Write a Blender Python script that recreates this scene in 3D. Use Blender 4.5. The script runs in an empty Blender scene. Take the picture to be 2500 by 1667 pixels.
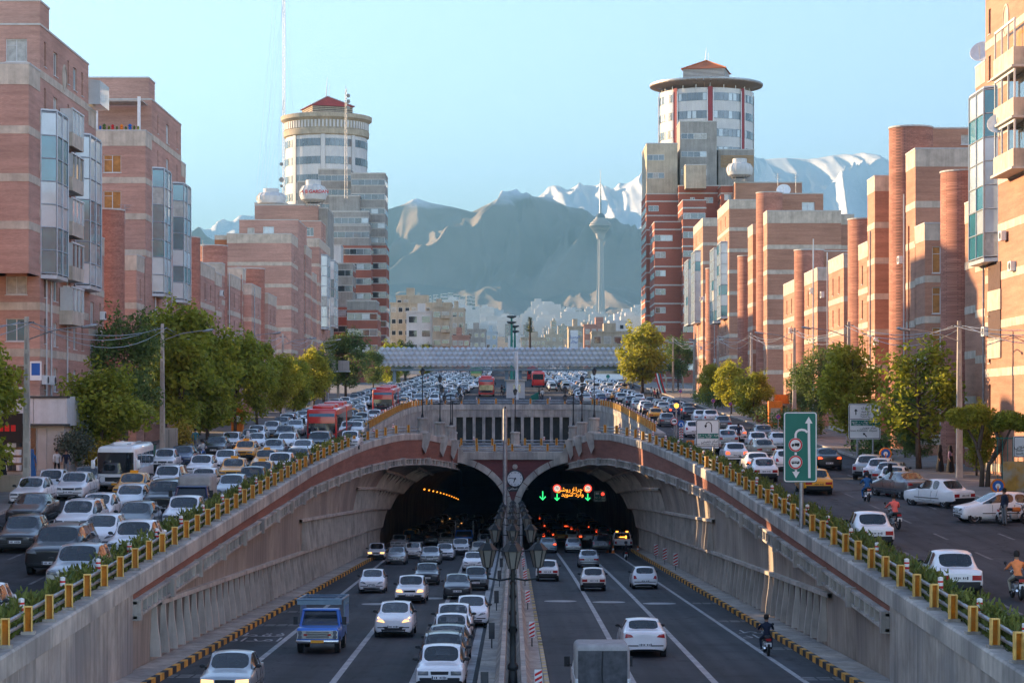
import bpy, bmesh, math, random
from mathutils import Vector, Matrix
from mathutils.bvhtree import BVHTree
random.seed(7)
R = math.radians
SC = bpy.context.scene
COL = SC.collection

# ---------------------------------------------------------------- camera
F, U0, VH = 5450.0, 1252.0, 1010.0          # focal length in photo pixels, street vanishing column, horizon row
cd = bpy.data.cameras.new('camera'); cam = bpy.data.objects.new('camera', cd); COL.objects.link(cam)
cd.sensor_width = 36.0; cd.lens = F / 2500 * 36.0
cd.shift_x = -(U0 - 1250) / 2500; cd.shift_y = (VH - 833.5) / 2500
cd.clip_start = 1.0; cd.clip_end = 60000
cam.location = (0, 0, 0); cam.rotation_euler = (R(90), 0, 0)
SC.camera = cam

# ---------------------------------------------------------------- sky, sun, exposure
SUN_EL, SUN_AZ = 12.0, 29.0                   # azimuth: degrees ahead of due left
w = bpy.data.worlds.new('World'); SC.world = w; w.use_nodes = True
nt = w.node_tree; bg = nt.nodes['Background']
sky = nt.nodes.new('ShaderNodeTexSky'); sky.sky_type = 'NISHITA'; sky.sun_disc = False
sky.sun_elevation = R(SUN_EL); sky.sun_rotation = R(-(90 - SUN_AZ))
sky.altitude = 1200; sky.air_density = 0.9; sky.dust_density = 0.3; sky.ozone_density = 1.7
hs = nt.nodes.new('ShaderNodeHueSaturation'); hs.inputs['Saturation'].default_value = 0.88; hs.inputs['Hue'].default_value = 0.512
nt.links.new(sky.outputs['Color'], hs.inputs['Color']); nt.links.new(hs.outputs['Color'], bg.inputs['Color'])
bg.inputs['Strength'].default_value = 0.066
sd = bpy.data.lights.new('sun', 'SUN'); sd.energy = 3.35; sd.angle = R(0.55); sd.color = (1.0, 0.68, 0.38)
sun = bpy.data.objects.new('sun', sd); COL.objects.link(sun)
ca, sa, ce, se = math.cos(R(SUN_AZ)), math.sin(R(SUN_AZ)), math.cos(R(SUN_EL)), math.sin(R(SUN_EL))
SUND = Vector((-ca * ce, sa * ce, se))
sun.rotation_euler = SUND.to_track_quat('Z', 'Y').to_euler()
SC.view_settings.view_transform = 'Standard'; SC.view_settings.look = 'None'
SC.view_settings.gamma = 1.0; SC.view_settings.exposure = 3.0
SC.cycles.max_bounces = 6; SC.cycles.transparent_max_bounces = 12; SC.cycles.volume_bounces = 0
SC.cycles.diffuse_bounces = 3; SC.cycles.glossy_bounces = 3; SC.cycles.caustics_reflective = False; SC.cycles.caustics_refractive = False

# ---------------------------------------------------------------- grades of the two road levels
def up(Y): return -8.5 + Y * 0.03119
def lo(Y): return -7.0 - min(Y, 420) * 0.02954
def wx(u, Y): return (u - U0) * Y / F
def wz(v, Y): return (VH - v) * Y / F
def upuv(u, v, h=0.0):
    s = (v - 840) / (8.5 - h); return ((u - U0) / s, F / s)
def louv(u, v):
    s = (v - 1171) / 7.0; return ((u - U0) / s, F / s)
def lerp(a, b, t): return a + (b - a) * t
def interp(tab, t):
    if t <= tab[0][0]: return tab[0][1]
    for (a, b), (c, d) in zip(tab, tab[1:]):
        if t <= c: return lerp(b, d, (t - a) / (c - a))
    return tab[-1][1]

# ---------------------------------------------------------------- mesh helpers
ORG = {}
def root_org(p):
    while p.parent is not None: p = p.parent
    return ORG.get(p.name, Vector((0, 0, 0)))
class MB:
    def __init__(s): s.v = []; s.f = []; s.m = []; s.cm = 0
    def add(s, vs, fs):
        b = len(s.v); s.v += [tuple(p) for p in vs]
        for f in fs: s.f.append(tuple(b + i for i in f)); s.m.append(s.cm)
        return s
    def box(s, x0, x1, y0, y1, z0, z1):
        return s.add([(x0,y0,z0),(x1,y0,z0),(x1,y1,z0),(x0,y1,z0),(x0,y0,z1),(x1,y0,z1),(x1,y1,z1),(x0,y1,z1)],
                     [(3,2,1,0),(4,5,6,7),(0,1,5,4),(1,2,6,5),(2,3,7,6),(3,0,4,7)])
    def hexa(s, p):   # 8 free corners, order as box
        return s.add(p, [(3,2,1,0),(4,5,6,7),(0,1,5,4),(1,2,6,5),(2,3,7,6),(3,0,4,7)])
    def prism(s, poly, z0, z1, cap=True):
        n = len(poly); z0f = z0 if callable(z0) else (lambda x, y: z0); z1f = z1 if callable(z1) else (lambda x, y: z1)
        vs = [(x, y, z0f(x, y)) for x, y in poly] + [(x, y, z1f(x, y)) for x, y in poly]
        fs = [(i, (i+1) % n, n+(i+1) % n, n+i) for i in range(n)]
        if cap: fs += [tuple(range(n-1, -1, -1)), tuple(range(n, 2*n))]
        return s.add(vs, fs)
    def prof(s, poly, axis, a, b):   # 2-D outline swept along an axis ('x': outline is y,z ; 'y': outline is x,z)
        n = len(poly)
        mk = (lambda t: [(t, p, q) for p, q in poly]) if axis == 'x' else (lambda t: [(p, t, q) for p, q in poly])
        return s.add(mk(a) + mk(b), [(i, (i+1) % n, n+(i+1) % n, n+i) for i in range(n)] + [tuple(range(n-1, -1, -1)), tuple(range(n, 2*n))])
    def tube(s, pts, r, n=8, cap=True, ref=None):
        pts = [Vector(p) for p in pts]; rs = r if isinstance(r, (list, tuple)) else [r] * len(pts)
        b = len(s.v); prev = None
        for i, p in enumerate(pts):
            d = (pts[min(i+1, len(pts)-1)] - pts[max(i-1, 0)]).normalized()
            if prev is None:
                a = Vector((0,0,1)) if abs(d.z) < .9 else Vector((1,0,0))
                x = d.cross(a).normalized()
            else: x = (prev - d * prev.dot(d)).normalized()
            prev = x; y = d.cross(x)
            for k in range(n):
                t = 2*math.pi*k/n; s.v.append(tuple(p + (x*math.cos(t) + y*math.sin(t)) * rs[i]))
        for i in range(len(pts)-1):
            for k in range(n):
                s.f.append((b+i*n+k, b+i*n+(k+1) % n, b+(i+1)*n+(k+1) % n, b+(i+1)*n+k)); s.m.append(s.cm)
        if cap:
            s.f.append(tuple(b+k for k in range(n-1, -1, -1))); s.m.append(s.cm)
            e = b+(len(pts)-1)*n; s.f.append(tuple(e+k for k in range(n))); s.m.append(s.cm)
        return s
    def lathe(s, prof, c=(0,0,0), n=16, a0=0.0, a1=2*math.pi, M=None):
        full = abs(a1 - a0 - 2*math.pi) < 1e-6; m = n if full else n + 1; b = len(s.v)
        for r, z in prof:
            for k in range(m):
                t = a0 + (a1-a0)*k/n; p = Vector((r*math.cos(t), r*math.sin(t), z))
                if M is not None: p = M @ p
                s.v.append((p.x+c[0], p.y+c[1], p.z+c[2]))
        for i in range(len(prof)-1):
            for k in range(n):
                k2 = (k+1) % m
                s.f.append((b+i*m+k, b+i*m+k2, b+(i+1)*m+k2, b+(i+1)*m+k)); s.m.append(s.cm)
        return s
    def grid(s, rows, close=False):
        b = len(s.v); n = len(rows[0])
        for r in rows: s.v += [tuple(p) for p in r]
        for i in range(len(rows)-1):
            for k in range(n if close else n-1):
                k2 = (k+1) % n
                s.f.append((b+i*n+k, b+i*n+k2, b+(i+1)*n+k2, b+(i+1)*n+k)); s.m.append(s.cm)
        return s
    def mesh(s, name, mats, org=Vector((0,0,0)), smooth=False):
        me = bpy.data.meshes.new(name)
        me.from_pydata([(x-org[0], y-org[1], z-org[2]) for x, y, z in s.v], [], s.f)
        for m in (mats if isinstance(mats, (list, tuple)) else [mats]): me.materials.append(MAT[m])
        if any(s.m): me.polygons.foreach_set('material_index', s.m)
        if smooth is not False:
            me.polygons.foreach_set('use_smooth', [True]*len(s.f))
            if smooth is not True: me.set_sharp_from_angle(angle=R(smooth))
        me.update(); return me
    def part(s, name, mats, par, smooth=False):
        o = bpy.data.objects.new(name, s.mesh(name, mats, root_org(par), smooth)); COL.objects.link(o); o.parent = par; return o
    def obj(s, name, mats, smooth=False, org=None):
        o0 = Vector(org) if org is not None else Vector((0,0,0))
        o = bpy.data.objects.new(name, s.mesh(name, mats, o0, smooth)); COL.objects.link(o); o.location = o0; ORG[o.name] = o0; return o
def tag(o, label, cat, group=None):
    o['label'] = label; o['category'] = cat
    if group: o['group'] = group
    return o
def struct(o): o['kind'] = 'structure'; return o
def stuff(o): o['kind'] = 'stuff'; return o
def thing(name, label, cat, loc=(0,0,0), rz=0.0, group=None, rx=0.0):
    o = bpy.data.objects.new(name, None); COL.objects.link(o); o.location = loc; o.rotation_euler = (rx, 0, rz)
    o.empty_display_size = .1
    tag(o, label, cat, group); ORG[o.name] = Vector(loc); return o
def part_of(name, me, par, loc=(0,0,0), rot=(0,0,0), sc=None):
    o = bpy.data.objects.new(name, me); COL.objects.link(o); o.parent = par; o.location = loc; o.rotation_euler = rot
    if sc: o.scale = sc
    return o
def dup(src, loc, rz=0.0, rx=0.0, label=None, group=None, sc=None):
    r = src.copy(); COL.objects.link(r); r.location = loc; r.rotation_euler = (rx, 0, rz)
    if sc: r.scale = sc if isinstance(sc, (tuple, list)) else (sc,)*3
    if label: r['label'] = label
    if group: r['group'] = group
    def rec(a, b):
        for ch in a.children:
            c = ch.copy(); COL.objects.link(c); c.parent = b; rec(ch, c)
    rec(src, r); return r

# ---------------------------------------------------------------- materials
MAT = {}
def mat(name, col, rough=.8, metal=0.0, var=0.12, scale=3.0, spec=.3, emit=None, estr=1.0, bump=0.0, bscale=20.0, coat=0.0, streak=0.0, col2=None, c2scale=.5, alpha=1.0, dirt=0.0):
    m = bpy.data.materials.new(name); m.use_nodes = True; t = m.node_tree; N = t.nodes; Lk = t.links; b = N['Principled BSDF']
    b.inputs['Roughness'].default_value = rough; b.inputs['Metallic'].default_value = metal; b.inputs['Specular IOR Level'].default_value = spec
    b.inputs['Coat Weight'].default_value = coat; b.inputs['Coat Roughness'].default_value = .06
    c = (*col, 1); b.inputs['Base Color'].default_value = c
    if var or streak or col2:
        tc = N.new('ShaderNodeTexCoord'); g = N.new('ShaderNodeNewGeometry')
        out = None
        nz = N.new('ShaderNodeTexNoise'); nz.inputs['Scale'].default_value = scale; nz.inputs['Detail'].default_value = 5; nz.inputs['Roughness'].default_value = .6
        Lk.new(g.outputs['Position'], nz.inputs['Vector'])
        rp = N.new('ShaderNodeMapRange'); rp.inputs[1].default_value = .3; rp.inputs[2].default_value = .7
        rp.inputs[3].default_value = 1-var*1.6; rp.inputs[4].default_value = 1+var
        Lk.new(nz.outputs['Fac'], rp.inputs[0])
        mx = N.new('ShaderNodeMix'); mx.data_type = 'RGBA'; mx.blend_type = 'MULTIPLY'; mx.inputs[0].default_value = 1
        mx.inputs[6].default_value = c; Lk.new(rp.outputs[0], mx.inputs[7]); out = mx.outputs[2]
        if col2:
            n2 = N.new('ShaderNodeTexNoise'); n2.inputs['Scale'].default_value = c2scale; n2.inputs['Detail'].default_value = 6
            Lk.new(g.outputs['Position'], n2.inputs['Vector'])
            r2 = N.new('ShaderNodeMapRange'); r2.inputs[1].default_value = .45; r2.inputs[2].default_value = .62; Lk.new(n2.outputs['Fac'], r2.inputs[0])
            m2 = N.new('ShaderNodeMix'); m2.data_type = 'RGBA'; Lk.new(r2.outputs[0], m2.inputs[0]); Lk.new(out, m2.inputs[6]); m2.inputs[7].default_value = (*col2, 1); out = m2.outputs[2]
        if streak:
            mp = N.new('ShaderNodeMapping'); mp.inputs['Scale'].default_value = (1.6, 1.6, .10); Lk.new(g.outputs['Position'], mp.inputs['Vector'])
            n3 = N.new('ShaderNodeTexNoise'); n3.inputs['Scale'].default_value = 1.6; n3.inputs['Detail'].default_value = 6; n3.inputs['Roughness'].default_value = .7; Lk.new(mp.outputs[0], n3.inputs['Vector'])
            r3 = N.new('ShaderNodeMapRange'); r3.inputs[1].default_value = .42; r3.inputs[2].default_value = .72; r3.inputs[3].default_value = 1; r3.inputs[4].default_value = 1-streak; Lk.new(n3.outputs['Fac'], r3.inputs[0])
            m3 = N.new('ShaderNodeMix'); m3.data_type = 'RGBA'; m3.blend_type = 'MULTIPLY'; m3.inputs[0].default_value = 1; Lk.new(out, m3.inputs[6]); Lk.new(r3.outputs[0], m3.inputs[7]); out = m3.outputs[2]
        Lk.new(out, b.inputs['Base Color'])
    if bump:
        g = N.new('ShaderNodeNewGeometry'); nb = N.new('ShaderNodeTexNoise'); nb.inputs['Scale'].default_value = bscale; nb.inputs['Detail'].default_value = 4; Lk.new(g.outputs['Position'], nb.inputs['Vector'])
        bp = N.new('ShaderNodeBump'); bp.inputs['Strength'].default_value = bump; bp.inputs['Distance'].default_value = .03; Lk.new(nb.outputs['Fac'], bp.inputs['Height']); Lk.new(bp.outputs[0], b.inputs['Normal'])
    if emit: b.inputs['Emission Color'].default_value = (*emit, 1); b.inputs['Emission Strength'].default_value = estr
    if alpha < 1: b.inputs['Alpha'].default_value = alpha
    MAT[name] = m; return m
def brickmat(name, c1, c2, mortar, bw=.21, bh=.066, var=.2, ms=.012):
    m = bpy.data.materials.new(name); m.use_nodes = True; t = m.node_tree; N = t.nodes; Lk = t.links; b = N['Principled BSDF']
    b.inputs['Roughness'].default_value = .85; b.inputs['Specular IOR Level'].default_value = .2
    g = N.new('ShaderNodeNewGeometry'); sp = N.new('ShaderNodeSeparateXYZ'); Lk.new(g.outputs['Position'], sp.inputs[0])
    ad = N.new('ShaderNodeMath'); ad.operation = 'ADD'; Lk.new(sp.outputs[0], ad.inputs[0]); Lk.new(sp.outputs[1], ad.inputs[1])
    cb = N.new('ShaderNodeCombineXYZ'); Lk.new(ad.outputs[0], cb.inputs[0]); Lk.new(sp.outputs[2], cb.inputs[1])
    br = N.new('ShaderNodeTexBrick'); br.inputs['Color1'].default_value = (*c1, 1); br.inputs['Color2'].default_value = (*c2, 1); br.inputs['Mortar'].default_value = (*mortar, 1)
    br.inputs['Scale'].default_value = 1; br.inputs['Brick Width'].default_value = bw; br.inputs['Row Height'].default_value = bh; br.inputs['Mortar Size'].default_value = ms; br.inputs['Mortar Smooth'].default_value = .3
    Lk.new(cb.outputs[0], br.inputs['Vector'])
    # coarse courses so the coursing stays legible from far off
    mp = N.new('ShaderNodeMapping'); mp.inputs['Scale'].default_value = (.25, .25, 3.2); Lk.new(g.outputs['Position'], mp.inputs['Vector'])
    nz = N.new('ShaderNodeTexNoise'); nz.inputs['Scale'].default_value = 1.0; nz.inputs['Detail'].default_value = 6; nz.inputs['Roughness'].default_value = .65; Lk.new(mp.outputs[0], nz.inputs['Vector'])
    rp = N.new('ShaderNodeMapRange'); rp.inputs[1].default_value = .3; rp.inputs[2].default_value = .7; rp.inputs[3].default_value = 1-var; rp.inputs[4].default_value = 1+var; Lk.new(nz.outputs['Fac'], rp.inputs[0])
    n2 = N.new('ShaderNodeTexNoise'); n2.inputs['Scale'].default_value = .15; n2.inputs['Detail'].default_value = 5; Lk.new(g.outputs['Position'], n2.inputs['Vector'])
    r2 = N.new('ShaderNodeMapRange'); r2.inputs[1].default_value = .3; r2.inputs[2].default_value = .7; r2.inputs[3].default_value = .84; r2.inputs[4].default_value = 1.12; Lk.new(n2.outputs['Fac'], r2.inputs[0])
    mm = N.new('ShaderNodeMath'); mm.operation = 'MULTIPLY'; Lk.new(rp.outputs[0], mm.inputs[0]); Lk.new(r2.outputs[0], mm.inputs[1])
    mx = N.new('ShaderNodeMix'); mx.data_type = 'RGBA'; mx.blend_type = 'MULTIPLY'; mx.inputs[0].default_value = 1
    Lk.new(br.outputs['Color'], mx.inputs[6]); Lk.new(mm.outputs[0], mx.inputs[7]); Lk.new(mx.outputs[2], b.inputs['Base Color'])
    MAT[name] = m; return m
def glassmat(name, col, rough=.05, refl=.5, trans=0.0, var=0.0):
    m = mat(name, col, rough, 0, var, .6, .8)
    b = m.node_tree.nodes['Principled BSDF']; b.inputs['IOR'].default_value = 1.5; b.inputs['Coat Weight'].default_value = refl; b.inputs['Coat Roughness'].default_value = .02
    if trans: b.inputs['Alpha'].default_value = 1-trans
    return m
def roadmat(name, c, c2, rough):
    m = mat(name, c, rough, var=.2, scale=.7, bump=.25, bscale=25, col2=c2, c2scale=.12, spec=.22); N = m.node_tree.nodes; Lk = m.node_tree.links; b = N['Principled BSDF']; src = b.inputs['Base Color'].links[0].from_socket
    g = N.new('ShaderNodeNewGeometry'); cur = src
    for sc_, lo_, hi_, f in (((1.1,.012,.05),.38,.66,.55),((.35,.02,.05),.40,.62,1.25),((2.6,.35,.2),.60,.70,.62)):
        mp = N.new('ShaderNodeMapping'); mp.inputs['Scale'].default_value = sc_; Lk.new(g.outputs['Position'], mp.inputs['Vector']); n = N.new('ShaderNodeTexNoise'); n.inputs['Scale'].default_value = 1; n.inputs['Detail'].default_value = 5; Lk.new(mp.outputs[0], n.inputs['Vector'])
        r = N.new('ShaderNodeMapRange'); r.inputs[1].default_value = lo_; r.inputs[2].default_value = hi_; r.inputs[3].default_value = 1; r.inputs[4].default_value = f; Lk.new(n.outputs['Fac'], r.inputs[0])
        x = N.new('ShaderNodeMix'); x.data_type = 'RGBA'; x.blend_type = 'MULTIPLY'; x.inputs[0].default_value = 1; Lk.new(cur, x.inputs[6]); Lk.new(r.outputs[0], x.inputs[7]); cur = x.outputs[2]
    v = N.new('ShaderNodeTexVoronoi'); v.feature = 'DISTANCE_TO_EDGE'; v.inputs['Scale'].default_value = .16; mp = N.new('ShaderNodeMapping'); mp.inputs['Scale'].default_value = (1.6,.7,1); nz = N.new('ShaderNodeTexNoise'); nz.inputs['Scale'].default_value = .9; nz.inputs['Detail'].default_value = 6; Lk.new(g.outputs['Position'], nz.inputs['Vector'])
    ad = N.new('ShaderNodeVectorMath'); ad.operation = 'MULTIPLY_ADD'; ad.inputs[1].default_value = (2.5,2.5,0); Lk.new(nz.outputs['Color'], ad.inputs[0]); Lk.new(g.outputs['Position'], ad.inputs[2]); Lk.new(ad.outputs[0], mp.inputs['Vector']); Lk.new(mp.outputs[0], v.inputs['Vector'])
    r = N.new('ShaderNodeMapRange'); r.inputs[1].default_value = .0; r.inputs[2].default_value = .010; r.inputs[3].default_value = .35; r.inputs[4].default_value = 1; Lk.new(v.outputs['Distance'], r.inputs[0])
    x = N.new('ShaderNodeMix'); x.data_type = 'RGBA'; x.blend_type = 'MULTIPLY'; x.inputs[0].default_value = 1; Lk.new(cur, x.inputs[6]); Lk.new(r.outputs[0], x.inputs[7]); Lk.new(x.outputs[2], b.inputs['Base Color'])
mat('soil', (.20,.17,.12), .95, var=.25, scale=.02)
roadmat('asphalt', (.050,.052,.057), (.070,.071,.074), .9)
roadmat('asphalt_low', (.042,.045,.052), (.058,.060,.066), .8)
mat('pavement', (.22,.20,.18), .9, var=.2, scale=.6, streak=0)
mat('concrete', (.47,.415,.35), .88, var=.2, scale=.8, streak=.45, col2=(.33,.305,.275), c2scale=.35, bump=.2, bscale=8)
mat('concrete_pale', (.56,.51,.44), .88, var=.18, scale=.9, streak=.35, col2=(.32,.30,.27), c2scale=.4)
mat('vault_concrete', (.44,.365,.29), .8, var=.25, scale=.5, streak=.4, col2=(.27,.225,.19), c2scale=.25)
mat('rib_concrete', (.54,.48,.41), .85, var=.2, scale=.6, streak=.3); mat('vault_soot_shade', (.20,.17,.145), .9, var=.3, scale=.5, streak=.4)  # dark one mixes soot with recess shade put into the colour; ribs kept paler
mat('post_edge', (.78,.50,.14), .65, var=.2, scale=4)
mat('kerb_cream', (.55,.42,.18), .8, var=.25); mat('post_orange', (.72,.22,.02), .6, var=.15)
mat('kerb_yellow', (.72,.36,.06), .8, var=.25, scale=2)
mat('kerb_black', (.035,.035,.04), .8, var=.2)
mat('line_white', (.36,.36,.36), .7, var=.35, scale=1.5, col2=(.30,.30,.30), c2scale=1.2)
mat('line_dull', (.13,.13,.13), .7, var=.35, scale=1.5)
mat('post_yellow', (.66,.22,.010), .6, var=.25, scale=4, col2=(.50,.20,.03), c2scale=1.5)
mat('steel', (.36,.37,.38), .45, .6, var=.2, scale=3)
mat('steel_dark', (.06,.065,.07), .5, .4, var=.15)
mat('cast_iron', (.018,.022,.024), .5, .3, var=.2)
mat('white_paint', (.74,.74,.72), .55, var=.08)
mat('red_paint', (.55,.02,.02), .5, var=.08)
mat('blue_paint', (.02,.12,.42), .5, var=.08)
mat('green_paint', (.01,.16,.12), .45, var=.05, scale=1)
mat('orange_paint', (.75,.20,.02), .55, var=.12)
mat('black_paint', (.012,.012,.014), .5, var=.1)
mat('sign_white', (.78,.79,.78), .5, var=.05, scale=1)
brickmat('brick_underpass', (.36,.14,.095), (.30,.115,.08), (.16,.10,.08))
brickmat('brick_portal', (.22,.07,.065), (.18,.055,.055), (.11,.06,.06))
brickmat('brick_left', (.54,.31,.235), (.45,.245,.185), (.34,.22,.18))
brickmat('brick_right', (.50,.255,.16), (.43,.21,.135), (.30,.18,.13))
brickmat('brick_round', (.48,.225,.155), (.36,.155,.11), (.24,.125,.095), .24, .12, .24)
brickmat('brick_tower', (.40,.135,.085), (.34,.11,.07), (.28,.11,.08), .21, .066, .1)
brickmat('brick_sunlit', (.50,.18,.07), (.42,.15,.06), (.26,.12,.07))  # brick with the orange of low sun put into its colour
mat('band', (.56,.48,.38), .9, var=.16, scale=1.2, streak=.25)
mat('coping', (.50,.48,.44), .8, var=.1)
mat('frame_white', (.60,.60,.58), .5, var=.06)
mat('frame_steel', (.42,.45,.47), .4, .3, var=.06)
mat('reveal', (.12,.075,.06), .9, var=.1)
glassmat('window_glass', (.035,.045,.05), .06, .8, var=.2)
glassmat('window_teal', (.02,.17,.21), .10, .45, var=.2)
glassmat('window_pale', (.46,.52,.53), .15, .5, var=.12)
mat('curtain', (.45,.43,.38), .8, var=.2, scale=2.5, coat=.3)
mat('curtain_orange', (.42,.20,.06), .8, var=.2, scale=2.5, coat=.3)
mat('stone_cream', (.50,.42,.31), .85, var=.14, scale=.5, streak=.3)
mat('pale_blue_wall', (.34,.42,.46), .6, var=.1)
mat('stone_grey', (.36,.33,.29), .85, var=.14, scale=.5, streak=.3)
mat('panel_white', (.62,.60,.57), .6, var=.08, scale=.3, streak=.12)
mat('panel_red', (.30,.045,.05), .6, var=.1)
mat('roof_red', (.42,.045,.025), .6, var=.15, scale=.6)
mat('wood_light', (.45,.27,.13), .8, var=.2)
mat('rust', (.20,.06,.04), .9, var=.3); mat('ochre', (.55,.30,.06), .8, var=.25, scale=1.2, col2=(.42,.36,.26), c2scale=1.0); mat('fascia', (.60,.64,.66), .5, var=.06, streak=.15); mat('paint_orange', (.55,.14,.02), .4, var=.05, coat=.5)
mat('bark', (.13,.095,.07), .95, var=.25, scale=4)
# ================================================================ SETTING: ground, roads, underpass
PX = {-1: [(0,-13.5),(150,-13.5),(165,-13.2),(180,-12.7),(190,-12.1),(200,-11.0),(207,-9.8),(211,-8.6),(216,-7.2),(220,-6.3),(225,-5.5)],
       1: [(0,12.8),(140,12.8),(152,12.5),(166,12.1),(183,11.3),(192,10.7),(200,9.8),(206,8.8),(211,7.7),(216,6.8),(220,6.1),(225,5.5)]}
FOOT = {-1: -13.5, 1: 12.8}
def px(sd, Y): return interp(PX[sd], Y)
def ledge(Y): return interp([(205, 0), (212, -.25), (218, -.95), (225, -1.75)], Y) + up(Y) + .3
YP, DECK = 225.0, -3.85
def far_ground(Y): return interp([(0, up(0)), (900, up(900)), (5600, 214), (6500, 290), (9000, 330), (16000, 330)], Y)
# ground sheet with the cutting left open
mb = MB()
YS = [-60, 0, 40, 80, 120, 160, 208, 240, 270, 305]
for a, b in zip(YS, YS[1:]):
    mb.add([(-2500,a,up(a)),(-13.9,a,up(a)),(-13.9,b,up(b)),(-2500,b,up(b))], [(0,1,2,3)])
    mb.add([(13.2,a,up(a)),(2500,a,up(a)),(2500,b,up(b)),(13.2,b,up(b))], [(0,1,2,3)])
rows = []
for Y in [305, 450, 600, 900, 1500, 2500, 3500, 4500, 5600, 6500, 8000, 9000, 12000, 16000]:
    z = far_ground(Y); wdt = max(2500, Y * .9)
    rows.append([(-wdt, Y, z), (-wdt*.3, Y, z), (wdt*.3, Y, z), (wdt, Y, z)])
mb.grid(rows)
struct(mb.obj('ground', 'soil'))
# upper streets
def strip(name, m, x0, x1, ys, zf, dz):
    q = MB(); q.grid([[(x0(Y) if callable(x0) else x0, Y, zf(Y)+dz), (x1(Y) if callable(x1) else x1, Y, zf(Y)+dz)] for Y in ys])
    return q.obj(name, m)
YU = [-60, 0, 40, 80, 120, 160, 200, 240, 280, 305]
struct(strip('road', 'asphalt', -25.6, -13.9, YU, up, .006)); struct(strip('road', 'asphalt', 13.2, 25.6, YU, up, .006))
struct(strip('road', 'asphalt', -25.6, 25.6, [305.2, 400, 500, 600, 760, 900, 1300], far_ground, .006))
for x0, x1 in ((-25.75, -25.5), (25.5, 25.75)):
    q = MB(); q.hexa([(x0,-60,up(-60)-.3),(x1,-60,up(-60)-.3),(x1,900,up(900)-.3),(x0,900,up(900)-.3),(x0,-60,up(-60)+.15),(x1,-60,up(-60)+.15),(x1,900,up(900)+.15),(x0,900,up(900)+.15)])
    struct(q.obj('kerb', 'concrete'))
for x0, x1 in ((-36, -25.752), (25.752, 36)):
    q = MB(); q.hexa([(x0,-60,up(-60)-.3),(x1,-60,up(-60)-.3),(x1,900,up(900)-.3),(x0,900,up(900)-.3),(x0,-60,up(-60)+.146),(x1,-60,up(-60)+.146),(x1,900,up(900)+.146),(x0,900,up(900)+.146)])
    struct(q.obj('pavement', 'pavement'))
# faded lane dashes on the upper streets
for nm, xs in (('left street', (-17.1, -19.9, -22.7)), ('right street', (16.0, 18.9, 21.8))):
    q = MB()
    for x in xs:
        for k in range(20):
            a = 52 + k*9.0; q.add([(x-.07,a,up(a)+.011),(x+.07,a,up(a)+.011),(x+.07,a+3.2,up(a+3.2)+.011),(x-.07,a+3.2,up(a+3.2)+.011)], [(0,1,2,3)])
    struct(q.obj('lane_marking', 'line_dull'))
# lower road into the tunnel
YL = [-20, 40, 80, 120, 160, 200, 240, 300, 420, 640]
struct(strip('underpass_road', 'asphalt_low', -14.2, 13.5, YL, lo, 0))
def line(xa, wd, y0, y1, m='line_white', nm='lane_marking', n=14):
    q = MB(); q.grid([[(xa(lerp(y0,y1,i/n))-wd/2, lerp(y0,y1,i/n), lo(lerp(y0,y1,i/n))+.005), (xa(lerp(y0,y1,i/n))+wd/2, lerp(y0,y1,i/n), lo(lerp(y0,y1,i/n))+.005)] for i in range(n+1)])
    return struct(q.obj(nm, m))
line(lambda Y: -9.7 - .0125*(Y-75), .24, 40, 205); line(lambda Y: -6.2 - .010*(Y-75), .24, 40, 260); line(lambda Y: -3.45 - .006*(Y-75), .24, 40, 260)
line(lambda Y: -1.55, .3, 40, 260); line(lambda Y: 1.0 - .0*(Y-75), .3, 40, 260)
line(lambda Y: 4.05+.35*math.sin((Y-60)/60), .24, 40, 260); line(lambda Y: 6.9+.3*math.sin((Y-60)/60), .24, 40, 260); line(lambda Y: 10.15-.003*(Y-75), .2, 40, 215)
# painted speed-table ovals and rumble bars
for x, Y in ((2.75,129),(5.5,128),(8.3,126.5),(-4.6,132),(-7.6,126)):
    q = MB(); q.add([(x+.95*math.cos(t*math.pi/10), Y+1.0*math.sin(t*math.pi/10), lo(Y+1.0*math.sin(t*math.pi/10))+.006) for t in range(20)], [tuple(range(20))]); struct(q.obj('road_patch_marking', 'line_white'))
for sx, Yl in ((-11.4, (79, 88, 107, 118)), (11.3, (78, 92, 110, 126))):
    for Y in Yl:
        q = MB()
        for k in range(4):
            for j in range(2):
                x = sx-1.1+k*.56; y = Y+j*.75
                q.add([(x,y,lo(y)+.006),(x+.48,y,lo(y)+.006),(x+.48,y+.6,lo(y+.6)+.006),(x,y+.6,lo(y+.6)+.006)], [(0,1,2,3)])
        struct(q.obj('rumble_marking', 'line_dull'))

# ---------------------------------------------------------------- retaining walls that close into the tunnel vault
def stations(a, b, st):
    n = max(1, int(round((b-a)/st))); return [a + (b-a)*i/n for i in range(n+1)]
BR0 = {-1: 79.0, 1: 75.5}
def brick_h(sd, Y): return interp([(BR0[sd], .28), (110, .45), (150, .75), (185, 1.35), (211, 1.75), (225, 1.5)], Y)
FASC, FRZ = .62, .62
def frieze_bot(sd, Y):
    return ledge(Y) - FASC - (brick_h(sd, Y) + FRZ if Y >= BR0[sd] else 0)
def vprof(sd, Y, n=18):
    """points from the wall foot up to the underside of the frieze"""
    xf, zf = FOOT[sd] + sd*.15, lo(Y); xt, zt = px(sd, Y) + sd*.08, frieze_bot(sd, Y)
    g = min(1.0, abs(xf-xt)/3.0); out = []
    for i in range(n+1):
        t = i/n
        th = t*math.pi/2
        xa, za = lerp(xf, xt, 1-math.cos(th)), lerp(zf, zt, math.sin(th))
        xb, zb = lerp(xf, xt, t*t), lerp(zf, zt, t)
        out.append((lerp(xb, xa, g), lerp(zb, za, g)))
    return out
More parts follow.
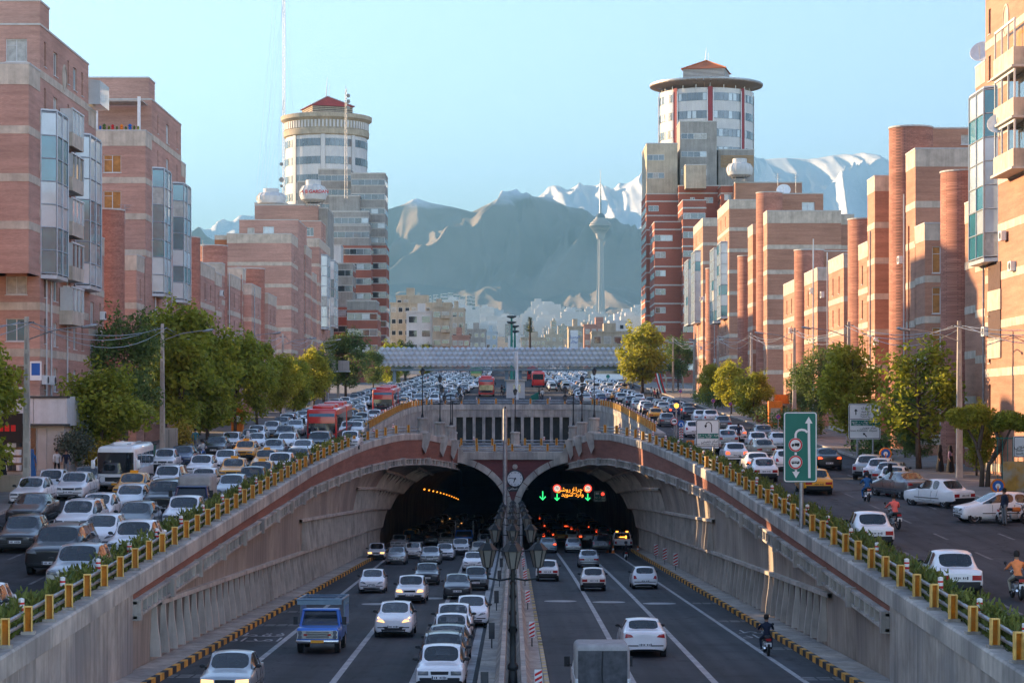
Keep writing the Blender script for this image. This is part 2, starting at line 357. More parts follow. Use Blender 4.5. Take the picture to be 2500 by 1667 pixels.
def at_height(sd, Y, h):
    pr = vprof(sd, Y, 24); acc = 0
    for (a, b), (c, d) in zip(pr, pr[1:]):
        l = math.hypot(c-a, d-b)
        if acc + l >= h:
            t = (h-acc)/l; return (lerp(a,c,t), lerp(b,d,t), (c-a)/l, (d-b)/l)
        acc += l
    return None
def arclen(sd, Y):
    pr = vprof(sd, Y, 24); return sum(math.hypot(c-a, d-b) for (a,b),(c,d) in zip(pr, pr[1:]))
for sd, nm in ((-1, 'left'), (1, 'right')):
    wt = thing('retaining_wall', 'ribbed concrete retaining wall %s curving up into the tunnel vault' % ('beside the oncoming underpass lanes' if sd < 0 else 'beside the blue-shaded lanes entering the tunnel'), 'wall', (FOOT[sd], 60, lo(60)))
    ys = stations(20, 225, 2.5)
    q = MB(); q.grid([[(x, Y, z) for x, z in vprof(sd, Y)] for Y in ys]); q.part('vault_wall', 'vault_concrete', wt, 50)
    # board joints on the plain near stretch: separate upright boards
    for k in range(18):
        a = BR0[sd] - 1.15*(k+1); b = a + 1.12
        q = MB()
        for yy in (a, b):
            pass
        zt0, zt1 = ledge(a)-FASC, ledge(b)-FASC
        x0, x1 = FOOT[sd] + sd*.15, FOOT[sd] - sd*.06
        q.hexa([(x0,a,lo(a)),(x1,a,lo(a)),(x1,b,lo(b)),(x0,b,lo(b)),(x0,a,zt0),(x1,a,zt0),(x1,b,zt1),(x0,b,zt1)]); q.part('panel', 'concrete', wt)
    # fascia in cast lengths, slightly proud
    for a, b in zip(stations(20, 225, 5.0), stations(20, 225, 5.0)[1:]):
        sub = stations(a+.015, b-.015, 1.7); q = MB()
        rows = []
        for Y in sub:
            x = px(sd, Y); z = ledge(Y); xi = x - sd*.10; xo = x + sd*1.0
            rows.append([(xi,Y,z-FASC),(xi,Y,z-.06),(xi+sd*.05,Y,z),(xo,Y,z),(xo,Y,z-.5),(x+sd*.3,Y,z-FASC)])
        q.grid(rows, True); q.f += [tuple(range(5,-1,-1)), tuple(len(q.v)-6+i for i in range(6))]; q.m += [0,0]
        q.part('fascia', 'concrete_pale', wt)
    ys = stations(BR0[sd], 225, 2.5)
    q = MB(); q.grid([[(px(sd,Y)+sd*.03, Y, ledge(Y)-FASC-brick_h(sd,Y)), (px(sd,Y)-sd*.03, Y, ledge(Y)-FASC+.002)] for Y in ys]); q.part('brick_course', 'brick_underpass', wt)
    # frieze: one rail back plate with square cast blocks, clips every seventh
    q = MB(); q.grid([[(px(sd,Y)+sd*.05, Y, frieze_bot(sd,Y)-.02), (px(sd,Y)+sd*.02, Y, frieze_bot(sd,Y)+FRZ)] for Y in ys]); q.part('frieze_back', 'vault_soot_shade', wt)  # back plate darkened: soot plus painted shade between the blocks
    for e0, e1, nme in ((0, .10, 'frieze_ledge'), (FRZ-.10, FRZ, 'frieze_cornice')):
        q = MB(); q.grid([[(px(sd,Y)+sd*.06,Y,frieze_bot(sd,Y)+e0),(px(sd,Y)-sd*.20,Y,frieze_bot(sd,Y)+e0),(px(sd,Y)-sd*.20,Y,frieze_bot(sd,Y)+e1),(px(sd,Y)+sd*.06,Y,frieze_bot(sd,Y)+e1)] for Y in ys], True)
        q.f += [(3,2,1,0), tuple(len(q.v)-4+i for i in range(4))]; q.m += [0,0]; q.part(nme, 'concrete_pale', wt)
    Y = BR0[sd]; k = 0
    while Y < 223:
        x, b = px(sd, Y), frieze_bot(sd, Y); q = MB(); wd = .16 if k % 7 else .42; pr = .20 if k % 7 else .34
        x2 = px(sd, Y+wd); hz = .0 if k % 7 else .14
        q.hexa([(x+sd*.06,Y,b+.08-hz),(x-sd*pr,Y,b+.08-hz),(x2-sd*pr,Y+wd,b+.08-hz),(x2+sd*.06,Y+wd,b+.08-hz),(x+sd*.06,Y,b+FRZ-.08+hz),(x-sd*pr,Y,b+FRZ-.08+hz),(x2-sd*pr,Y+wd,b+FRZ-.08+hz),(x2+sd*.06,Y+wd,b+FRZ-.08+hz)])
        q.part('frieze_block' if k % 7 else 'frieze_clip', 'concrete_pale' if k % 7 else 'concrete', wt); Y += 1.12; k += 1
    # ribs and ledges of the vault, row by row
    ROWH = [(.35, 2.25), (2.45, 4.3), (4.5, 6.3), (6.5, 8.2), (8.4, 10.0)]
    for ri, (h0, h1) in enumerate(ROWH):
        ya = next((Y for Y in stations(70, 224, 1.0) if arclen(sd, Y) - h1 > (.5 if ri < 1 else 1.3)), None)
        if ya is None: continue
        ya = max(ya, 84)
        q = MB(); rows = []
        for Y in stations(ya-2, 224, 3):
            c = at_height(sd, Y, h1+.1)
            if c is None: continue
            x, z, tx, tz = c; nx, nz = -sd*abs(tz), -tx*sd*0 - abs(tx)
            e = .09
            rows.append([(x-tx*e, Y, z-tz*e), (x-tx*e+nx*.22, Y, z-tz*e+nz*.22), (x+tx*e+nx*.22, Y, z+tz*e+nz*.22), (x+tx*e, Y, z+tz*e)])
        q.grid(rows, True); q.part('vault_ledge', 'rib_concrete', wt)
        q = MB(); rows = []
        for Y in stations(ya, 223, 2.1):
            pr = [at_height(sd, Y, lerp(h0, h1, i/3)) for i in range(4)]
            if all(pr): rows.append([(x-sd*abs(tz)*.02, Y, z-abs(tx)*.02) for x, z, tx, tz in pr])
        if len(rows) > 1: q.grid(rows); q.part('recess_field', 'vault_soot_shade', wt)  # dark sheet behind the ribs, soot and recess shade in one colour
        Y = ya; n_r = 0
        while Y < 223 and n_r < 76:
            pr = [at_height(sd, Y, lerp(h0, h1, i/3)) for i in range(4)]
            if all(pr):
                q = MB(); rows = []
                for i, (x, z, tx, tz) in enumerate(pr):
                    d = (.40, .34, .24, .18)[i]; nx, nz = -sd*abs(tz), -abs(tx)
                    rows.append([(x, Y, z), (x+nx*d, Y, z+nz*d), (x+nx*d, Y+.2, z+nz*d), (x, Y+.2, z)])
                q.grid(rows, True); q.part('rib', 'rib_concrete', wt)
            Y += 2.1; n_r += 1
    # foot walk with painted kerb blocks
    q = MB(); xi, xo = (FOOT[sd]-sd*1.05, FOOT[sd]+sd*.1)
    q.hexa([(min(xi,xo),20,lo(20)-.2),(max(xi,xo),20,lo(20)-.2),(max(xi,xo),300,lo(300)-.2),(min(xi,xo),300,lo(300)-.2),(min(xi,xo),20,lo(20)+.2),(max(xi,xo),20,lo(20)+.2),(max(xi,xo),300,lo(300)+.2),(min(xi,xo),300,lo(300)+.2)])
    kw = struct(q.obj('foot_walk', 'concrete', org=(xi, 20, lo(20))))
    Y = 50
    for k in range(150):
        a, b = Y+.01, Y+.94; q = MB(); x0, x1 = sorted((xi-sd*.2, xi-sd*.004))
        q.hexa([(x0,a,lo(a)-.1),(x1,a,lo(a)-.1),(x1,b,lo(b)-.1),(x0,b,lo(b)-.1),(x0,a,lo(a)+.24),(x1,a,lo(a)+.24),(x1,b,lo(b)+.24),(x0,b,lo(b)+.24)])
        q.part('kerb_block', 'kerb_yellow' if k % 2 else 'kerb_black', kw); Y += .95 if Y < 110 else 1.25

# ---------------------------------------------------------------- tunnel tubes, portal, U-turn deck
def arch(sd, n=30):
    """outline of one tube in the portal plane, from the outer foot over the crown to the median"""
    cx, a, bz, zs = sd*7.0, (abs(FOOT[sd])+.15-7.0, 6.35), 5.0, -9.75
    pts = [(FOOT[sd]+sd*.15, lo(YP))]
    for i in range(n+1):
        th = math.pi*i/n; c = math.cos(th); aa = a[0] if c > 0 else a[1]
        pts.append((cx + sd*c*aa, zs + bz*math.sin(th)))
    pts.append((sd*.65, lo(YP))); return pts
tun = thing('road_tunnel', 'dark twin-tube road tunnel under the U-turn deck', 'tunnel', (0, YP, lo(YP)))
for sd in (-1, 1):
    q = MB(); rows = []
    for Y in (223.6, 232, 245, 270, 300, 340, 400, 480, 600):
        dz = lo(Y)-lo(YP); rows.append([(x, Y, z+dz) for x, z in arch(sd)])
    q.grid(rows); q.part('tube_lining', 'vault_concrete', tun, 40)
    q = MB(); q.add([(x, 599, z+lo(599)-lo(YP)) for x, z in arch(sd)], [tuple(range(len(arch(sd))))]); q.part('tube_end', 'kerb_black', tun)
ptl = thing('tunnel_portal', 'dark red brick portal wall with a clock between the two tunnel mouths', 'tunnel portal', (0, YP, lo(YP)))
q = MB(); WT = DECK - .75
def aarch(sd, n=26):
    cx, bz, zs = sd*7.0, 5.0, -9.75; out = []
    for i in range(n+1):
        th = math.pi*i/n; c = math.cos(th); aa = abs(FOOT[sd])+.15-7 if c > 0 else 6.35
        out.append((cx+sd*c*aa, zs+bz*math.sin(th)))
    return out
top = WT
for sd in (-1, 1):
    ar = [p for p in aarch(sd) ]
    for (a, b), (c, d) in zip(ar, ar[1:]):
        q.add([(a,YP,b),(c,YP,d),(c,YP,top),(a,YP,top)], [(0,1,2,3)])
q.add([(-.65,YP,-9.75),(.65,YP,-9.75),(.65,YP,top),(-.65,YP,top)], [(0,1,2,3)])
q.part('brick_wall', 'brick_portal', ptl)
q = MB(); q.box(-.62, .62, YP-.6, YP+6, lo(YP)-.2, -9.4); q.part('median_pier', 'concrete', ptl)
q = MB(); q.box(-16, 16, YP-.25, YP+2.2, WT, DECK+.02); q.part('deck_beam', 'concrete_pale', ptl)
for sd in (-1, 1):      # voussoirs of the inner half of each arch
    ths = [math.pi*(.5+.5*i/6) for i in range(7)]
    for a, b in zip(ths, ths[1:]):
        q = MB(); ra = []
        for th in [lerp(a+.006, b-.006, i/4) for i in range(5)]:
            c, s_ = math.cos(th), math.sin(th); x, z = sd*7.0+sd*c*6.35, -9.75+5.0*s_
            nx, nz = sd*c*5.0, s_*6.35; l = math.hypot(nx, nz); nx, nz = nx/l, nz/l
            ra.append([(x-nx*.04,YP+.5,z-nz*.04),(x-nx*.04,YP-.22,z-nz*.04),(x+nx*.62,YP-.22,z+nz*.62),(x+nx*.62,YP+.5,z+nz*.62)])
        q.grid(ra, True); q.f += [(3,2,1,0), tuple(len(q.v)-4+i for i in range(4))]; q.m += [0,0]; q.part('voussoir', 'concrete_pale', ptl)
    q = MB(); x = sd*5.75     # stepped end stone
    q.prof([(x-sd*.5,-4.95),(x-sd*1.5,-5.35),(x-sd*1.5,-4.5),(x-sd*1.1,-4.3),(x-sd*1.0,-3.95),(x-sd*.7,-3.75),(x-sd*.45,-3.35),(x+sd*.1,-3.2),(x+sd*.3,-3.4),(x+sd*.3,-4.9)], 'y', YP-.3, YP-.005); q.part('stepped_stone', 'concrete_pale', ptl)
# clock, rosette and name board on the portal
CX, CZ = .22, wz(1168, YP)
q = MB(); q.lathe([(0,.0),(.90,.0),(.90,.16),(.78,.2),(.76,.12)], (CX, YP-.02, CZ), 40, M=Matrix.Rotation(R(90), 3, 'X')); ck = q.part('clock_case', 'steel_dark', ptl, 40)
q = MB(); q.lathe([(0,.14),(.765,.14)], (CX, YP-.02, CZ), 40, M=Matrix.Rotation(R(90), 3, 'X')); q.part('clock_dial', 'sign_white', ck)
for ang, l, wd in ((R(200), .42, .07), (R(277), .66, .045)):
    q = MB(); dx, dz = math.sin(ang), math.cos(ang); px_, pz_ = dz, -dx
    q.hexa([(CX-dx*.12-px_*wd, YP-.19, CZ-dz*.12-pz_*wd),(CX-dx*.12+px_*wd, YP-.19, CZ-dz*.12+pz_*wd),(CX-dx*.12+px_*wd, YP-.175, CZ-dz*.12+pz_*wd),(CX-dx*.12-px_*wd, YP-.175, CZ-dz*.12-pz_*wd),
            (CX+dx*l-px_*wd*.4, YP-.19, CZ+dz*l-pz_*wd*.4),(CX+dx*l+px_*wd*.4, YP-.19, CZ+dz*l+pz_*wd*.4),(CX+dx*l+px_*wd*.4, YP-.175, CZ+dz*l+pz_*wd*.4),(CX+dx*l-px_*wd*.4, YP-.175, CZ+dz*l-pz_*wd*.4)]); q.part('clock_hand', 'black_paint', ck)
for k in (1,2,4,5,7,8,10,11):
    a = k*math.pi/6; r = .66; q = MB(); q.box(CX+r*math.sin(a)-.022, CX+r*math.sin(a)+.022, YP-.172, YP-.162, CZ+r*math.cos(a)-.06, CZ+r*math.cos(a)+.06); q.part('hour_mark', 'steel_dark', ck)
q = MB()
for k in range(12):
    a = k*math.pi/6; q.lathe([(0,.12),(.06,.11),(.09,.0)], (CX+.19*math.cos(a), YP-.01, wz(1139,YP)+.19*math.sin(a)), 8, M=Matrix.Rotation(R(90), 3, 'X'))
q.lathe([(0,.16),(.14,.13),(.2,.0)], (CX, YP-.01, wz(1139,YP)), 14, M=Matrix.Rotation(R(90), 3, 'X')); q.part('rosette', 'concrete_pale', ptl, 50)
q = MB(); q.box(CX-.86, CX+.86, YP-.10, YP-.004, wz(1199,YP), wz(1187,YP)); NB = q.part('name_board', 'steel_dark', ptl)

# U-turn court: floor, far wall with columns, side walls
q = MB(); q.add([(-13.9,YP-.2,DECK),(13.2,YP-.2,DECK),(13.2,304,DECK),(-13.9,304,DECK)], [(0,1,2,3)])
for sd in (-1, 1):      # entry ramps down from the side streets
    xo = -13.9 if sd < 0 else 13.2
    q.grid([[(px(sd,Y)+sd*.9, Y, lerp(up(Y), DECK, max(0, min(1, (Y-170)/50)))+.004), (xo, Y, lerp(up(Y), DECK, max(0, min(1, (Y-170)/50)))+.004)] for Y in stations(165, YP-.2, 4)])
struct(q.obj('u_turn_road', 'asphalt'))
FW = [(-13.9,206),(-13.9,262),(-13.7,276),(-13.2,288),(-12.3,297),(-10.9,302.5),(-8,304),(8,304),(10.6,302.5),(11.8,297),(12.6,288),(13.0,276),(13.2,262),(13.2,206)]
court = thing('court_wall', 'concrete wall with dark column openings behind the U-turn court', 'wall', (0, 304, DECK))
for i, ((a, b), (c, d)) in enumerate(zip(FW, FW[1:])):
    n = max(1, int(math.hypot(c-a, d-b)/2.6))
    for k in range(n):
        x0, y0, x1, y1 = lerp(a,c,k/n), lerp(b,d,k/n), lerp(a,c,(k+1)/n), lerp(b,d,(k+1)/n)
        l = math.hypot(x1-x0, y1-y0); ex, ey = (x1-x0)/l*.012, (y1-y0)/l*.012; nx, ny = -(y1-y0)/l, (x1-x0)/l
        back = .35
        z0 = DECK-.1 if i != 6 else wz(1018, 304)
        z1a, z1b = up(y0)+.3, up(y1)+.3
        q = MB(); q.hexa([(x0+ex,y0+ey,z0),(x1-ex,y1-ey,z0),(x1-ex+nx*back,y1-ey+ny*back,z0),(x0+ex+nx*back,y0+ey+ny*back,z0),(x0+ex,y0+ey,z1a-.7),(x1-ex,y1-ey,z1b-.7),(x1-ex+nx*back,y1-ey+ny*back,z1b-.7),(x0+ex+nx*back,y0+ey+ny*back,z1a-.7)]); q.part('panel', 'concrete', court)
        q = MB(); q.hexa([(x0-nx*.1,y0-ny*.1,z1a-.7),(x1-nx*.1,y1-ny*.1,z1b-.7),(x1+nx*.9,y1+ny*.9,z1b-.7),(x0+nx*.9,y0+ny*.9,z1a-.7),(x0-nx*.1,y0-ny*.1,z1a),(x1-nx*.1,y1-ny*.1,z1b),(x1+nx*.9,y1+ny*.9,z1b),(x0+nx*.9,y0+ny*.9,z1a)]); q.part('coping', 'concrete_pale', court)
for x in [-8+.1+k*1.315 for k in range(13)]:
    q = MB(); q.box(x-.2, x+.2, 303.6, 304.4, DECK-.05, wz(1018,304)-.005); q.part('column', 'concrete_pale', court)
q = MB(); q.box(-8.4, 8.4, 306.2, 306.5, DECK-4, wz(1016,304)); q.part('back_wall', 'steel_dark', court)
q = MB(); q.prof([(-1.9,wz(1018,304)+.02),(1.9,wz(1018,304)+.02),(1.9,wz(1012,304)),(1.3,wz(1012,304)),(1.2,wz(1006,304)),(.8,wz(1005,304)),(.6,wz(1001,304)),(.2,wz(998.5,304)),(-.2,wz(998.5,304)),(-.6,wz(1001,304)),(-.8,wz(1005,304)),(-1.2,wz(1006,304)),(-1.3,wz(1012,304)),(-1.9,wz(1012,304))], 'y', 303.82, 303.99); q.part('crest_stone', 'concrete', court)
# ================================================================ VEHICLES
for nm, c, mt in (('white',(.80,.81,.81),0),('white_warm',(.74,.72,.67),0),('silver',(.42,.44,.45),.55),('grey',(.16,.175,.19),.5),('dark',(.03,.034,.042),.3),('black',(.010,.011,.014),.1),('navy',(.012,.03,.10),.3),('blue',(.03,.17,.60),.1),('taxi',(.85,.36,.008),0),('beige',(.42,.38,.30),.2),('red',(.60,.025,.022),0),('green',(.03,.22,.06),0),('pale_blue',(.34,.42,.47),.3)):
    mat('paint_'+nm, c, .32, mt, .06, 1.2, .5, coat=.6)
glassmat('car_glass', (.012,.018,.022), .04, .75, .30)
glassmat('bus_glass', (.010,.014,.018), .05, .8)
mat('plastic', (.022,.024,.027), .55, var=.15)
mat('tyre', (.018,.018,.019), .85, var=.1)
mat('rim', (.30,.31,.32), .4, .6, var=.1)
mat('chrome', (.55,.56,.57), .2, .9, var=0)
mat('lamp_clear', (.13,.145,.16), .15, 0, var=.2, coat=.6)
mat('lamp_lit', (.8,.6,.35), .3, emit=(1.0,.46,.13), estr=.36, var=0)
mat('lamp_red', (.38,.012,.014), .25, var=.1, coat=.8)
mat('lamp_brake', (.5,.02,.01), .3, emit=(1.0,.08,.02), estr=.40, var=0)
mat('lamp_amber', (.7,.25,.02), .3, emit=(1.0,.33,.04), estr=.55, var=0)
mat('plate', (.74,.75,.74), .5, var=.03)
mat('plate_yellow', (.80,.36,.03), .5, var=.03)
mat('seat_cloth', (.06,.06,.065), .9, var=.15)
mat('skin', (.34,.19,.125), .6, var=.06)
mat('hair', (.018,.014,.012), .7, var=.1)
for nm, c in (('shirt_pink',(.85,.17,.14)),('shirt_orange',(.90,.27,.09)),('cloth_blue',(.03,.12,.30)),('cloth_navy',(.015,.022,.045)),('cloth_black',(.012,.012,.014)),('cloth_maroon',(.22,.01,.05)),('cloth_grey',(.16,.17,.18)),('cloth_white',(.60,.60,.58)),('cloth_green',(.12,.16,.10)),('cloth_khaki',(.34,.30,.22)),('jeans',(.07,.10,.15)),('cloth_teal',(.05,.16,.18)),('cloth_lilac',(.30,.20,.30)),('helmet',(.03,.03,.035))):
    mat(nm, c, .85, var=.12, scale=6)

def split_mesh(me, sel, name, m):
    vm = {}; vs = []; fs = []
    for p in sel:
        f = []
        for i in p.vertices:
            if i not in vm: vm[i] = len(vs); vs.append(tuple(me.vertices[i].co))
            f.append(vm[i])
        fs.append(tuple(f))
    q = MB(); q.add(vs, fs); return q.mesh(name, m, smooth=38)
def components(me, idx):
    ps = [p for p in me.polygons if p.material_index == idx]; vmap = {}
    for p in ps:
        for v in p.vertices: vmap.setdefault(v, []).append(p.index)
    seen = set(); out = []; byi = {p.index: p for p in ps}
    for p in ps:
        if p.index in seen: continue
        st = [p.index]; comp = []; seen.add(p.index)
        while st:
            i = st.pop(); comp.append(byi[i])
            for v in byi[i].vertices:
                for j in vmap[v]:
                    if j not in seen: seen.add(j); st.append(j)
        out.append(comp)
    return out
def subsurf(bm, lv):
    me = bpy.data.meshes.new('cage'); bm.to_mesh(me)
    o = bpy.data.objects.new('cage', me); COL.objects.link(o)
    md = o.modifiers.new('s', 'SUBSURF'); md.levels = lv; md.render_levels = lv
    dg = bpy.context.evaluated_depsgraph_get(); ev = o.evaluated_get(dg)
    r = bpy.data.meshes.new_from_object(ev); bpy.data.objects.remove(o); bpy.data.meshes.remove(me); return r
def conform(bvh, quad, sgn, off, nx=6, nz=3, yl=0.0):
    """patch lying on the body: quad = 4 (x,z) corners, seen from the front (sgn -1) or the rear (+1)"""
    rows = []
    for j in range(nz+1):
        r = []
        for i in range(nx+1):
            u, v = i/nx, j/nz
            x = lerp(lerp(quad[0][0], quad[1][0], u), lerp(quad[3][0], quad[2][0], u), v); z = lerp(lerp(quad[0][1], quad[1][1], u), lerp(quad[3][1], quad[2][1], u), v)
            h = bvh.ray_cast(Vector((x, sgn*8, z)), Vector((0, -sgn, 0)))
            r.append((x, (h[0].y if h[0] else yl) + sgn*off, z))
        rows.append(r)
    # fill misses from neighbours
    q = MB(); fr = rows; bk = [[(x, y - sgn*(off+.03), z) for x, y, z in r] for r in rows]
    n = nx+1
    q.grid(fr if sgn > 0 else fr)
    b = len(q.v); q.grid(bk)
    ring = [i for i in range(n)] + [n*j+nx for j in range(1, nz+1)] + [n*nz+i for i in range(nx-1, -1, -1)] + [n*j for j in range(nz-1, 0, -1)]
    for a, c in zip(ring, ring[1:]+ring[:1]): q.f.append((a, c, b+c, b+a)); q.m.append(0)
    return q

def car_type(key, L, W, H, hood=1.15, rake=.75, tail='sedan', hf=.70, hc=.92, belt=.90, td=.96, roofw=.74, box=.35, dark_bump=False, wheel=.29, hl=None, tl=None, grille=None, plate_z=.48, rear_plate_z=.62, roofrail=False, rr=None, plate='plate', zb=.19):
    hf += .065; hl = [(a, b+.06) for a, b in hl] if hl else None; hw = W/2*1.03; H = H*1.018; yc = hood; yw = hood+rake
    if tail == 'sedan': yr = L-1.18 if rr is None else rr; yd = yr+.55
    elif tail == 'hatch': yr = L-.62 if rr is None else rr; yd = L-.16
    else: yr = L-.28 if rr is None else rr; yd = L-.05
    yB = (yw+yr)/2+.05
    S = [(0, .86, zb+.08, .45, hf-.10, .60, hf-.07, hf-.06), (.09, .95, zb, .47, hf-.04, .64, hf, hf+.015), (.5, .99, zb-.01, .52, hf+.05, .68, hf+.085, hf+.11),
         (yc, 1.0, zb-.01, .56, hc-.04, .76, hc, hc+.03), (yw, 1.0, zb-.01, .58, belt, roofw, H-.07, H-.035), (yB, 1.0, zb-.01, .58, belt+.01, roofw+.01, H-.05, H),
         (yr, 1.0, zb-.01, .58, belt+.02, roofw-.01, H-.085, H-.045)]
    if tail == 'sedan': S += [(yd, .99, zb, .58, td-.04, .72, td, td+.03), (L-.14, .96, zb+.03, .55, td-.05, .68, td-.015, td), (L, .88, zb+.12, .50, td-.17, .60, td-.14, td-.13)]
    elif tail == 'hatch': S += [(yd, .96, zb+.02, .58, td-.03, .70, td+.02, td+.03), (L-.04, .93, zb+.05, .52, .70, .64, .78, .79), (L, .86, zb+.13, .45, .60, .60, .66, .66)]
    else: S += [(yd, .97, zb+.02, .58, td-.03, .74, td+.02, td+.03), (L, .95, zb+.06, .52, .74, .68, .80, .80), (L+.02, .88, zb+.14, .45, .60, .60, .66, .66)]
    bm = bmesh.new(); vs = []; cv = bm.verts.layers.float.new('crease_vert'); cr = bm.edges.layers.float.new('crease_edge')
    for (y, ws, b, zm, ze, xr, zr, zc) in S:
        h = hw*ws; col = [(0,b),(h*.86,b),(h*.985,b+.13),(h,zm),(h*.955,ze),(xr*hw,zr),(0,zc)]
        ring = [bm.verts.new((x, y, z)) for x, z in col] + [bm.verts.new((-x, y, z)) for x, z in reversed(col[1:-1])]
        vs.append(ring)
    bm.verts.ensure_lookup_table(); n = 12
    groups = {'ws': [], 'rw': [], 'sl': [], 'sr': [], 'ql': [], 'qr': []}
    iC, iW, iB, iR, iD = 3, 4, 5, 6, 7
    for i in range(len(S)-1):
        for k in range(n):
            f = bm.faces.new((vs[i][k], vs[i][(k+1) % n], vs[i+1][(k+1) % n], vs[i+1][k]))
            if k in (5, 6):
                if i == iC: groups['ws'].append(f)
                if i == iR: groups['rw'].append(f)
            if k == 4 or k == 7:
                sd = 'l' if k == 4 else 'r'
                if i in (iC, iW): groups['s'+sd].append(f)
                if i == iB or (i == iR and tail == 'wagon'): groups['q'+sd].append(f)
            if dark_bump and k in (1, 10, 0, 11) and (i == 0 or i >= len(S)-3): f.material_index = 4
            if k in (0, 11): f.material_index = 4
    for ring, rev in ((vs[0], False), (vs[-1], True)):
        for a in range(1, 6):
            b = a+1; m1, m2 = 12-a, 12-b
            pts = [ring[a], ring[m1], ring[m2], ring[b]] if b < 6 else [ring[a], ring[m1], ring[6]]
            f = bm.faces.new(pts if rev else pts[::-1])
            if dark_bump and a in (1, 2): f.material_index = 4
        pts = [ring[0], ring[11], ring[1]]; f = bm.faces.new(pts if rev else pts[::-1]); f.material_index = 4
    bmesh.ops.recalc_face_normals(bm, faces=bm.faces)
    for g, mi in (('ws',1),('rw',2),('sl',3),('sr',3),('ql',3),('qr',3)):
        fs = groups[g]
        bmesh.ops.inset_region(bm, faces=fs, thickness=.038 if g in ('ws','rw') else .032, depth=-.006, use_boundary=True, use_even_offset=True)
        for f in fs: f.material_index = mi
    for e in bm.edges:
        ms = {f.material_index for f in e.link_faces}
        if len(ms) > 1 and (ms & {1,2,3}): e[cr] = 1.0
    for v in bm.verts:
        es = [e for e in v.link_edges if len({f.material_index for f in e.link_faces}) > 1 and ({f.material_index for f in e.link_faces} & {1,2,3})]
        if len(es) == 2:
            d0 = (es[0].other_vert(v).co - v.co).normalized(); d1 = (es[1].other_vert(v).co - v.co).normalized()
            if d0.dot(d1) > -.93: v[cv] = 1.0
    for i in (iW, iB, iR):
        for k in (4, 5, 7, 8): vs[i][k][cv] = .35
    for i in (iW, iR):
        for k in range(4, 8):
            e = bm.edges.get((vs[i][k], vs[i][k+1]))
            if e: e[cr] = .45
    def setc(i0, i1, k, v):
        for i in range(i0, i1):
            e = bm.edges.get((vs[i][k], vs[i+1][k]))
            if e: e[cr] = v
    for k in (4, 8): setc(0, 3, k, box); setc(3, len(S)-1, k, .25+box)
    for k in (5, 7): setc(0, 3, k, box*.6); setc(iC, iD, k, .35+box*.6); setc(iD, len(S)-1, k, box)
    for k in (1, 11): setc(0, len(S)-1, k, .6)
    for idx in (iC, iD):
        for k in (4, 5, 6, 7):
            e = bm.edges.get((vs[idx][k], vs[idx][k+1]))
            if e: e[cr] = .5
    for idx in (0, 1, len(S)-2, len(S)-1):
        for k in range(12):
            e = bm.edges.get((vs[idx][k], vs[idx][(k+1) % 12]))
            if e: e[cr] = max(e[cr], box*.9)
    lm_ = subsurf(bm, 1); me = subsurf(bm, 2); bm.free()
    bvh = BVHTree.FromPolygons([v.co for v in me.vertices], [tuple(p.vertices) for p in me.polygons])
    parts = []      # (name, mesh, parent index or None)
    parts.append(('body', split_mesh(me, [p for p in me.polygons if p.material_index == 0], 'body', 'paint_white'), None))
    parts.append(('bumper_trim', split_mesh(me, [p for p in me.polygons if p.material_index == 4], 'bumper_trim', 'plastic'), None))
    parts.append(('windscreen', split_mesh(me, [p for p in me.polygons if p.material_index == 1], 'windscreen', 'car_glass'), None))
    parts.append(('rear_window', split_mesh(me, [p for p in me.polygons if p.material_index == 2], 'rear_window', 'car_glass'), None))
    for c in components(me, 3): parts.append(('side_window', split_mesh(me, c, 'side_window', 'car_glass'), None))
    hs_ = hw*.86
    hl = hl or [(.50, hf-.20), (.97, hf-.17), (.95, hf-.05), (.52, hf-.06)]
    tl = tl or [(.56, td-.30), (.95, td-.30), (.95, td-.12), (.58, td-.12)]
    for sgn in (-1, 1):
        parts.append(('headlight', conform(bvh, [(sgn*x*hs_, z) for x, z in hl], -1, .010, 6, 3, .1).mesh('headlight', 'lamp_clear', smooth=40), None))
        parts.append(('tail_light', conform(bvh, [(sgn*x*hs_, z) for x, z in tl], 1, .010, 6, 3, L-.1).mesh('tail_light', 'lamp_red', smooth=40), None))
    gr = grille or [(-.40, hf-.19), (.40, hf-.19), (.42, hf-.08), (-.42, hf-.08)]
    parts.append(('grille', conform(bvh, [(x*hs_, z) for x, z in gr], -1, .006, 6, 2).mesh('grille', 'plastic'), None))
    parts.append(('air_intake', conform(bvh, [(-.66*hs_, .25), (.66*hs_, .25), (.72*hs_, .37), (-.72*hs_, .37)], -1, .006, 6, 2).mesh('air_intake', 'plastic'), None))
    for sgn, z in ((-1, plate_z), (1, rear_plate_z)):
        q = conform(bvh, [(-.26, z-.055), (.26, z-.055), (.26, z+.055), (-.26, z+.055)], sgn, .02, 2, 1)
        parts.append(('number_plate', q.mesh('number_plate', plate), None))
        yy = (min if sgn < 0 else max)(v[1] for v in q.v); q2 = MB()
        for k in range(7):
            if k == 2: continue
            x = (-.18 + k*.062); h = .028 + .008*((k*7) % 3); q2.box(x, x+.028+.01*(k % 2), yy+sgn*.002, yy+sgn*.006, z-h, z+h*.9)
        q2.box(-.255, -.215, yy+sgn*.002, yy+sgn*.005, z-.05, z+.05)
        parts.append(('plate_digits', q2.mesh('plate_digits', 'navy_ink'), len(parts)-1))
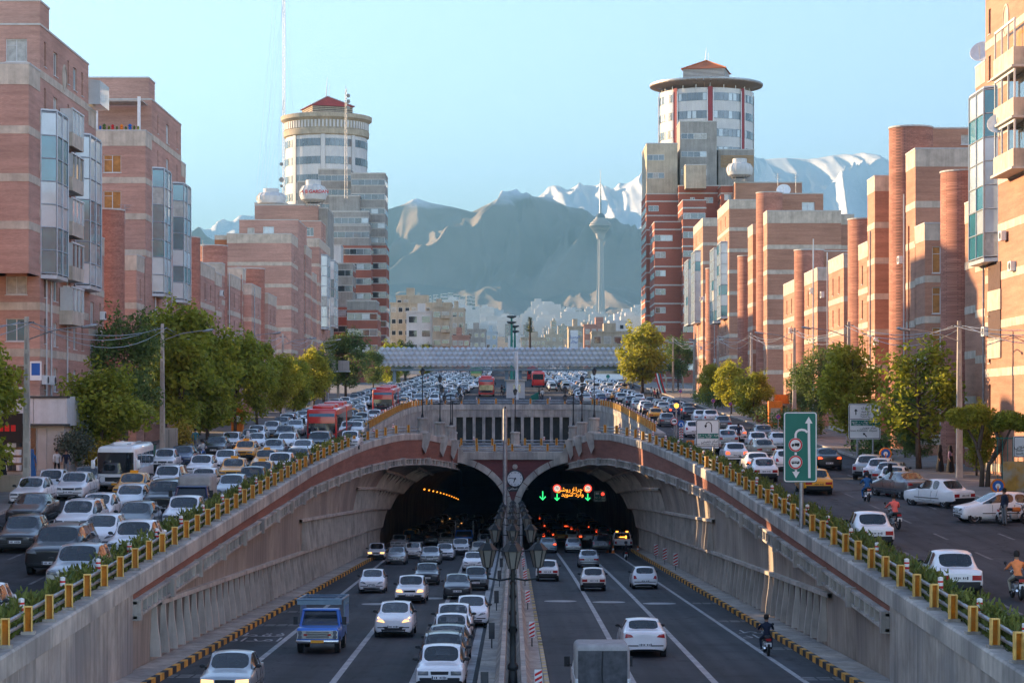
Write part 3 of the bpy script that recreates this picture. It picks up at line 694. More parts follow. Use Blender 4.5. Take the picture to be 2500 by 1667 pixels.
    for sgn in (-1, 1):      # mirrors
        q = MB(); h = bvh.ray_cast(Vector((sgn*5, yc+.42, hc+.03)), Vector((-sgn, 0, 0))); x = (h[0].x if h[0] else sgn*hw)
        q.lathe([(0,-.05),(.06,-.045),(.085,0),(.075,.05),(0,.06)], (x+sgn*.11, yc+.40, hc+.09), 10, M=Matrix.Rotation(R(90), 3, 'X') @ Matrix.Diagonal((1.25,.8,1)))
        q.tube([(x-sgn*.03, yc+.44, hc+.02), (x+sgn*.08, yc+.42, hc+.06)], .022, 5)
        parts.append(('wing_mirror', q.mesh('wing_mirror', 'plastic', smooth=40), None))
    wf, wr = min(.82, hood-.35), L-(.78 if tail != 'hatch' else .66)
    q = MB(); q.cm = 0
    for y in (wf, wr):
        for sgn in (-1, 1):
            h = bvh.ray_cast(Vector((sgn*5, y, wheel*1.05)), Vector((-sgn, 0, 0))); x = abs(h[0].x) if h[0] else hw*.95
            q = MB(); Mx = Matrix.Rotation(R(90*sgn), 3, 'Y')
            q.lathe([(0,.004),(wheel*1.17,.004),(wheel*1.17,-.2)], (sgn*x, y, wheel*1.03), 18, M=Mx); parts.append(('wheel_arch', q.mesh('wheel_arch', 'plastic'), None))
            q = MB(); q.lathe([(0,-.2),(wheel,-.2),(wheel,-.02),(wheel*.94,.012),(wheel*.66,.014),(wheel*.62,.0)], (sgn*x, y, wheel), 20, M=Mx); parts.append(('wheel', q.mesh('wheel', 'tyre', smooth=40), None))
            q = MB(); q.lathe([(0,.018),(wheel*.2,.016),(wheel*.3,-.008),(wheel*.55,-.004),(wheel*.64,.014)], (sgn*x, y, wheel), 16, M=Mx); parts.append(('rim', q.mesh('rim', 'rim', smooth=40), len(parts)-1))
    # bumper strips, side mouldings and door shut lines
    for sgn, z in ((-1, .44), (1, .46)): parts.append(('bumper_strip', conform(bvh, [(-.93*hs_, z-.022), (.93*hs_, z-.022), (.93*hs_, z+.022), (-.93*hs_, z+.022)], sgn, .012, 10, 1, 0 if sgn < 0 else L).mesh('bumper_strip', 'plastic'), None))
    def sidept(sgn, y, z):
        h = bvh.ray_cast(Vector((sgn*5, y, z)), Vector((-sgn, 0, 0))); return Vector(((h[0].x if h[0] else sgn*hw*.96)+sgn*.004, y, z))
    for sgn in (-1, 1):
        q = MB(); q.tube([sidept(sgn, lerp(wf+wheel*1.25, wr-wheel*1.25, i/8), .47) for i in range(9)], .022, 5); parts.append(('side_moulding', q.mesh('side_moulding', 'plastic'), None))
        y1, y2, y3 = yw-.35, yB-.02, min(yr-.1, wr-wheel*1.05); zs = [belt-.06, .62, .36]
        pl_ = [sidept(sgn, y1, z) for z in zs]+[sidept(sgn, lerp(y1,y2,.5), .30), sidept(sgn, y2, .36), sidept(sgn, y2, .62), sidept(sgn, y2, belt-.06), sidept(sgn, y2+.03, belt-.06), sidept(sgn, y2+.03, .36), sidept(sgn, lerp(y2,y3,.5), .30), sidept(sgn, y3, .62), sidept(sgn, y3+.05, belt-.04)]
        q = MB(); q.tube(pl_, .009, 4); parts.append(('door_seam', q.mesh('door_seam', 'plastic'), None))
    # seats seen through the glass
    q = MB()
    for x in (-.36, .36):
        y = yw+.35; q.box(x-.24, x+.24, y-.45, y+.1, .28, .50); q.hexa([(x-.24,y,.45),(x+.24,y,.45),(x+.22,y+.14,.45),(x-.22,y+.14,.45),(x-.20,y+.16,H-.42),(x+.20,y+.16,H-.42),(x+.19,y+.26,H-.42),(x-.19,y+.26,H-.42)])
        q.box(x-.12, x+.12, y+.17, y+.26, H-.40, H-.22)
    q.box(-.62, .62, yr-.28, yr-.08, .40, belt+.0); q.box(-hw*.8, hw*.8, yc+.10, yc+.38, .6, hc-.05)
    parts.append(('seats', q.mesh('seats', 'seat_cloth'), None))
    if roofrail:
        for sgn in (-1, 1):
            q = MB(); q.tube([(sgn*roofw*hw*.93, yw+.15, H-.03), (sgn*roofw*hw*.93, yw+.3, H+.03), (sgn*roofw*hw*.93, yr-.2, H+.03), (sgn*roofw*hw*.93, yr-.05, H-.04)], .02, 5); parts.append(('roof_rail', q.mesh('roof_rail', 'plastic'), None))
    # one-mesh version for cars too far off to show their parts
    fb = MB(); mats = ['paint_white','car_glass','plastic','lamp_clear','lamp_red','plate','tyre','rim']; mi = {m: i for i, m in enumerate(mats)}
    for nme, m, par in parts:
        if nme in ('seats', 'plate_digits', 'roof_rail', 'door_seam'): continue
        fb.cm = mi.get(m.materials[0].name, 2); fb.add([tuple(v.co) for v in m.vertices], [tuple(p.vertices) for p in m.polygons])
    far = fb.mesh('far_car', mats, smooth=38)
    lb = MB(); m5 = {0: 0, 1: 1, 2: 1, 3: 1, 4: 2}
    for p in lm_.polygons: lb.cm = m5[p.material_index]; lb.add([tuple(lm_.vertices[i].co) for i in p.vertices], [tuple(range(len(p.vertices)))])
    for sgn in (-1, 1):
        for qd, sg, yl, c in ((hl, -1, .1, 3), (tl, 1, L-.1, 4)): q_ = conform(bvh, [(sgn*x*hs_, z) for x, z in qd], sg, .02, 1, 1, yl); lb.cm = c; lb.add(q_.v, q_.f)
        for y in (wf, wr): lb.cm = 6; lb.lathe([(0,.03),(wheel,.03),(wheel,-.2)], (sgn*hw*.95, y, wheel), 10, M=Matrix.Rotation(R(90*sgn), 3, 'Y'))
    bpy.data.meshes.remove(lm_)
    bpy.data.meshes.remove(me)
    return dict(key=key, L=L, W=W, H=H, parts=parts, far=far, low=lb, yw=yw, belt=belt)
mat('navy_ink', (.02,.025,.05), .6, var=0)
CT = {}
def T(key, *a, **k): CT[key] = car_type(key, *a, **k)
T('pride', 3.94, 1.61, 1.455, .98, .66, 'sedan', .70, .90, .89, .94, .74, .55, True, .27, tl=[(.55,.58),(1.0,.58),(1.0,.75),(.55,.75)], hl=[(.52,.50),(1.0,.50),(1.0,.63),(.52,.63)], rear_plate_z=.66)
T('p405', 4.41, 1.70, 1.42, 1.15, .78, 'sedan', .68, .89, .88, .93, .72, .5, False, .29, hl=[(.46,.50),(1.0,.50),(1.0,.62),(.48,.60)], tl=[(.50,.60),(1.0,.60),(1.0,.74),(.50,.74)])
T('taxi405', 4.41, 1.70, 1.42, 1.15, .78, 'sedan', .68, .89, .88, .93, .72, .5, True, .29, hl=[(.46,.50),(1.0,.50),(1.0,.62),(.48,.60)], tl=[(.50,.60),(1.0,.60),(1.0,.74),(.50,.74)], plate='plate_yellow')
T('samand', 4.50, 1.73, 1.46, 1.18, .78, 'sedan', .71, .93, .91, .99, .73, .38, False, .30, hl=[(.46,.52),(1.0,.55),(.98,.69),(.50,.64)], tl=[(.62,.66),(1.0,.66),(1.0,.88),(.66,.86)])
T('logan', 4.25, 1.74, 1.53, 1.02, .72, 'sedan', .76, .97, .95, 1.02, .75, .35, True, .30, hl=[(.52,.56),(1.0,.60),(.98,.76),(.60,.72)], tl=[(.72,.62),(1.0,.62),(1.0,.95),(.76,.93)], rear_plate_z=.72)
T('p206', 3.84, 1.66, 1.43, .98, .85, 'hatch', .69, .93, .92, .94, .71, .22, False, .29, hl=[(.45,.50),(1.0,.60),(.96,.74),(.62,.63)], tl=[(.70,.66),(1.0,.64),(1.0,.88),(.82,.86)], grille=[(-.22,.50),(.22,.50),(.26,.56),(-.26,.56)], rear_plate_z=.52)
T('hatch', 4.0, 1.72, 1.50, .95, .95, 'hatch', .76, 1.0, .97, .98, .71, .18, False, .31, hl=[(.50,.60),(1.0,.66),(.94,.84),(.62,.72)], tl=[(.70,.70),(1.0,.68),(1.0,.92),(.80,.90)], grille=[(-.50,.36),(.50,.36),(.60,.48),(-.60,.48)], rear_plate_z=.60)
T('modern', 4.58, 1.77, 1.46, 1.10, 1.0, 'sedan', .72, .98, .95, 1.04, .69, .15, False, .32, hl=[(.50,.60),(1.0,.66),(.93,.80),(.64,.70)], tl=[(.58,.80),(1.0,.76),(.98,.93),(.70,.90)], rr=3.2, grille=[(-.45,.42),(.45,.42),(.55,.56),(-.55,.56)], rear_plate_z=.50)
T('suv', 4.65, 1.90, 1.70, 1.15, .75, 'wagon', .92, 1.12, 1.10, 1.10, .76, .3, True, .36, hl=[(.52,.74),(1.0,.78),(.96,.92),(.62,.88)], tl=[(.80,.80),(1.0,.80),(1.0,1.08),(.84,1.08)], roofrail=True, zb=.28, grille=[(-.45,.64),(.45,.64),(.50,.86),(-.50,.86)], rear_plate_z=.82)
T('wagon', 4.3, 1.72, 1.50, 1.10, .78, 'wagon', .70, .92, .90, .92, .73, .4, False, .29, roofrail=True, rear_plate_z=.62)
COLNAME = dict(white='white', white_warm='off-white', silver='silver', grey='grey', dark='dark grey', black='black', navy='dark blue', blue='blue', taxi='yellow', beige='beige', pale_blue='pale blue', red='red')
KIND = dict(pride='boxy sedan', p405='low sedan', taxi405='taxi sedan', samand='sedan', logan='tall sedan', p206='small hatchback', hatch='rounded hatchback', modern='curvy sedan', suv='sport utility car', wagon='estate car')
USED = {}
def paint(o, m):
    o.material_slots[0].link = 'OBJECT'; o.material_slots[0].material = MAT[m]
def car(key, colr, x, Y, lvl='up', face=-1, label=None, group=None, rz=0.0, near=True, lit=False, brake=False, name='car', drv=None, at='mid'):
    t = CT[key]; zf = up if lvl == 'up' else lo; sl = .03119 if lvl == 'up' else -.02954
    if lvl == 'deck': zf = lambda y: DECK+.006; sl = 0
    pitch = math.atan(sl)
    # the origin of a car mesh is its front; Y is the end that faces the camera
    base = Vector((x, Y, zf(Y) + .012))
    o = thing(name, label, 'taxi' if colr == 'taxi' else 'car', base, 0, group)
    if face < 0: m = Matrix.Rotation(pitch, 4, 'X') @ Matrix.Rotation(rz, 4, 'Z')
    else: m = Matrix.Rotation(pitch, 4, 'X') @ Matrix.Rotation(math.pi + rz, 4, 'Z') @ Matrix.Translation((0, -t['L'], 0))
    if not near:
        o2 = bpy.data.objects.new(name, t['far']); COL.objects.link(o2); o2.matrix_world = Matrix.Translation(base) @ m
        paint(o2, 'paint_'+colr); tag(o2, label, o['category'], group); bpy.data.objects.remove(o); return o2
    o.matrix_world = Matrix.Translation(base) @ m
    made = []
    for nme, me, par in t['parts']:
        p = bpy.data.objects.new(nme, me); COL.objects.link(p); p.parent = o if par is None else made[par]; made.append(p)
        if nme == 'plate_digits': p['kind'] = 'stuff'
        if nme == 'body': paint(p, 'paint_'+colr)
        if lit and nme == 'headlight': paint(p, 'lamp_lit')
        if brake and nme == 'tail_light': paint(p, 'lamp_brake')
    if colr == 'taxi':
        q = MB(); q.box(-.22, .22, t['yw']+.25, t['yw']+.42, t['H']-.04, t['H']+.09); pp = bpy.data.objects.new('roof_sign', q.mesh('roof_sign', 'paint_taxi')); COL.objects.link(pp); pp.parent = o
    USED[o.name] = (x, Y, key); return o
# ================================================================ TREES AND PLANTS
def leafmat(name, c1, c2, tr=.35):
    m = bpy.data.materials.new(name); m.use_nodes = True; t = m.node_tree; N = t.nodes; Lk = t.links; b = N['Principled BSDF']; out = N['Material Output']
    g = N.new('ShaderNodeNewGeometry'); nz = N.new('ShaderNodeTexNoise'); nz.inputs['Scale'].default_value = .8; nz.inputs['Detail'].default_value = 4; Lk.new(g.outputs['Position'], nz.inputs['Vector'])
    ad = N.new('ShaderNodeMath'); ad.operation = 'MULTIPLY_ADD'; ad.inputs[1].default_value = .55; Lk.new(g.outputs['Random Per Island'], ad.inputs[0]); Lk.new(nz.outputs['Fac'], ad.inputs[2])
    rp = N.new('ShaderNodeMapRange'); rp.inputs[1].default_value = .35; rp.inputs[2].default_value = 1.1; Lk.new(ad.outputs[0], rp.inputs[0])
    mx = N.new('ShaderNodeMix'); mx.data_type = 'RGBA'; mx.inputs[6].default_value = (*c1, 1); mx.inputs[7].default_value = (*c2, 1); Lk.new(rp.outputs[0], mx.inputs[0]); Lk.new(mx.outputs[2], b.inputs['Base Color'])
    b.inputs['Roughness'].default_value = .55; b.inputs['Specular IOR Level'].default_value = .3
    tl = N.new('ShaderNodeBsdfTranslucent'); Lk.new(mx.outputs[2], tl.inputs['Color']); ms = N.new('ShaderNodeMixShader'); ms.inputs[0].default_value = tr
    Lk.new(b.outputs[0], ms.inputs[1]); Lk.new(tl.outputs[0], ms.inputs[2]); Lk.new(ms.outputs[0], out.inputs['Surface']); MAT[name] = m
leafmat('leaf_plane', (.14,.19,.022), (.44,.45,.05), .52); leafmat('leaf_dark', (.07,.12,.035), (.19,.26,.065), .4); leafmat('leaf_sun', (.20,.23,.02), (.54,.50,.06), .55); leafmat('leaf_olive', (.07,.09,.06), (.13,.15,.10)); leafmat('hedge', (.05,.085,.018), (.19,.21,.04), .25); leafmat('leaf_gold', (.30,.24,.03), (.5,.36,.05))
def leaves(rng, blobs, n, size, droop=.2):
    """leaf-sized faces spread through a set of blobs (x,y,z,rx,ry,rz), denser near their surface"""
    q = MB(); wts = [b[3]*b[4]*b[5] for b in blobs]
    for _ in range(n):
        b = rng.choices(blobs, wts)[0]
        d = Vector((rng.gauss(0,1), rng.gauss(0,1), rng.gauss(0,1))).normalized(); r = rng.random()**.38
        p = Vector((b[0]+d.x*b[3]*r, b[1]+d.y*b[4]*r, b[2]+d.z*b[5]*r)); s = size*rng.uniform(.6, 1.3)
        nrm = (d*.6 + Vector((rng.gauss(0,.6), rng.gauss(0,.6), rng.gauss(.5,.6)))).normalized(); a = nrm.orthogonal().normalized(); a = (Matrix.Rotation(rng.uniform(0,6.28), 3, nrm) @ a); c = nrm.cross(a)
        q.add([p-a*s, p-c*s*.55+a*s*.1, p+a*s, p+c*s*.55+a*s*.1], [(0,1,2,3)])
    return q
def tree_type(key, seed, H, spread, blobs_n, n, size, leaf, trunk_h, lean=.0, tops=3, r0=.16, multi=1):
    rng = random.Random(seed); br = MB(); blobs = []; cz = trunk_h + (H-trunk_h)*.5
    for m in range(multi):
        a0 = rng.uniform(0, 6.28); off = .25*m
        top = Vector((lean*H+math.cos(a0)*off*2, math.sin(a0)*off*2, H*.82)); tp = [Vector((math.cos(a0)*off, math.sin(a0)*off, 0)).lerp(top, t) + Vector((rng.gauss(0,.08), rng.gauss(0,.08), 0))*(t > 0) for t in (0,.25,.5,.75,1)]
        br.tube(tp, [r0, r0*.8, r0*.6, r0*.4, r0*.15], 7)
        for i in range(9):
            t = rng.uniform(trunk_h/H, .95); p0 = tp[0].lerp(tp[-1], t); a = rng.uniform(0,6.28); l = spread*(.75 if t < .6 else .5)*rng.uniform(.7,1.1)
            p1 = p0 + Vector((math.cos(a)*l*.6, math.sin(a)*l*.6, l*.35)); p2 = p0 + Vector((math.cos(a)*l, math.sin(a)*l, l*.75)); br.tube([p0,p1,p2], [r0*.4*(1.1-t)+.02, r0*.22, .02], 5)
            blobs.append((p2.x,p2.y,p2.z, rng.uniform(.7,1.1), rng.uniform(.7,1.1), rng.uniform(.6,1.0)))
    for i in range(blobs_n):
        z = rng.uniform(trunk_h, H*.86); f = math.sin(math.pi*min(1, max(.12, (z-trunk_h+.6)/(H-trunk_h+.4))))**.7; a = rng.uniform(0,6.28); r = spread*f*rng.uniform(.25,.95)
        s = rng.uniform(.55, 1.15)*spread/2.4; blobs.append((math.cos(a)*r+lean*z, math.sin(a)*r, z, s, s, s*rng.uniform(.7,1.05)))
    for i in range(tops):
        a = rng.uniform(0,6.28); r = spread*rng.uniform(.05,.6); z = H*rng.uniform(.84, .98); blobs.append((math.cos(a)*r+lean*z, math.sin(a)*r, z, .38, .38, rng.uniform(.7,1.1)))
    tm = br.mesh('trunk', 'bark', smooth=True); lm = leaves(rng, blobs, n, size).mesh('crown', leaf); return tm, lm
TT = {'plane': [tree_type('p', 3, 9.5, 3.0, 42, 9500, .19, 'leaf_plane', 1.3), tree_type('p', 11, 9.0, 3.1, 44, 9500, .19, 'leaf_plane', 1.2, .03, 5), tree_type('p', 23, 10, 2.7, 42, 9500, .19, 'leaf_plane', 1.5, -.02, 7)],
      'dark': [tree_type('d', 5, 11, 3.0, 40, 9000, .15, 'leaf_dark', 3.0, multi=2), tree_type('d', 8, 10, 2.6, 38, 8000, .15, 'leaf_dark', 2.2)],
      'sun': [tree_type('s', 9, 9.0, 2.9, 36, 8000, .19, 'leaf_sun', 2.2), tree_type('s', 31, 8.5, 2.6, 36, 7500, .19, 'leaf_sun', 1.8, 0, 5)],
      'open': [tree_type('o', 14, 8.6, 2.6, 22, 3800, .17, 'leaf_plane', 2.4, 0, 8, multi=2)],
      'bush': [tree_type('b', 41, 1.5, .75, 14, 1500, .09, 'leaf_dark', .2, r0=.04), tree_type('b', 42, 1.3, .65, 14, 1400, .09, 'leaf_gold', .2, r0=.04), tree_type('b', 43, 2.3, 1.0, 16, 1800, .10, 'leaf_olive', .7, r0=.06)],
      'young': [tree_type('y', 51, 4.2, 1.1, 14, 1200, .13, 'leaf_plane', 1.8, r0=.05)]}
rng_t = random.Random(99)
def tree(kind, x, Y, h, label, group=None, i=None, wide=1.0, cat='tree', nm='street_tree', dz=.14):
    ms = TT[kind]; i = rng_t.randrange(len(ms)) if i is None else i % len(ms); tm, lm = ms[i]
    base = {'plane':[9.5,9,10],'dark':[11,10],'sun':[9,8.5],'open':[8.6],'bush':[1.5,1.3,2.3],'young':[4.2]}[kind][i]
    s = h/base; o = thing(nm, label, cat, (x, Y, far_ground(Y)+dz), rng_t.uniform(0,6.28), group); o.scale = (s*wide, s*wide, s)
    part_of('trunk', tm, o); part_of('crown', lm, o); return o
gl, gr = 'plane trees along the left pavement', 'trees along the right pavement'
tree('plane', -29.5, 122, 9.2, 'leafy plane tree standing in front of the corner shop wall', gl, 0)
tree('dark', -28.8, 166, 11.6, 'dark feathery tree rising above the minibus in front of the brick flats', gl, 0, .95)
tree('plane', -27.3, 148, 7.2, 'low broad yellow-green plane tree beside the white minibus', gl, 1, 1.25)
tree('plane', -26.9, 181, 12.0, 'tallest plane tree of the left pavement row', gl, 2, 1.05)
tree('plane', -26.8, 196, 10.6, 'plane tree with upright shoots next to the tallest one in the left row', gl, 0)
tree('plane', -26.6, 214, 9.8, 'plane tree behind the lamp posts, left row of the street', gl, 1); tree('plane', -26.6, 232, 9.0, 'yellowing plane tree in the left row before the low brick flats', gl, 2)
tree('sun', -26.2, 252, 7.6, 'golden plane tree in front of the round stair towers on the left', gl, 0); tree('sun', -26.0, 292, 8.2, 'golden plane tree beside the pale road sign boards on the left', gl, 1)
tree('dark', -25.6, 342, 11.0, 'big dark green tree at the left end of the footbridge', gl, 1, 1.3); tree('dark', -27, 318, 8.2, 'dark grey-green tree under the left road sign boards', gl, 0)
tree('dark', -29.5, 157, 6.0, 'dark shrubby tree against the brick wall left of the minibus', gl, 1); tree('young', -26.6, 152, 4.6, 'slender young tree with pale trunk beside the minibus', gl); tree('dark', -29.5, 190, 9.5, 'dark tree filling the gap behind the left plane row', gl, 0)
tree('plane', -26.3, 268, 7.0, 'small plane tree between the golden ones on the left pavement', gl, 1); tree('plane', -28.8, 205, 8.0, 'plane tree half hidden behind the tall left row', gl, 2)
tree('sun', 26.8, 176, 8.8, 'sunlit yellow-green tree behind the white direction sign', gr, 0, 1.05); tree('open', 27.3, 150, 9.0, 'open-crowned tree with bare shoots beside the white direction sign', gr, 0, 1.15)
tree('dark', 28.4, 206, 8.8, 'dark green tree behind the green road sign', gr, 0); tree('sun', 26.2, 268, 6.6, 'small sunlit tree behind the white U-turn sign', gr, 1, 1.1); tree('plane', 26.5, 246, 5.6, 'low dark yellow tree beside the kiosk on the right pavement', gr, 1, 1.1)
tree('sun', 26.3, 300, 6.0, 'pale sunlit tree beside the flag banner', gr, 0); tree('dark', 29.5, 398, 10.5, 'dark tree at the foot of the right tower', gr, 0); tree('sun', 22.3, 384, 12.2, 'large sunlit tree in front of the right end of the footbridge', gr, 1, 1.25); tree('dark', 29, 165, 5.5, 'dark low tree behind the open-crowned one on the right', gr, 1)
tree('dark', 27.6, 152, 4.2, 'grey-green bushy tree under the open-crowned tree', gr, 1, 1.2); tree('plane', 29.5, 142, 4.8, 'broad-leaved small tree beside the lamp post on the right', gr, 2); tree('dark', 30, 232, 6.4, 'dark round tree between the right street flats and kiosk', gr, 0)
for i, (x, Y, h) in enumerate(((-24,440,9),(-23,475,8),(-25,520,10),(-22,560,8),(-24,620,9),(23,470,7),(24,520,8),(23,580,8),(25,640,9),(-23,700,9),(23,720,9),(-25,400,8))):
    tree('dark' if i % 3 else 'plane', x, Y, h, 'distant street tree seen beneath the footbridge', 'distant street trees')
tree('bush', -27.2, 146, 1.5, 'small clipped golden bush beside the yellow fence posts', 'pavement bushes', 1, cat='bush', nm='bush'); tree('bush', -27.9, 142.2, 2.5, 'grey-green olive bush beside the shop front', 'pavement bushes', 2, cat='bush', nm='bush'); tree('bush', -26.4, 178, 1.6, 'yellow flowering bush at the kerb behind the walking man', 'pavement bushes', 1, cat='bush', nm='bush')
for i, (x, Y) in enumerate(((26.4,200),(26.2,214),(26.4,228),(26.3,290),(26.5,310),(26.6,163))): tree('bush', x, Y, 1.8, 'round green bush on the right pavement', 'right pavement bushes', 0, 1.3, 'bush', 'bush')
# pollarded tree on the right: bare forked stems under two clipped heads
o = thing('pollarded_tree', 'clipped tree with bare forked stems and two mop heads by the lamp post', 'tree', (27.6, 131, up(131)+.14)); q = MB()
for pts in (((-.1,0,0),(-.05,0,1.2),(-.45,0,2.6),(-1.0,.2,3.6)), ((.25,0,0),(.35,.1,1.3),(1.1,0,2.3),(1.7,.1,3.5)), ((.6,.05,1.7),(.95,-.2,2.5),(.7,.1,3.4)), ((-.3,0,2.2),(-.1,.2,2.9),(0,.1,3.6))): q.tube([Vector(p) for p in pts], [.16,.13,.10,.05], 7)
part_of('trunk', q.mesh('trunk', 'wood_grey' if 'wood_grey' in MAT else 'bark', smooth=True), o); rg = random.Random(4)
part_of('crown', leaves(rg, [(-1.1,.1,4.0,.9,.9,.65),(-.4,.1,4.3,.9,.9,.6),(-1.6,0,4.2,.6,.6,.5)], 2600, .12).mesh('crown', 'leaf_sun'), o); part_of('crown', leaves(rg, [(1.5,.1,3.9,1.0,.9,.6),(2.2,0,3.7,.8,.8,.5),(.9,0,3.7,.7,.7,.5)], 2600, .12).mesh('crown', 'leaf_plane'), o)
# planted strips behind the parapets
def hedge_strip(sd, y0, y1, n, label, seed, inner=.5, outer=1.3):
    rg = random.Random(seed); q = MB(); z0 = lambda Y: ledge(Y) - .1
    for i in range(n):
        Y = y0 + (y1-y0)*rg.random()**1.25; x = px(sd, Y)+sd*rg.uniform(inner+.1, outer); h = (.60+.50*abs(math.sin(Y*.9+math.sin(Y*.31)*2)))*rg.uniform(.35, 1.0)
        b = Vector((x, Y, z0(Y)+h*rg.uniform(.1,.95))); s = rg.uniform(.07,.14); d = Vector((rg.gauss(0,.5), rg.gauss(0,.5), 1)).normalized(); a = d.orthogonal().normalized(); a = Matrix.Rotation(rg.uniform(0,6.28), 3, d) @ a
        q.add([b-a*s*.45, b+a*s*.45, b+d*s*1.8+a*s*.15, b+d*s*1.8-a*s*.15], [(0,1,2,3)])
    h = thing('hedge', label, 'hedge', (px(sd,y0)+sd*.9, y0, z0(y0))); q.part('foliage', 'hedge', h)
    q = MB(); rows = [[(px(sd,Y)+sd*(inner-.02),Y,z0(Y)-.3),(px(sd,Y)+sd*(inner-.02),Y,z0(Y)+.06),(px(sd,Y)+sd*(outer+.1),Y,z0(Y)+.06),(px(sd,Y)+sd*(outer+.1),Y,up(Y)-.1)] for Y in stations(y0, y1, 3)]; q.grid(rows); q.part('planting_bed', 'soil_dark', h); return h
mat('soil_dark', (.07,.06,.04), .95, var=.3)
hedge_strip(-1, 48, 190, 46000, 'scrubby green hedge behind the left railing', 1, .35, 1.15); hedge_strip(1, 48, 178, 46000, 'scrubby green hedge behind the right railing', 2, .35, 1.15)
# ================================================================ BUILDINGS
WM = {}
PANE = ['window_glass', 'window_glass', 'curtain', 'window_pale', 'curtain', 'window_teal']
def win_meshes(kind, w, h):
    k = (kind, round(w, 2), round(h, 2))
    if k in WM: return WM[k]
    fr, pn = MB(), MB(); a, b, e = w/2, h/2, .06; d0, d1 = .10, .17
    if kind == 'slit': d0, d1, e = .26, .32, .035
    fr.box(-a, a, d0, d1, -b, -b+e); fr.box(-a, a, d0, d1, b-e, b); fr.box(-a, -a+e, d0, d1, -b+e, b-e); fr.box(a-e, a, d0, d1, -b+e, b-e)
    if kind != 'slit':
        n = 1 if w < 1.9 else 3
        for i in range(1, n+1):
            x = -a + w*i/(n+1); fr.box(x-.03, x+.03, d0+.004, d1-.004, -b+e, b-e)
        if kind == 'win' and h > 1.2: fr.box(-a+e, 0-.03, d0+.008, d1-.008, b*.45-.02, b*.45+.02)
    fr.box(-a-.05, a+.05, -.07, .10, -b-.055, -b-.002)
    pn.add([(-a+.01,d1-.02,-b+.01),(a-.01,d1-.02,-b+.01),(a-.01,d1-.02,b-.01),(-a+.01,d1-.02,b-.01)], [(0,1,2,3)])
    WM[k] = (fr.mesh('window', 'frame_white'), {m: pn.mesh('pane', m) for m in set(PANE+['curtain_orange'])}); return WM[k]
def put_window(par, kind, w, h, pos, rz, pane=None):
    fr, pn = win_meshes(kind, w, h); o = root_org(par)
    f = part_of('window', fr, par, Vector(pos)-o, (0,0,rz)); m = pane or random.choice(PANE if kind != 'slit' else ['window_glass','window_glass','window_pale'])
    part_of('pane', pn[m], f); return f
def holed(mb, mp, a0, a1, z0, z1, holes, depth, flip=False):
    A = sorted({a0, a1, *[v for h in holes for v in h[:2]]}); Z = sorted({z0, z1, *[v for h in holes for v in h[2:4]]})
    A = [a for a in A if a0-1e-6 <= a <= a1+1e-6]; Z = [z for z in Z if z0-1e-6 <= z <= z1+1e-6]
    def q(p): mb.add(p if not flip else p[::-1], [(0,1,2,3)])
    for i in range(len(A)-1):
        for j in range(len(Z)-1):
            ca_, cz_ = (A[i]+A[i+1])/2, (Z[j]+Z[j+1])/2
            if any(h[0] < ca_ < h[1] and h[2] < cz_ < h[3] for h in holes): continue
            q([mp(A[i],Z[j],0), mp(A[i+1],Z[j],0), mp(A[i+1],Z[j+1],0), mp(A[i],Z[j+1],0)])
    for h in holes:
        b0, b1, c0, c1 = h[:4]; d = h[4] if len(h) > 4 else depth
        q([mp(b0,c0,0),mp(b1,c0,0),mp(b1,c0,d),mp(b0,c0,d)]); q([mp(b0,c1,d),mp(b1,c1,d),mp(b1,c1,0),mp(b0,c1,0)])
        q([mp(b0,c0,d),mp(b0,c1,d),mp(b0,c1,0),mp(b0,c0,0)]); q([mp(b1,c0,0),mp(b1,c1,0),mp(b1,c1,d),mp(b1,c0,d)])
        q([mp(b0,c0,d),mp(b1,c0,d),mp(b1,c1,d),mp(b0,c1,d)])
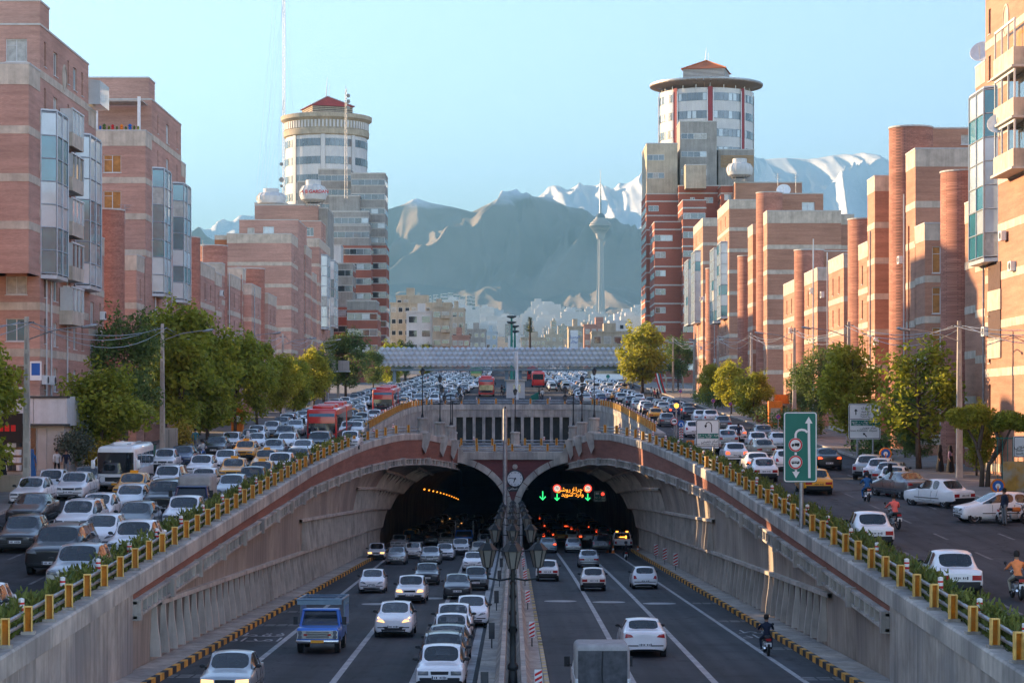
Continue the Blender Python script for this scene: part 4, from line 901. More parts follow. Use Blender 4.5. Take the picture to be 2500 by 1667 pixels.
def block(par, x0, x1, y0, y1, z0, z1, side, brick, fl=3.05, band=.52, cap=1.3, st=(), so=(), bandm='band', top0=None, nfl=99, coping=True, base=None, wpane=None, bands=True):
    """one volume of a building: street face towards the road, south face towards the camera, openings cut into both"""
    xs = x1 if side < 0 else x0          # street plane
    zt = z1 - cap; hs, ho = [], []; nf = int((zt - z0)/fl)
    gz = base if base is not None else z0+1
    floors = [zt - fl*(i+1) for i in range(min(nf, nfl))]
    mb = MB()
    for fz in floors:
        if fz < gz - .5: continue
        for (c, w, h, dz, kind) in st:
            a = y0 + c*(y1-y0) if abs(c) <= 1 else y0 + c
            if a-w/2 > y0+.05 and a+w/2 < y1-.05: hs.append((a-w/2, a+w/2, fz+dz, fz+dz+h, {'slit': .34, 'win': .2, 'balc': 1.4}[kind], kind))
        for (c, w, h, dz, kind) in so:
            a = x0 + c*(x1-x0); 
            if a-w/2 > x0+.05 and a+w/2 < x1-.05: ho.append((a-w/2, a+w/2, fz+dz, fz+dz+h, {'slit': .34, 'win': .2, 'balc': 1.4}[kind], kind))
    holed(mb, (lambda a, z, d: (xs + side*d, a, z)), y0, y1, z0, z1, hs, .2, side > 0)
    holed(mb, (lambda a, z, d: (a, y0 + d, z)), x0, x1, z0, z1, ho, .2)
    xb = x0 if side < 0 else x1
    mb.add([(xb,y0,z0),(xb,y0,z1),(xb,y1,z1),(xb,y1,z0)], [(0,1,2,3)]); mb.add([(x0,y1,z0),(x0,y1,z1),(x1,y1,z1),(x1,y1,z0)], [(0,1,2,3)])
    mb.add([(x0,y0,z1),(x1,y0,z1),(x1,y1,z1),(x0,y1,z1)], [(0,1,2,3)])
    mb.part('wall', brick, par)
    rz = math.pi/2 if side < 0 else -math.pi/2
    for h in hs:
        if h[5] == 'balc':
            w = h[1]-h[0]; q = MB(); q.box(min(xs,xs-side*.02)-.03, max(xs,xs-side*.02)+.03, h[0]-.03, h[1]+.03, h[2]-.95, h[2]+.75); q.part('balcony_parapet', bandm, par)
            put_window(par, 'win', min(w*.6, 1.6), h[3]-h[2]-.35, (xs+side*1.2, (h[0]+h[1])/2, (h[2]+h[3])/2), rz)
        else: put_window(par, h[5], h[1]-h[0], h[3]-h[2], (xs, (h[0]+h[1])/2, (h[2]+h[3])/2), rz)
    for h in ho: put_window(par, h[5], h[1]-h[0], h[3]-h[2], ((h[0]+h[1])/2, y0, (h[2]+h[3])/2), 0, wpane)
    def ring(za, zb, nme, m, e=.025, holes=True):
        q = MB()
        # street strip, cut where an opening crosses it
        def strips(lo_, hi_, hh): 
            cuts = sorted([(h[0]-.01, h[1]+.01) for h in hh if h[2] < zb and h[3] > za]); out = []; c = lo_
            for a, b in cuts:
                if a > c: out.append((c, a))
                c = max(c, b)
            if c < hi_: out.append((c, hi_))
            return out
        for a, b in strips(y0-e, y1+e, hs): q.box(*sorted((xs-side*e, xs+side*.05)), a, b, za, zb)
        for a, b in strips(x0+(.0 if side < 0 else .051), x1-(.051 if side < 0 else 0), ho): q.box(a, b, y0-e, y0+.05, za, zb)
        q.part(nme, m, par)
    if cap > .35: ring(z1-cap, z1-.06, 'cap_band', bandm)
    if coping:
        q = MB(); q.box(x0-.05, x1+.05, y0-.05, y1+.05, z1-.055, z1+.07); q.part('coping', 'coping', par)
    if bands:
        for fz in floors:
            if fz > z0+.3: ring(fz-band*.2, fz-band*.2+band, 'band', bandm)
    return floors
def stair_drum(par, cx, cy, r, z0, z1, brick='brick_round'):
    q = MB(); q.lathe([(r,z0),(r,z1)], (cx,cy,0), 28); q.add([(cx+r*math.cos(2*math.pi*k/28), cy+r*math.sin(2*math.pi*k/28), z1) for k in range(28)], [tuple(range(28))]); d = q.part('stair_drum', brick, par, 30)
    q = MB(); q.lathe([(r-.1,z1),(r+.06,z1),(r+.06,z1+.12),(r-.1,z1+.12)], (cx,cy,0), 28); q.part('drum_coping', 'coping', d)
BAYM = {}
def bay(par, xs, side, y0, y1, z0, z1, proj=.95, pale=.33):
    """glazed bay running down several storeys: frame with single panes"""
    n = max(3, int(round((z1-z0)/1.55))); h = (z1-z0)/n; xo = xs - side*proj; ch = min(.55, (y1-y0)*.25)
    pl = [(xs, y0), (xo, y0+ch), (xo, (y0+y1)/2), (xo, y1-ch), (xs, y1)]
    q = MB()
    for x, y in pl: q.tube([(x,y,z0-.1),(x,y,z1+.1)], .055, 6)
    for i in range(n+1):
        z = z0+h*i; q.tube([(x,y,z) for x, y in pl], .045, 4)
    f = q.part('bay_frame', 'frame_steel', par)
    q = MB(); q.prism(pl, z0-.35, z0-.1); q.part('bay_soffit', 'frame_steel', par); q = MB(); q.prism(pl, z1+.1, z1+.22); q.part('bay_roof', 'frame_steel', par)
    for i in range(n):
        rowpale = random.random() < pale
        for (a, b), (c, d) in zip(pl[:-1], pl[1:]):
            q = MB(); z = z0+h*i; e = side*.03
            q.add([(a+e,b,z+.04),(c+e,d,z+.04),(c+e,d,z+h-.04),(a+e,b,z+h-.04)], [(0,1,2,3)])
            q.part('pane', 'window_pale' if (rowpale and random.random() < .85) else ('window_teal' if random.random() < .8 else 'curtain'), f)
def LB(par, X, uc, uf, v, dx, side, brick, z0=None, **k):
    y0 = F*X/(uc-U0); y1 = F*X/(uf-U0); z1 = wz(v, y0)
    if y1 - y0 < .6: y1 = y0+.6
    z0 = up(y0)-1.2 if z0 is None else z0
    x0, x1 = (X-dx, X) if side < 0 else (X, X+dx)
    return block(par, x0, x1, y0, y1, z0, z1, side, brick, base=up(y0)+.3, **k)
def SB(par, u0, u1, v, Y, dep, side, brick, z0=None, **k):
    x0, x1 = wx(u0, Y), wx(u1, Y)
    return block(par, x0, x1, Y, Y+dep, up(Y)-1.2 if z0 is None else z0, wz(v, Y), side, brick, base=up(Y)+.3, **k)
SL = ('slit',); 
S1 = [(.3,.62,1.65,.8,'slit'), (.7,.62,1.65,.8,'slit')]
S2 = [(.5,.62,1.65,.8,'slit')]
W1 = [(.62,1.25,1.55,.9,'win')]
W2 = [(.3,1.3,1.5,.9,'win'), (.72,1.3,1.5,.9,'win')]
def satellite_dish(par, p, r=.55, az=0.6):
    q = MB(); M = Matrix.Rotation(az, 3, 'Z') @ Matrix.Rotation(R(62), 3, 'X')
    q.lathe([(0,-.10),(r*.5,-.07),(r,.06),(r*.98,.08),(r*.5,-.05),(0,-.08)], p, 18, M=M); d = q.part('satellite_dish', 'white_paint', par, 40)
    q = MB(); pv = Vector(p); q.tube([pv+M @ Vector((0,-r*.8,.05)), pv+M @ Vector((0,0,r*.9))], .02, 5); q.tube([pv+M @ Vector((0,0,-.1)), (p[0],p[1],p[2]-1.0)], .03, 5); q.part('dish_arm', 'steel', d)
def ac_unit(par, p, rz):
    q = MB(); q.box(-.42, .42, -.32, 0, -.3, .3); o = part_of('air_conditioner', WM.setdefault('ac', q.mesh('air_conditioner', 'white_paint')), par, Vector(p)-root_org(par), (0,0,rz))
    q = MB(); q.lathe([(0,0),(.2,0),(.22,.02),(.24,0)], (.08,-.325,0), 16, M=Matrix.Rotation(R(90), 3, 'X')); part_of('fan_grille', WM.setdefault('acf', q.mesh('fan_grille', 'steel_dark')), o)
def aerial(par, x, y, z, h=2.2):
    q = MB(); q.tube([(x,y,z),(x,y,z+h)], .03, 5)
    for i, f in enumerate((.98, .86, .74)): q.tube([(x-.5+i*.1,y-.2,z+h*f),(x+.5-i*.1,y+.2,z+h*f)], .018, 4)
    q.tube([(x-.3,y+.5,z+h*.8),(x+.3,y-.6,z+h*.8)], .018, 4); q.part('aerial', 'steel', par)

mat('disc_panel', (.30,.22,.17), .7, var=.2)
# ---------------------------------------------------------------- left side of the street
A = thing('apartment_block', 'tall brick apartment block with beige bands beside the corner shop, two teal glazed bays', 'building', (-34, 150, up(150)))
LB(A, -31, 70, 97, 155, 16, -1, 'brick_left', z0=9.0, nfl=4, so=[], st=[], band=.52, cap=1.35)
LB(A, -31, 97, 216, 60, 17, -1, 'brick_left', st=[(.10,.62,1.65,.8,'slit'),(.30,1.3,1.6,.7,'win'),(.56,.55,1.65,.8,'slit'),(.70,1.2,1.6,.7,'win'),(.86,.7,1.7,.7,'slit')], so=[(.91,1.4,1.5,.9,'win')], cap=.3)
LB(A, -31, 216, 234, 262, 14, -1, 'brick_left', st=[(.5,1.4,1.6,.8,'win')])
LB(A, -31.9, 97, 120, 2, 15, -1, 'brick_left', z0=20, bands=False, cap=.3)
bay(A, -31, -1, 146.6, 151.4, wz(672,149), wz(285,149), pale=.33); bay(A, -31, -1, 158.2, 163.6, wz(698,161), wz(343,161), pale=.4)
for k in range(5):       # enclosed balconies between the bays
    z = wz(325,154)-k*3.05; q = MB(); q.box(-31.0, -30.1, 152.6, 156.6, z-1.05, z-.1); b = q.part('balcony_parapet', 'band', A)
    q = MB(); q.box(-30.95, -30.15, 152.65, 156.55, z-.1, z+1.5); q.part('balcony_glazing', 'window_glass' if k % 2 else 'window_pale', A)
    q = MB()
    for y in (152.6, 153.9, 155.2, 156.6): q.box(-30.16, -30.08, y-.04, y+.04, z-.1, z+1.5)
    q.box(-30.16, -30.06, 152.5, 156.7, z+1.45, z+1.56); q.box(-30.95, -30.08, 152.58, 152.66, z-.1, z+1.5); q.part('balcony_frame', 'frame_white', A)
for yy, kind in ((148.6, 0), (151.9, 1), (155.0, 0)):    # round vent between the two top slits
    if kind: q = MB(); q.lathe([(0,.03),(.62,.03),(.62,.0),(.75,.0),(.75,.05),(.62,.06)], (-31, yy+2.4, wz(190,154)), 28, M=Matrix.Rotation(R(90), 3, 'Y') @ Matrix.Diagonal((1.25,1,1))); q.part('round_vent', 'band', A)
q = MB(); q.prof([(-31.9,wz(196,165)),(-30.2,wz(205,165)),(-30.2,wz(262,165)),(-31.9,wz(262,165))], 'y', 163.4, 167); q.part('roof_glasshouse', 'window_pale', A)
ac_unit(A, (-30.0, 162.6, wz(770,162)), math.pi/2)
A2 = thing('apartment_block', 'brick apartment block with a flower-decked roof terrace and awning', 'building', (-34, 195, up(195)))
LB(A2, -31, 333, 352, 622, 12, -1, 'brick_left', so=[(.62,1.5,1.6,.8,'win'),(.25,1.4,1.6,.8,'win')], st=S2)
LB(A2, -31, 355, 370, 319, 14, -1, 'brick_left', so=[(.80,1.5,1.5,.8,'win')], nfl=3, wpane='curtain_orange')
LB(A2, -31, 370, 442, 243, 15, -1, 'brick_left', st=[(.2,.55,1.6,.8,'slit'),(.52,1.5,1.7,.6,'win'),(.85,.55,1.6,.8,'slit')], cap=.3)
LB(A2, -31, 442, 453, 395, 12, -1, 'brick_left', st=[])
LB(A2, -32.5, 363, 378, 190, 14, -1, 'brick_left', z0=20, bands=False, cap=.3)
bay(A2, -31, -1, 191.9, 196.8, wz(716,194), wz(420,194)); bay(A2, -31, -1, 203.4, 208.9, wz(732,206), wz(457,206))
zt = wz(319, 188.4); q = MB(); q.box(-35.5, -31.3, 188.7, 191.3, zt+2.5, zt+2.56); q.part('awning', 'curtain', A2)
for x in (-31.6, -35.2): q = MB(); q.box(x-.12, x+.12, 188.6, 188.84, zt, zt+2.9); q.part('terrace_post', 'white_paint', A2)
for i in range(12):
    x = -35.6+.36*i; f_ = random.uniform(.55,1.0); q = MB(); q.lathe([(.10*f_,0),(.15*f_,.25*f_),(.05,.27*f_),(.17*f_,.36*f_),(.1*f_,.5*f_),(0,.55*f_)], (x, 188.5+random.uniform(0,.3), zt+.06), 8); q.part('flower_pot', ['orange_paint','leaf_dark','blue_paint','leaf_dark','leaf_plane','red_paint','leaf_dark'][i % 7], A2)
aerial(A2, -32.6, 187.6, wz(545,187), 1.6)
stD = lambda par, xr, Y, v, r=1.6, side=-1, **k: stair_drum(par, xr - r*(-side)*(1 if side < 0 else 1) if side < 0 else xr + r, Y, r, up(Y)-1, wz(v, Y), **k)
A3 = thing('apartment_row', 'low stepped brick apartments with three round stair towers', 'building', (-34, 240, up(240)))
stD(A3, -30.45, 175, 516, 1.75); LB(A3, -31, 234.5, 254, 575, 10, -1, 'brick_left', st=S2)
stD(A3, -30.8, 220, 582); LB(A3, -31, 490, 524, 640, 12, -1, 'brick_left', st=S1)
LB(A3, -31, 526, 541, 665, 10, -1, 'brick_left', so=[(.68,1.6,1.7,.7,'win')], st=S2); LB(A3, -31.2, 541, 553, 642, 10, -1, 'brick_left', st=S2); stD(A3, -31.0, 242.5, 602)
LB(A3, -31, 563, 592, 670, 9, -1, 'brick_left', st=S1); LB(A3, -31, 614, 637, 693, 9, -1, 'brick_left', st=S1, so=[(.7,1.3,1.5,.8,'win')]); LB(A3, -32, 592, 600, 655, 9, -1, 'brick_left', st=[])
stD(A3, -31.0, 279, 658); LB(A3, -31, 654, 675, 716, 8, -1, 'brick_left', st=S1)
for x, Y, v in ((-32.5,234,642),(-34,262,690),(-33,268,693),(-33.5,285,716)): aerial(A3, x, Y, wz(v,Y), 2.4)
A4 = thing('apartment_block', 'tall brick apartment block with a blank gable in front of the left round tower', 'building', (-35, 320, up(320)))
LB(A4, -31, 711, 727, 571, 9, -1, 'brick_left', st=S2); SB(A4, 584, 727, 537, 322, 14, -1, 'brick_left', cap=.3, so=[(.2,1.0,1.0,1.2,'win'),(.5,1.6,1.4,1,'win')], nfl=1, bands=False)
SB(A4, 727, 746, 600, 332, 10, -1, 'brick_left', so=[(.5,.9,1.5,.8,'win')])
LB(A4, -31, 779, 806, 583, 9, -1, 'brick_left', so=[(.25,1.2,1.5,.8,'win')], st=S1); SB(A4, 730, 784, 540, 372, 9, -1, 'brick_left', cap=.3, so=[(.5,1.2,1.4,.9,'win')], nfl=2, bands=False, st=S1)
bay(A4, -31, -1, 361, 368, wz(800,365), wz(628,365), pale=.7); bay(A4, -31, -1, 375, 384, wz(795,380), wz(642,380), pale=.6)
SB(A4, 746, 762, 665, 345, 8, -1, 'brick_left', so=[(.5,.8,1.4,.9,'win')]); SB(A4, 524, 640, 575, 312.5, 6, -1, 'brick_sunlit', bands=False, cap=.6)
# ---------------------------------------------------------------- left round tower complex
def strips(par, x0, x1, Y, z0, z1, fl=3.4, h=1.25, m='window_strip', n=3, side=-1, street=None):
    """ribbon windows: one ribbon per storey with its mullions"""
    z = z1 - 1.4 - h
    while z > z0+.5:
        q = MB(); q.box(x0+.05, x1-.05, Y-.03, Y+.05, z, z+h); r = q.part('ribbon_window', m, par)
        k = max(2, int((x1-x0)/1.6)); q = MB()
        for i in range(k+1): x = lerp(x0+.1, x1-.1, i/k); q.box(x-.04, x+.04, Y-.06, Y-.028, z+.002, z+h-.002)
        q.part('mullion', 'frame_steel', r)
        for c in random.sample(range(k), min(k, 2)):
            q = MB(); a, b = lerp(x0+.1,x1-.1,c/k)+.06, lerp(x0+.1,x1-.1,(c+1)/k)-.06; q.box(a, b, Y-.045, Y-.029, z+.06, z+h-.06); q.part('pane', 'window_glass' if random.random() < .7 else 'window_pale', r)
        if street:
            q = MB(); xs = x1 if side < 0 else x0; q.box(*sorted((xs-side*.03, xs+side*.05)), Y+.1, street-.1, z, z+h); q.part('ribbon_window', m, par)
        for e in (-.22, h):
            q = MB(); q.box(x0-.03, x1+.03, Y-.06, Y+.05, z+e+.003, z+e+.20); q.part('sill_band', 'stone_pale', par)
        z -= fl
mat('stone_pale', (.52,.49,.44), .85, var=.1)
glassmat('window_strip', (.10,.125,.14), .15, .5, var=.2)
LT = thing('round_tower_block', 'stepped stone and brick office complex carrying a round tower with red pyramid roof', 'tower', (-38, 545, up(545)))
def TB(par, u0, u1, v, Y, dep, brick, side, strip_=True, z0=None, lowbrick=None, vlow=None, fl=3.5):
    x0, x1 = wx(u0,Y), wx(u1,Y); z1 = wz(v,Y); zb = up(Y)-1 if z0 is None else z0
    zl = wz(vlow,Y) if vlow else zb
    q = MB(); q.box(x0, x1, Y, Y+dep, zl, z1); q.part('wall', brick, par); q = MB(); q.box(x0-.06, x1+.06, Y-.06, Y+dep+.06, z1-.003, z1+.3); q.part('coping', 'stone_pale', par)
    if vlow: q = MB(); q.box(x0-.35 if side > 0 else x0, x1+.35 if side < 0 else x1, Y-.35, Y+dep, zb, zl); q.part('wall', lowbrick, par); 
    if strip_: strips(par, x0, x1, Y, max(zl, up(Y)+3), z1, fl, side=side, street=Y+dep)
    if vlow: strips(par, x0-.35 if side > 0 else x0, x1+.35 if side < 0 else x1, Y-.35, up(Y)+3, zl+.6, fl, side=side, street=Y+dep)
TB(LT, 857, 940, 425, 541, 12, 'stone_grey', -1, lowbrick='brick_tower', vlow=600)
TB(LT, 777, 857, 415, 549, 12, 'stone_grey', -1); TB(LT, 804, 878, 480, 538, 8, 'stone_grey', -1, False); TB(LT, 800, 900, 518, 532, 8, 'stone_grey', -1, lowbrick='brick_tower', vlow=595)
TB(LT, 803, 902, 552, 526, 6, 'stone_grey', -1, lowbrick='brick_tower', vlow=600); TB(LT, 806, 861, 645, 505, 10, 'stone_grey', -1, lowbrick='brick_tower', vlow=750); TB(LT, 847, 918, 736, 488, 12, 'stone_grey', -1, lowbrick='brick_tower', vlow=757)
TB(LT, 800, 832, 600, 515, 8, 'panel_white', -1, False)
TB(LT, 622, 776, 502, 470, 20, 'brick_left', -1, False); TB(LT, 776, 800, 510, 472, 16, 'stone_grey', -1, False); TB(LT, 726, 806, 445, 552, 10, 'stone_grey', -1, False); TB(LT, 622, 700, 498, 492, 12, 'stone_cream', -1, False)
cyY, sC = 575, F/575
def round_tower(par, u, Y, rpx, vtop, vbot, ribs, white, nfl, fl, ring_top, mull=24, red=None, hfac=.42):
    cx, r, zt, zb = wx(u,Y), rpx*Y/F, wz(vtop,Y), wz(vbot,Y); n = 72
    q = MB(); q.lathe([(r,zb),(r,zt)], (cx,Y,0), n); d = q.part('drum', white, par, 30)
    for i in range(nfl):
        z = zt-1.2-fl*i-fl*hfac
        for a in range(8):
            a0, a1 = 2*math.pi*a/8+.06, 2*math.pi*(a+1)/8-.06
            q = MB(); q.lathe([(r+.03,z),(r+.06,z),(r+.06,z+fl*hfac),(r+.03,z+fl*hfac)], (cx,Y,0), 10, a0, a1); wn = q.part('window', 'window_strip', par, 30)
            for k in range(1, 6):
                t = lerp(a0, a1, k/6); q = MB(); q.box(-.05, .05, -.06, .06, z, z+fl*hfac); q.v = [(cx+(r+.07)*math.cos(t)+x*-math.sin(t), Y+(r+.07)*math.sin(t)+x*math.cos(t), zz) for x, y, zz in q.v]; q.part('mullion', 'frame_steel', wn)
            for k in random.sample(range(6), 2):
                t0, t1 = lerp(a0,a1,k/6)+.015, lerp(a0,a1,(k+1)/6)-.015; q = MB(); q.lathe([(r+.085,z+.1),(r+.085,z+fl*hfac-.1)], (cx,Y,0), 2, t0, t1); q.part('pane', 'window_pale' if red else 'window_glass', wn)
    for a in range(8):
        t = 2*math.pi*a/8; q = MB(); q.lathe([(r+.0,zb),(r+.22,zb),(r+.22,zt+.2),(r+.0,zt+.2)], (cx,Y,0), 3, t-.05, t+.05); q.part('pilaster', red or white, par)
        if red: 
            for e in (-.062, .062): q = MB(); q.tube([(cx+(r+.3)*math.cos(t+e), Y+(r+.3)*math.sin(t+e), zb), (cx+(r+.3)*math.cos(t+e), Y+(r+.3)*math.sin(t+e), zt-.6)], .12, 6); q.part('pipe', 'white_paint', par)
    return cx, r, zt
cx, r, zt = round_tower(LT, 797, cyY, 99, 338, 520, 8, 'panel_white', 5, 4.55, None)
q = MB(); q.lathe([(r,zt-.3),(r+.5,zt),(r+.6,zt+1.3),(r+.2,zt+1.5),(r+.2,zt+3.6),(r+1.2,zt+4.2),(r+1.3,zt+5.2),(r+.4,zt+5.4),(0,zt+5.4)], (cx,cyY,0), 72); q.part('crown_ring', 'stone_cream', LT, 30)
for k in range(72):
    t = 2*math.pi*k/72
    if math.sin(t) < .3:
        q = MB(); q.box(-.22, .22, 0, .25, zt+1.7, zt+3.5); q.v = [(cx+(r+.2+y)*math.cos(t)-x*math.sin(t), cyY+(r+.2+y)*math.sin(t)+x*math.cos(t), z) for x, y, z in q.v]; q.part('crown_tooth', 'panel_white', LT)
def lantern_roof(par, u0, u1, vb, vr, vapex, Y, rm='roof_red', mast=5.0, rot=R(20)):
    cx, hw = wx((u0+u1)/2, Y), (u1-u0)/2*Y/F*.80; zb, zr, za = wz(vb,Y), wz(vr,Y), wz(vapex,Y)
    rt = lambda x, y: (cx+x*math.cos(rot)-y*math.sin(rot), Y+x*math.sin(rot)+y*math.cos(rot))
    sq = [rt(-hw,-hw), rt(hw,-hw), rt(hw,hw), rt(-hw,hw)]
    q = MB(); q.prism(sq, zb, zr); q.part('lantern_core', 'reveal', par)
    n = 9
    for i in range(n):
        z = lerp(zb, zr, (i+.2)/n); e = 1.02; q = MB(); q.prism([rt(-hw*e,-hw*e), rt(hw*e,-hw*e), rt(hw*e,hw*e), rt(-hw*e,hw*e)], z, z+(zr-zb)/n*.5); q.part('louvre', 'stone_cream' if rm == 'roof_red' else 'panel_white', par)
    e = 1.1; b = [rt(-hw*e,-hw*e), rt(hw*e,-hw*e), rt(hw*e,hw*e), rt(-hw*e,hw*e)]
    q = MB(); q.add([(x,y,zr) for x, y in b]+[(cx,Y,za)], [(0,1,4),(1,2,4),(2,3,4),(3,0,4),(3,2,1,0)]); rf = q.part('pyramid_roof', rm, par)
    for x, y in b: q = MB(); q.tube([(x,y,zr+.1),(cx,Y,za+.1)], .12, 5); q.part('ridge', 'coping' if rm == 'roof_red' else 'roof_orange', rf)
    q = MB(); q.tube([(cx-.3,Y,za-.3),(cx,Y,za+mast)], [.12,.04], 5); q.tube([(cx+.5,Y,za-.5),(cx+.5,Y,za+mast*.6)], .06, 5); q.part('roof_mast', 'steel', rf)
mat('roof_orange', (.50,.13,.035), .6, var=.12, scale=.5)
lantern_roof(LT, 737, 861, 306, 266, 236, cyY)
def cooling_tower(par, u, v, Y, w, h, txt=None):
    cx, zb, r = wx(u,Y), wz(v,Y), w/2
    q = MB(); q.lathe([(r*.55,0),(r*.9,h*.12),(r,h*.3),(r,h*.52),(r*.8,h*.72),(r*.55,h*.78),(r*.55,h*.98),(r*.5,h),(0,h*.96)], (cx,Y,zb), 24); c = q.part('cooling_tower', 'panel_white', par, 35)
    for k in range(16):
        t = 2*math.pi*k/16; q = MB(); q.tube([(cx+r*.55*math.cos(t),Y+r*.55*math.sin(t),zb-h*.18),(cx+r*.75*math.cos(t+.2),Y+r*.75*math.sin(t+.2),zb+h*.08)], .06, 4); q.part('strut', 'steel', c)
        q = MB(); q.tube([(cx+r*1.01*math.cos(t),Y+r*1.01*math.sin(t),zb+h*.3),(cx+r*1.01*math.cos(t),Y+r*1.01*math.sin(t),zb+h*.52),(cx+r*.81*math.cos(t),Y+r*.81*math.sin(t),zb+h*.73)], .07, 4); q.part('seam', 'panel_white', c)
    return c
CTW = cooling_tower(LT, 765, 495, 458, 5.6, 4.6); cooling_tower(LT, 662, 502, 480, 6.2, 3.6)
# ---------------------------------------------------------------- right side of the street
B1 = thing('apartment_block', 'tall orange brick apartment block with white satellite dishes and pale glazed bay', 'building', (34, 142, up(142)))
block(B1, 31, 48, 128, F*31/(2406-U0), up(128)-1, 27.2, 1, 'brick_right', cap=.3, st=[(.93,.65,1.65,.8,'slit'),(.22,.65,1.65,.8,'slit')], base=up(140)+.3)
LB(B1, 31, 2406, 2382, 148, 14, 1, 'brick_right', cap=1.4); LB(B1, 31.02, 2382, 2356, 486, 12, 1, 'brick_right', cap=1.4)
bay(B1, 31, 1, 142.6, 148.3, wz(632,145.5), wz(232,145.5), pale=.85, proj=.8)
for k in range(6):
    z = 25.5-k*3.05-3.4
    if k in (0, 1, 2): 
        q = MB(); q.box(30.05, 31, 134.0, 139.6, z-1.15, z-.05); q.part('balcony_parapet', 'band', B1); q = MB(); q.box(29.9, 31, 133.8, 139.8, z-1.3, z-1.152); q.part('balcony_slab', 'coping', B1)
        q = MB(); q.box(30.9, 31.0, 134.2, 139.4, z-.05, z+1.65); q.part('balcony_glazing', 'window_glass' if k else 'curtain_orange', B1)
        q = MB()
        for y in (134.1, 135.8, 137.6, 139.5): q.box(30.1, 30.2, y-.05, y+.05, z-.05, z+1.6)
        q.box(30.1, 30.2, 134, 139.6, z+1.55, z+1.7); q.part('balcony_frame', 'frame_white', B1)
for z in (wz(745,143), wz(868,143), wz(790,143)-3.3):
    pass
for k, z in enumerate((wz(708,143.2), wz(825,143.2))):
    q = MB(); q.box(30.9, 30.99, 141.6, 145.4, z-1.3, z); q.part('balcony_parapet', 'band', B1); q = MB(); q.box(30.93, 30.995, 141.7, 145.3, z+.003, z+1.75); q.part('balcony_opening', 'reveal', B1)
ac_unit(B1, (30.9, 140.2, wz(577,140.5)), -math.pi/2)
satellite_dish(B1, (31.3, 149.0, wz(124,148.5)), .8, -.5); satellite_dish(B1, (30.2, 138.6, wz(309,140)), .75, -.4)
q = MB(); q.lathe([(0,.03),(.7,.03),(.7,0),(.82,0),(.82,.06),(.7,.07)], (31, 140.2, wz(48,140)), 28, M=Matrix.Rotation(R(-90), 3, 'Y') @ Matrix.Diagonal((1.25,1,1))); q.part('round_vent', 'band', B1)
B2 = thing('apartment_block', 'brick apartment block with a blank dark gable between round stair towers', 'building', (35, 175, up(175)))
stair_drum(B2, 31.95, 157.5, 1.75, up(157)-1, wz(423,157.5)); LB(B2, 31, 2258, 2234, 545, 9, 1, 'brick_right', so=[(.13,1.25,2.0,.6,'win')], st=[], wpane='curtain_orange')
LB(B2, 31, 2235, 2212, 363, 12, 1, 'brick_right', cap=1.4); stair_drum(B2, 32.1, 180, 1.75, up(180)-1, wz(315,180)); SB(B2, 2228, 2400, 313, 184, 10, 1, 'brick_right', cap=.3, bands=False, so=[(.82,1.5,.8,2.0,'win')], nfl=1)
LB(B2, 31, 2136, 2118, 430, 8, 1, 'brick_right', so=[(.24,1.25,2.0,.6,'win')], st=[]); LB(B2, 31, 2119, 2092, 590, 9, 1, 'brick_right', st=S2); stair_drum(B2, 31.85, 201.5, 1.6, up(201)-1, wz(538,201.5))
ac_unit(B2, (32.9, 190.9, wz(787,191)), 0)
B3 = thing('apartment_row', 'low orange brick apartments with narrow windows stepping along the right street', 'building', (35, 230, up(230)))
LB(B3, 31, 2060, 2023, 620, 9, 1, 'brick_right', st=S1); LB(B3, 31, 1996, 1964, 654, 9, 1, 'brick_right', st=S1); stair_drum(B3, 31.85, 240, 1.6, up(236)-1, wz(613,240)); SB(B3, 1984, 2080, 613, 241.8, 8, 1, 'brick_right', bands=False, cap=.3); LB(B3, 31, 1941, 1913, 683, 8, 1, 'brick_right', st=S1)
SB(B3, 2062, 2105, 780, 214, 3, 1, 'brick_right', so=[], bands=False, cap=.3)
B4 = thing('apartment_block', 'tall brick apartment block with a broad blank gable banded in beige', 'building', (35, 280, up(280)))
LB(B4, 31, 1873, 1864, 515, 9, 1, 'brick_right', cap=1.5); stair_drum(B4, 32.0, 278.5, 1.65, up(278)-1, wz(473,278.5)); SB(B4, 1879, 2010, 473, 281, 9, 1, 'brick_right', cap=.3, bands=False, so=[(.72,1.6,1.3,1,'win')], nfl=1); SB(B4, 2008, 2085, 524, 286, 8, 1, 'brick_right', so=[(.35,1.4,1.7,.6,'win')])
LB(B4, 31, 1838, 1826, 548, 6, 1, 'brick_right', so=[(.16,1.0,1.7,.7,'win')], st=[]); stair_drum(B4, 31.8, 301, 1.5, up(300)-1, wz(627,301))
for x, Y, v in ((36, 284, 473), (33.6, 283, 473)): aerial(B4, x, Y, wz(v,Y), 2.6)
B5 = thing('apartment_block', 'slim brick apartment blocks with pale glazed bays below the right round tower', 'building', (35, 340, up(340)))
LB(B5, 31, 1780, 1752, 488, 10, 1, 'brick_right', st=S1, so=[(.85,1.6,1.7,.7,'win')]); bay(B5, 31, 1, 322, 329, wz(773,325), wz(596,325), pale=.95); bay(B5, 31, 1, 333, 341, wz(785,337), wz(612,337), pale=.95)
LB(B5, 31, 1716, 1693, 533, 9, 1, 'brick_right', st=S1); bay(B5, 31, 1, 368, 377, wz(785,372), wz(618,372), pale=.95); bay(B5, 31, 1, 382, 392, wz(790,387), wz(640,387), pale=.95)
stair_drum(B5, 31.8, 352, 1.4, up(352)-1, wz(657,352)); LB(B5, 31, 1733, 1722, 712, 7, 1, 'brick_right', so=[(.2,1.0,1.5,.8,'win')])
satellite_dish(B5, (37.2, 319.5, wz(484,320)), .75, -.3); satellite_dish(B5, (34.2, 282, wz(465,282)), .9, -.2)
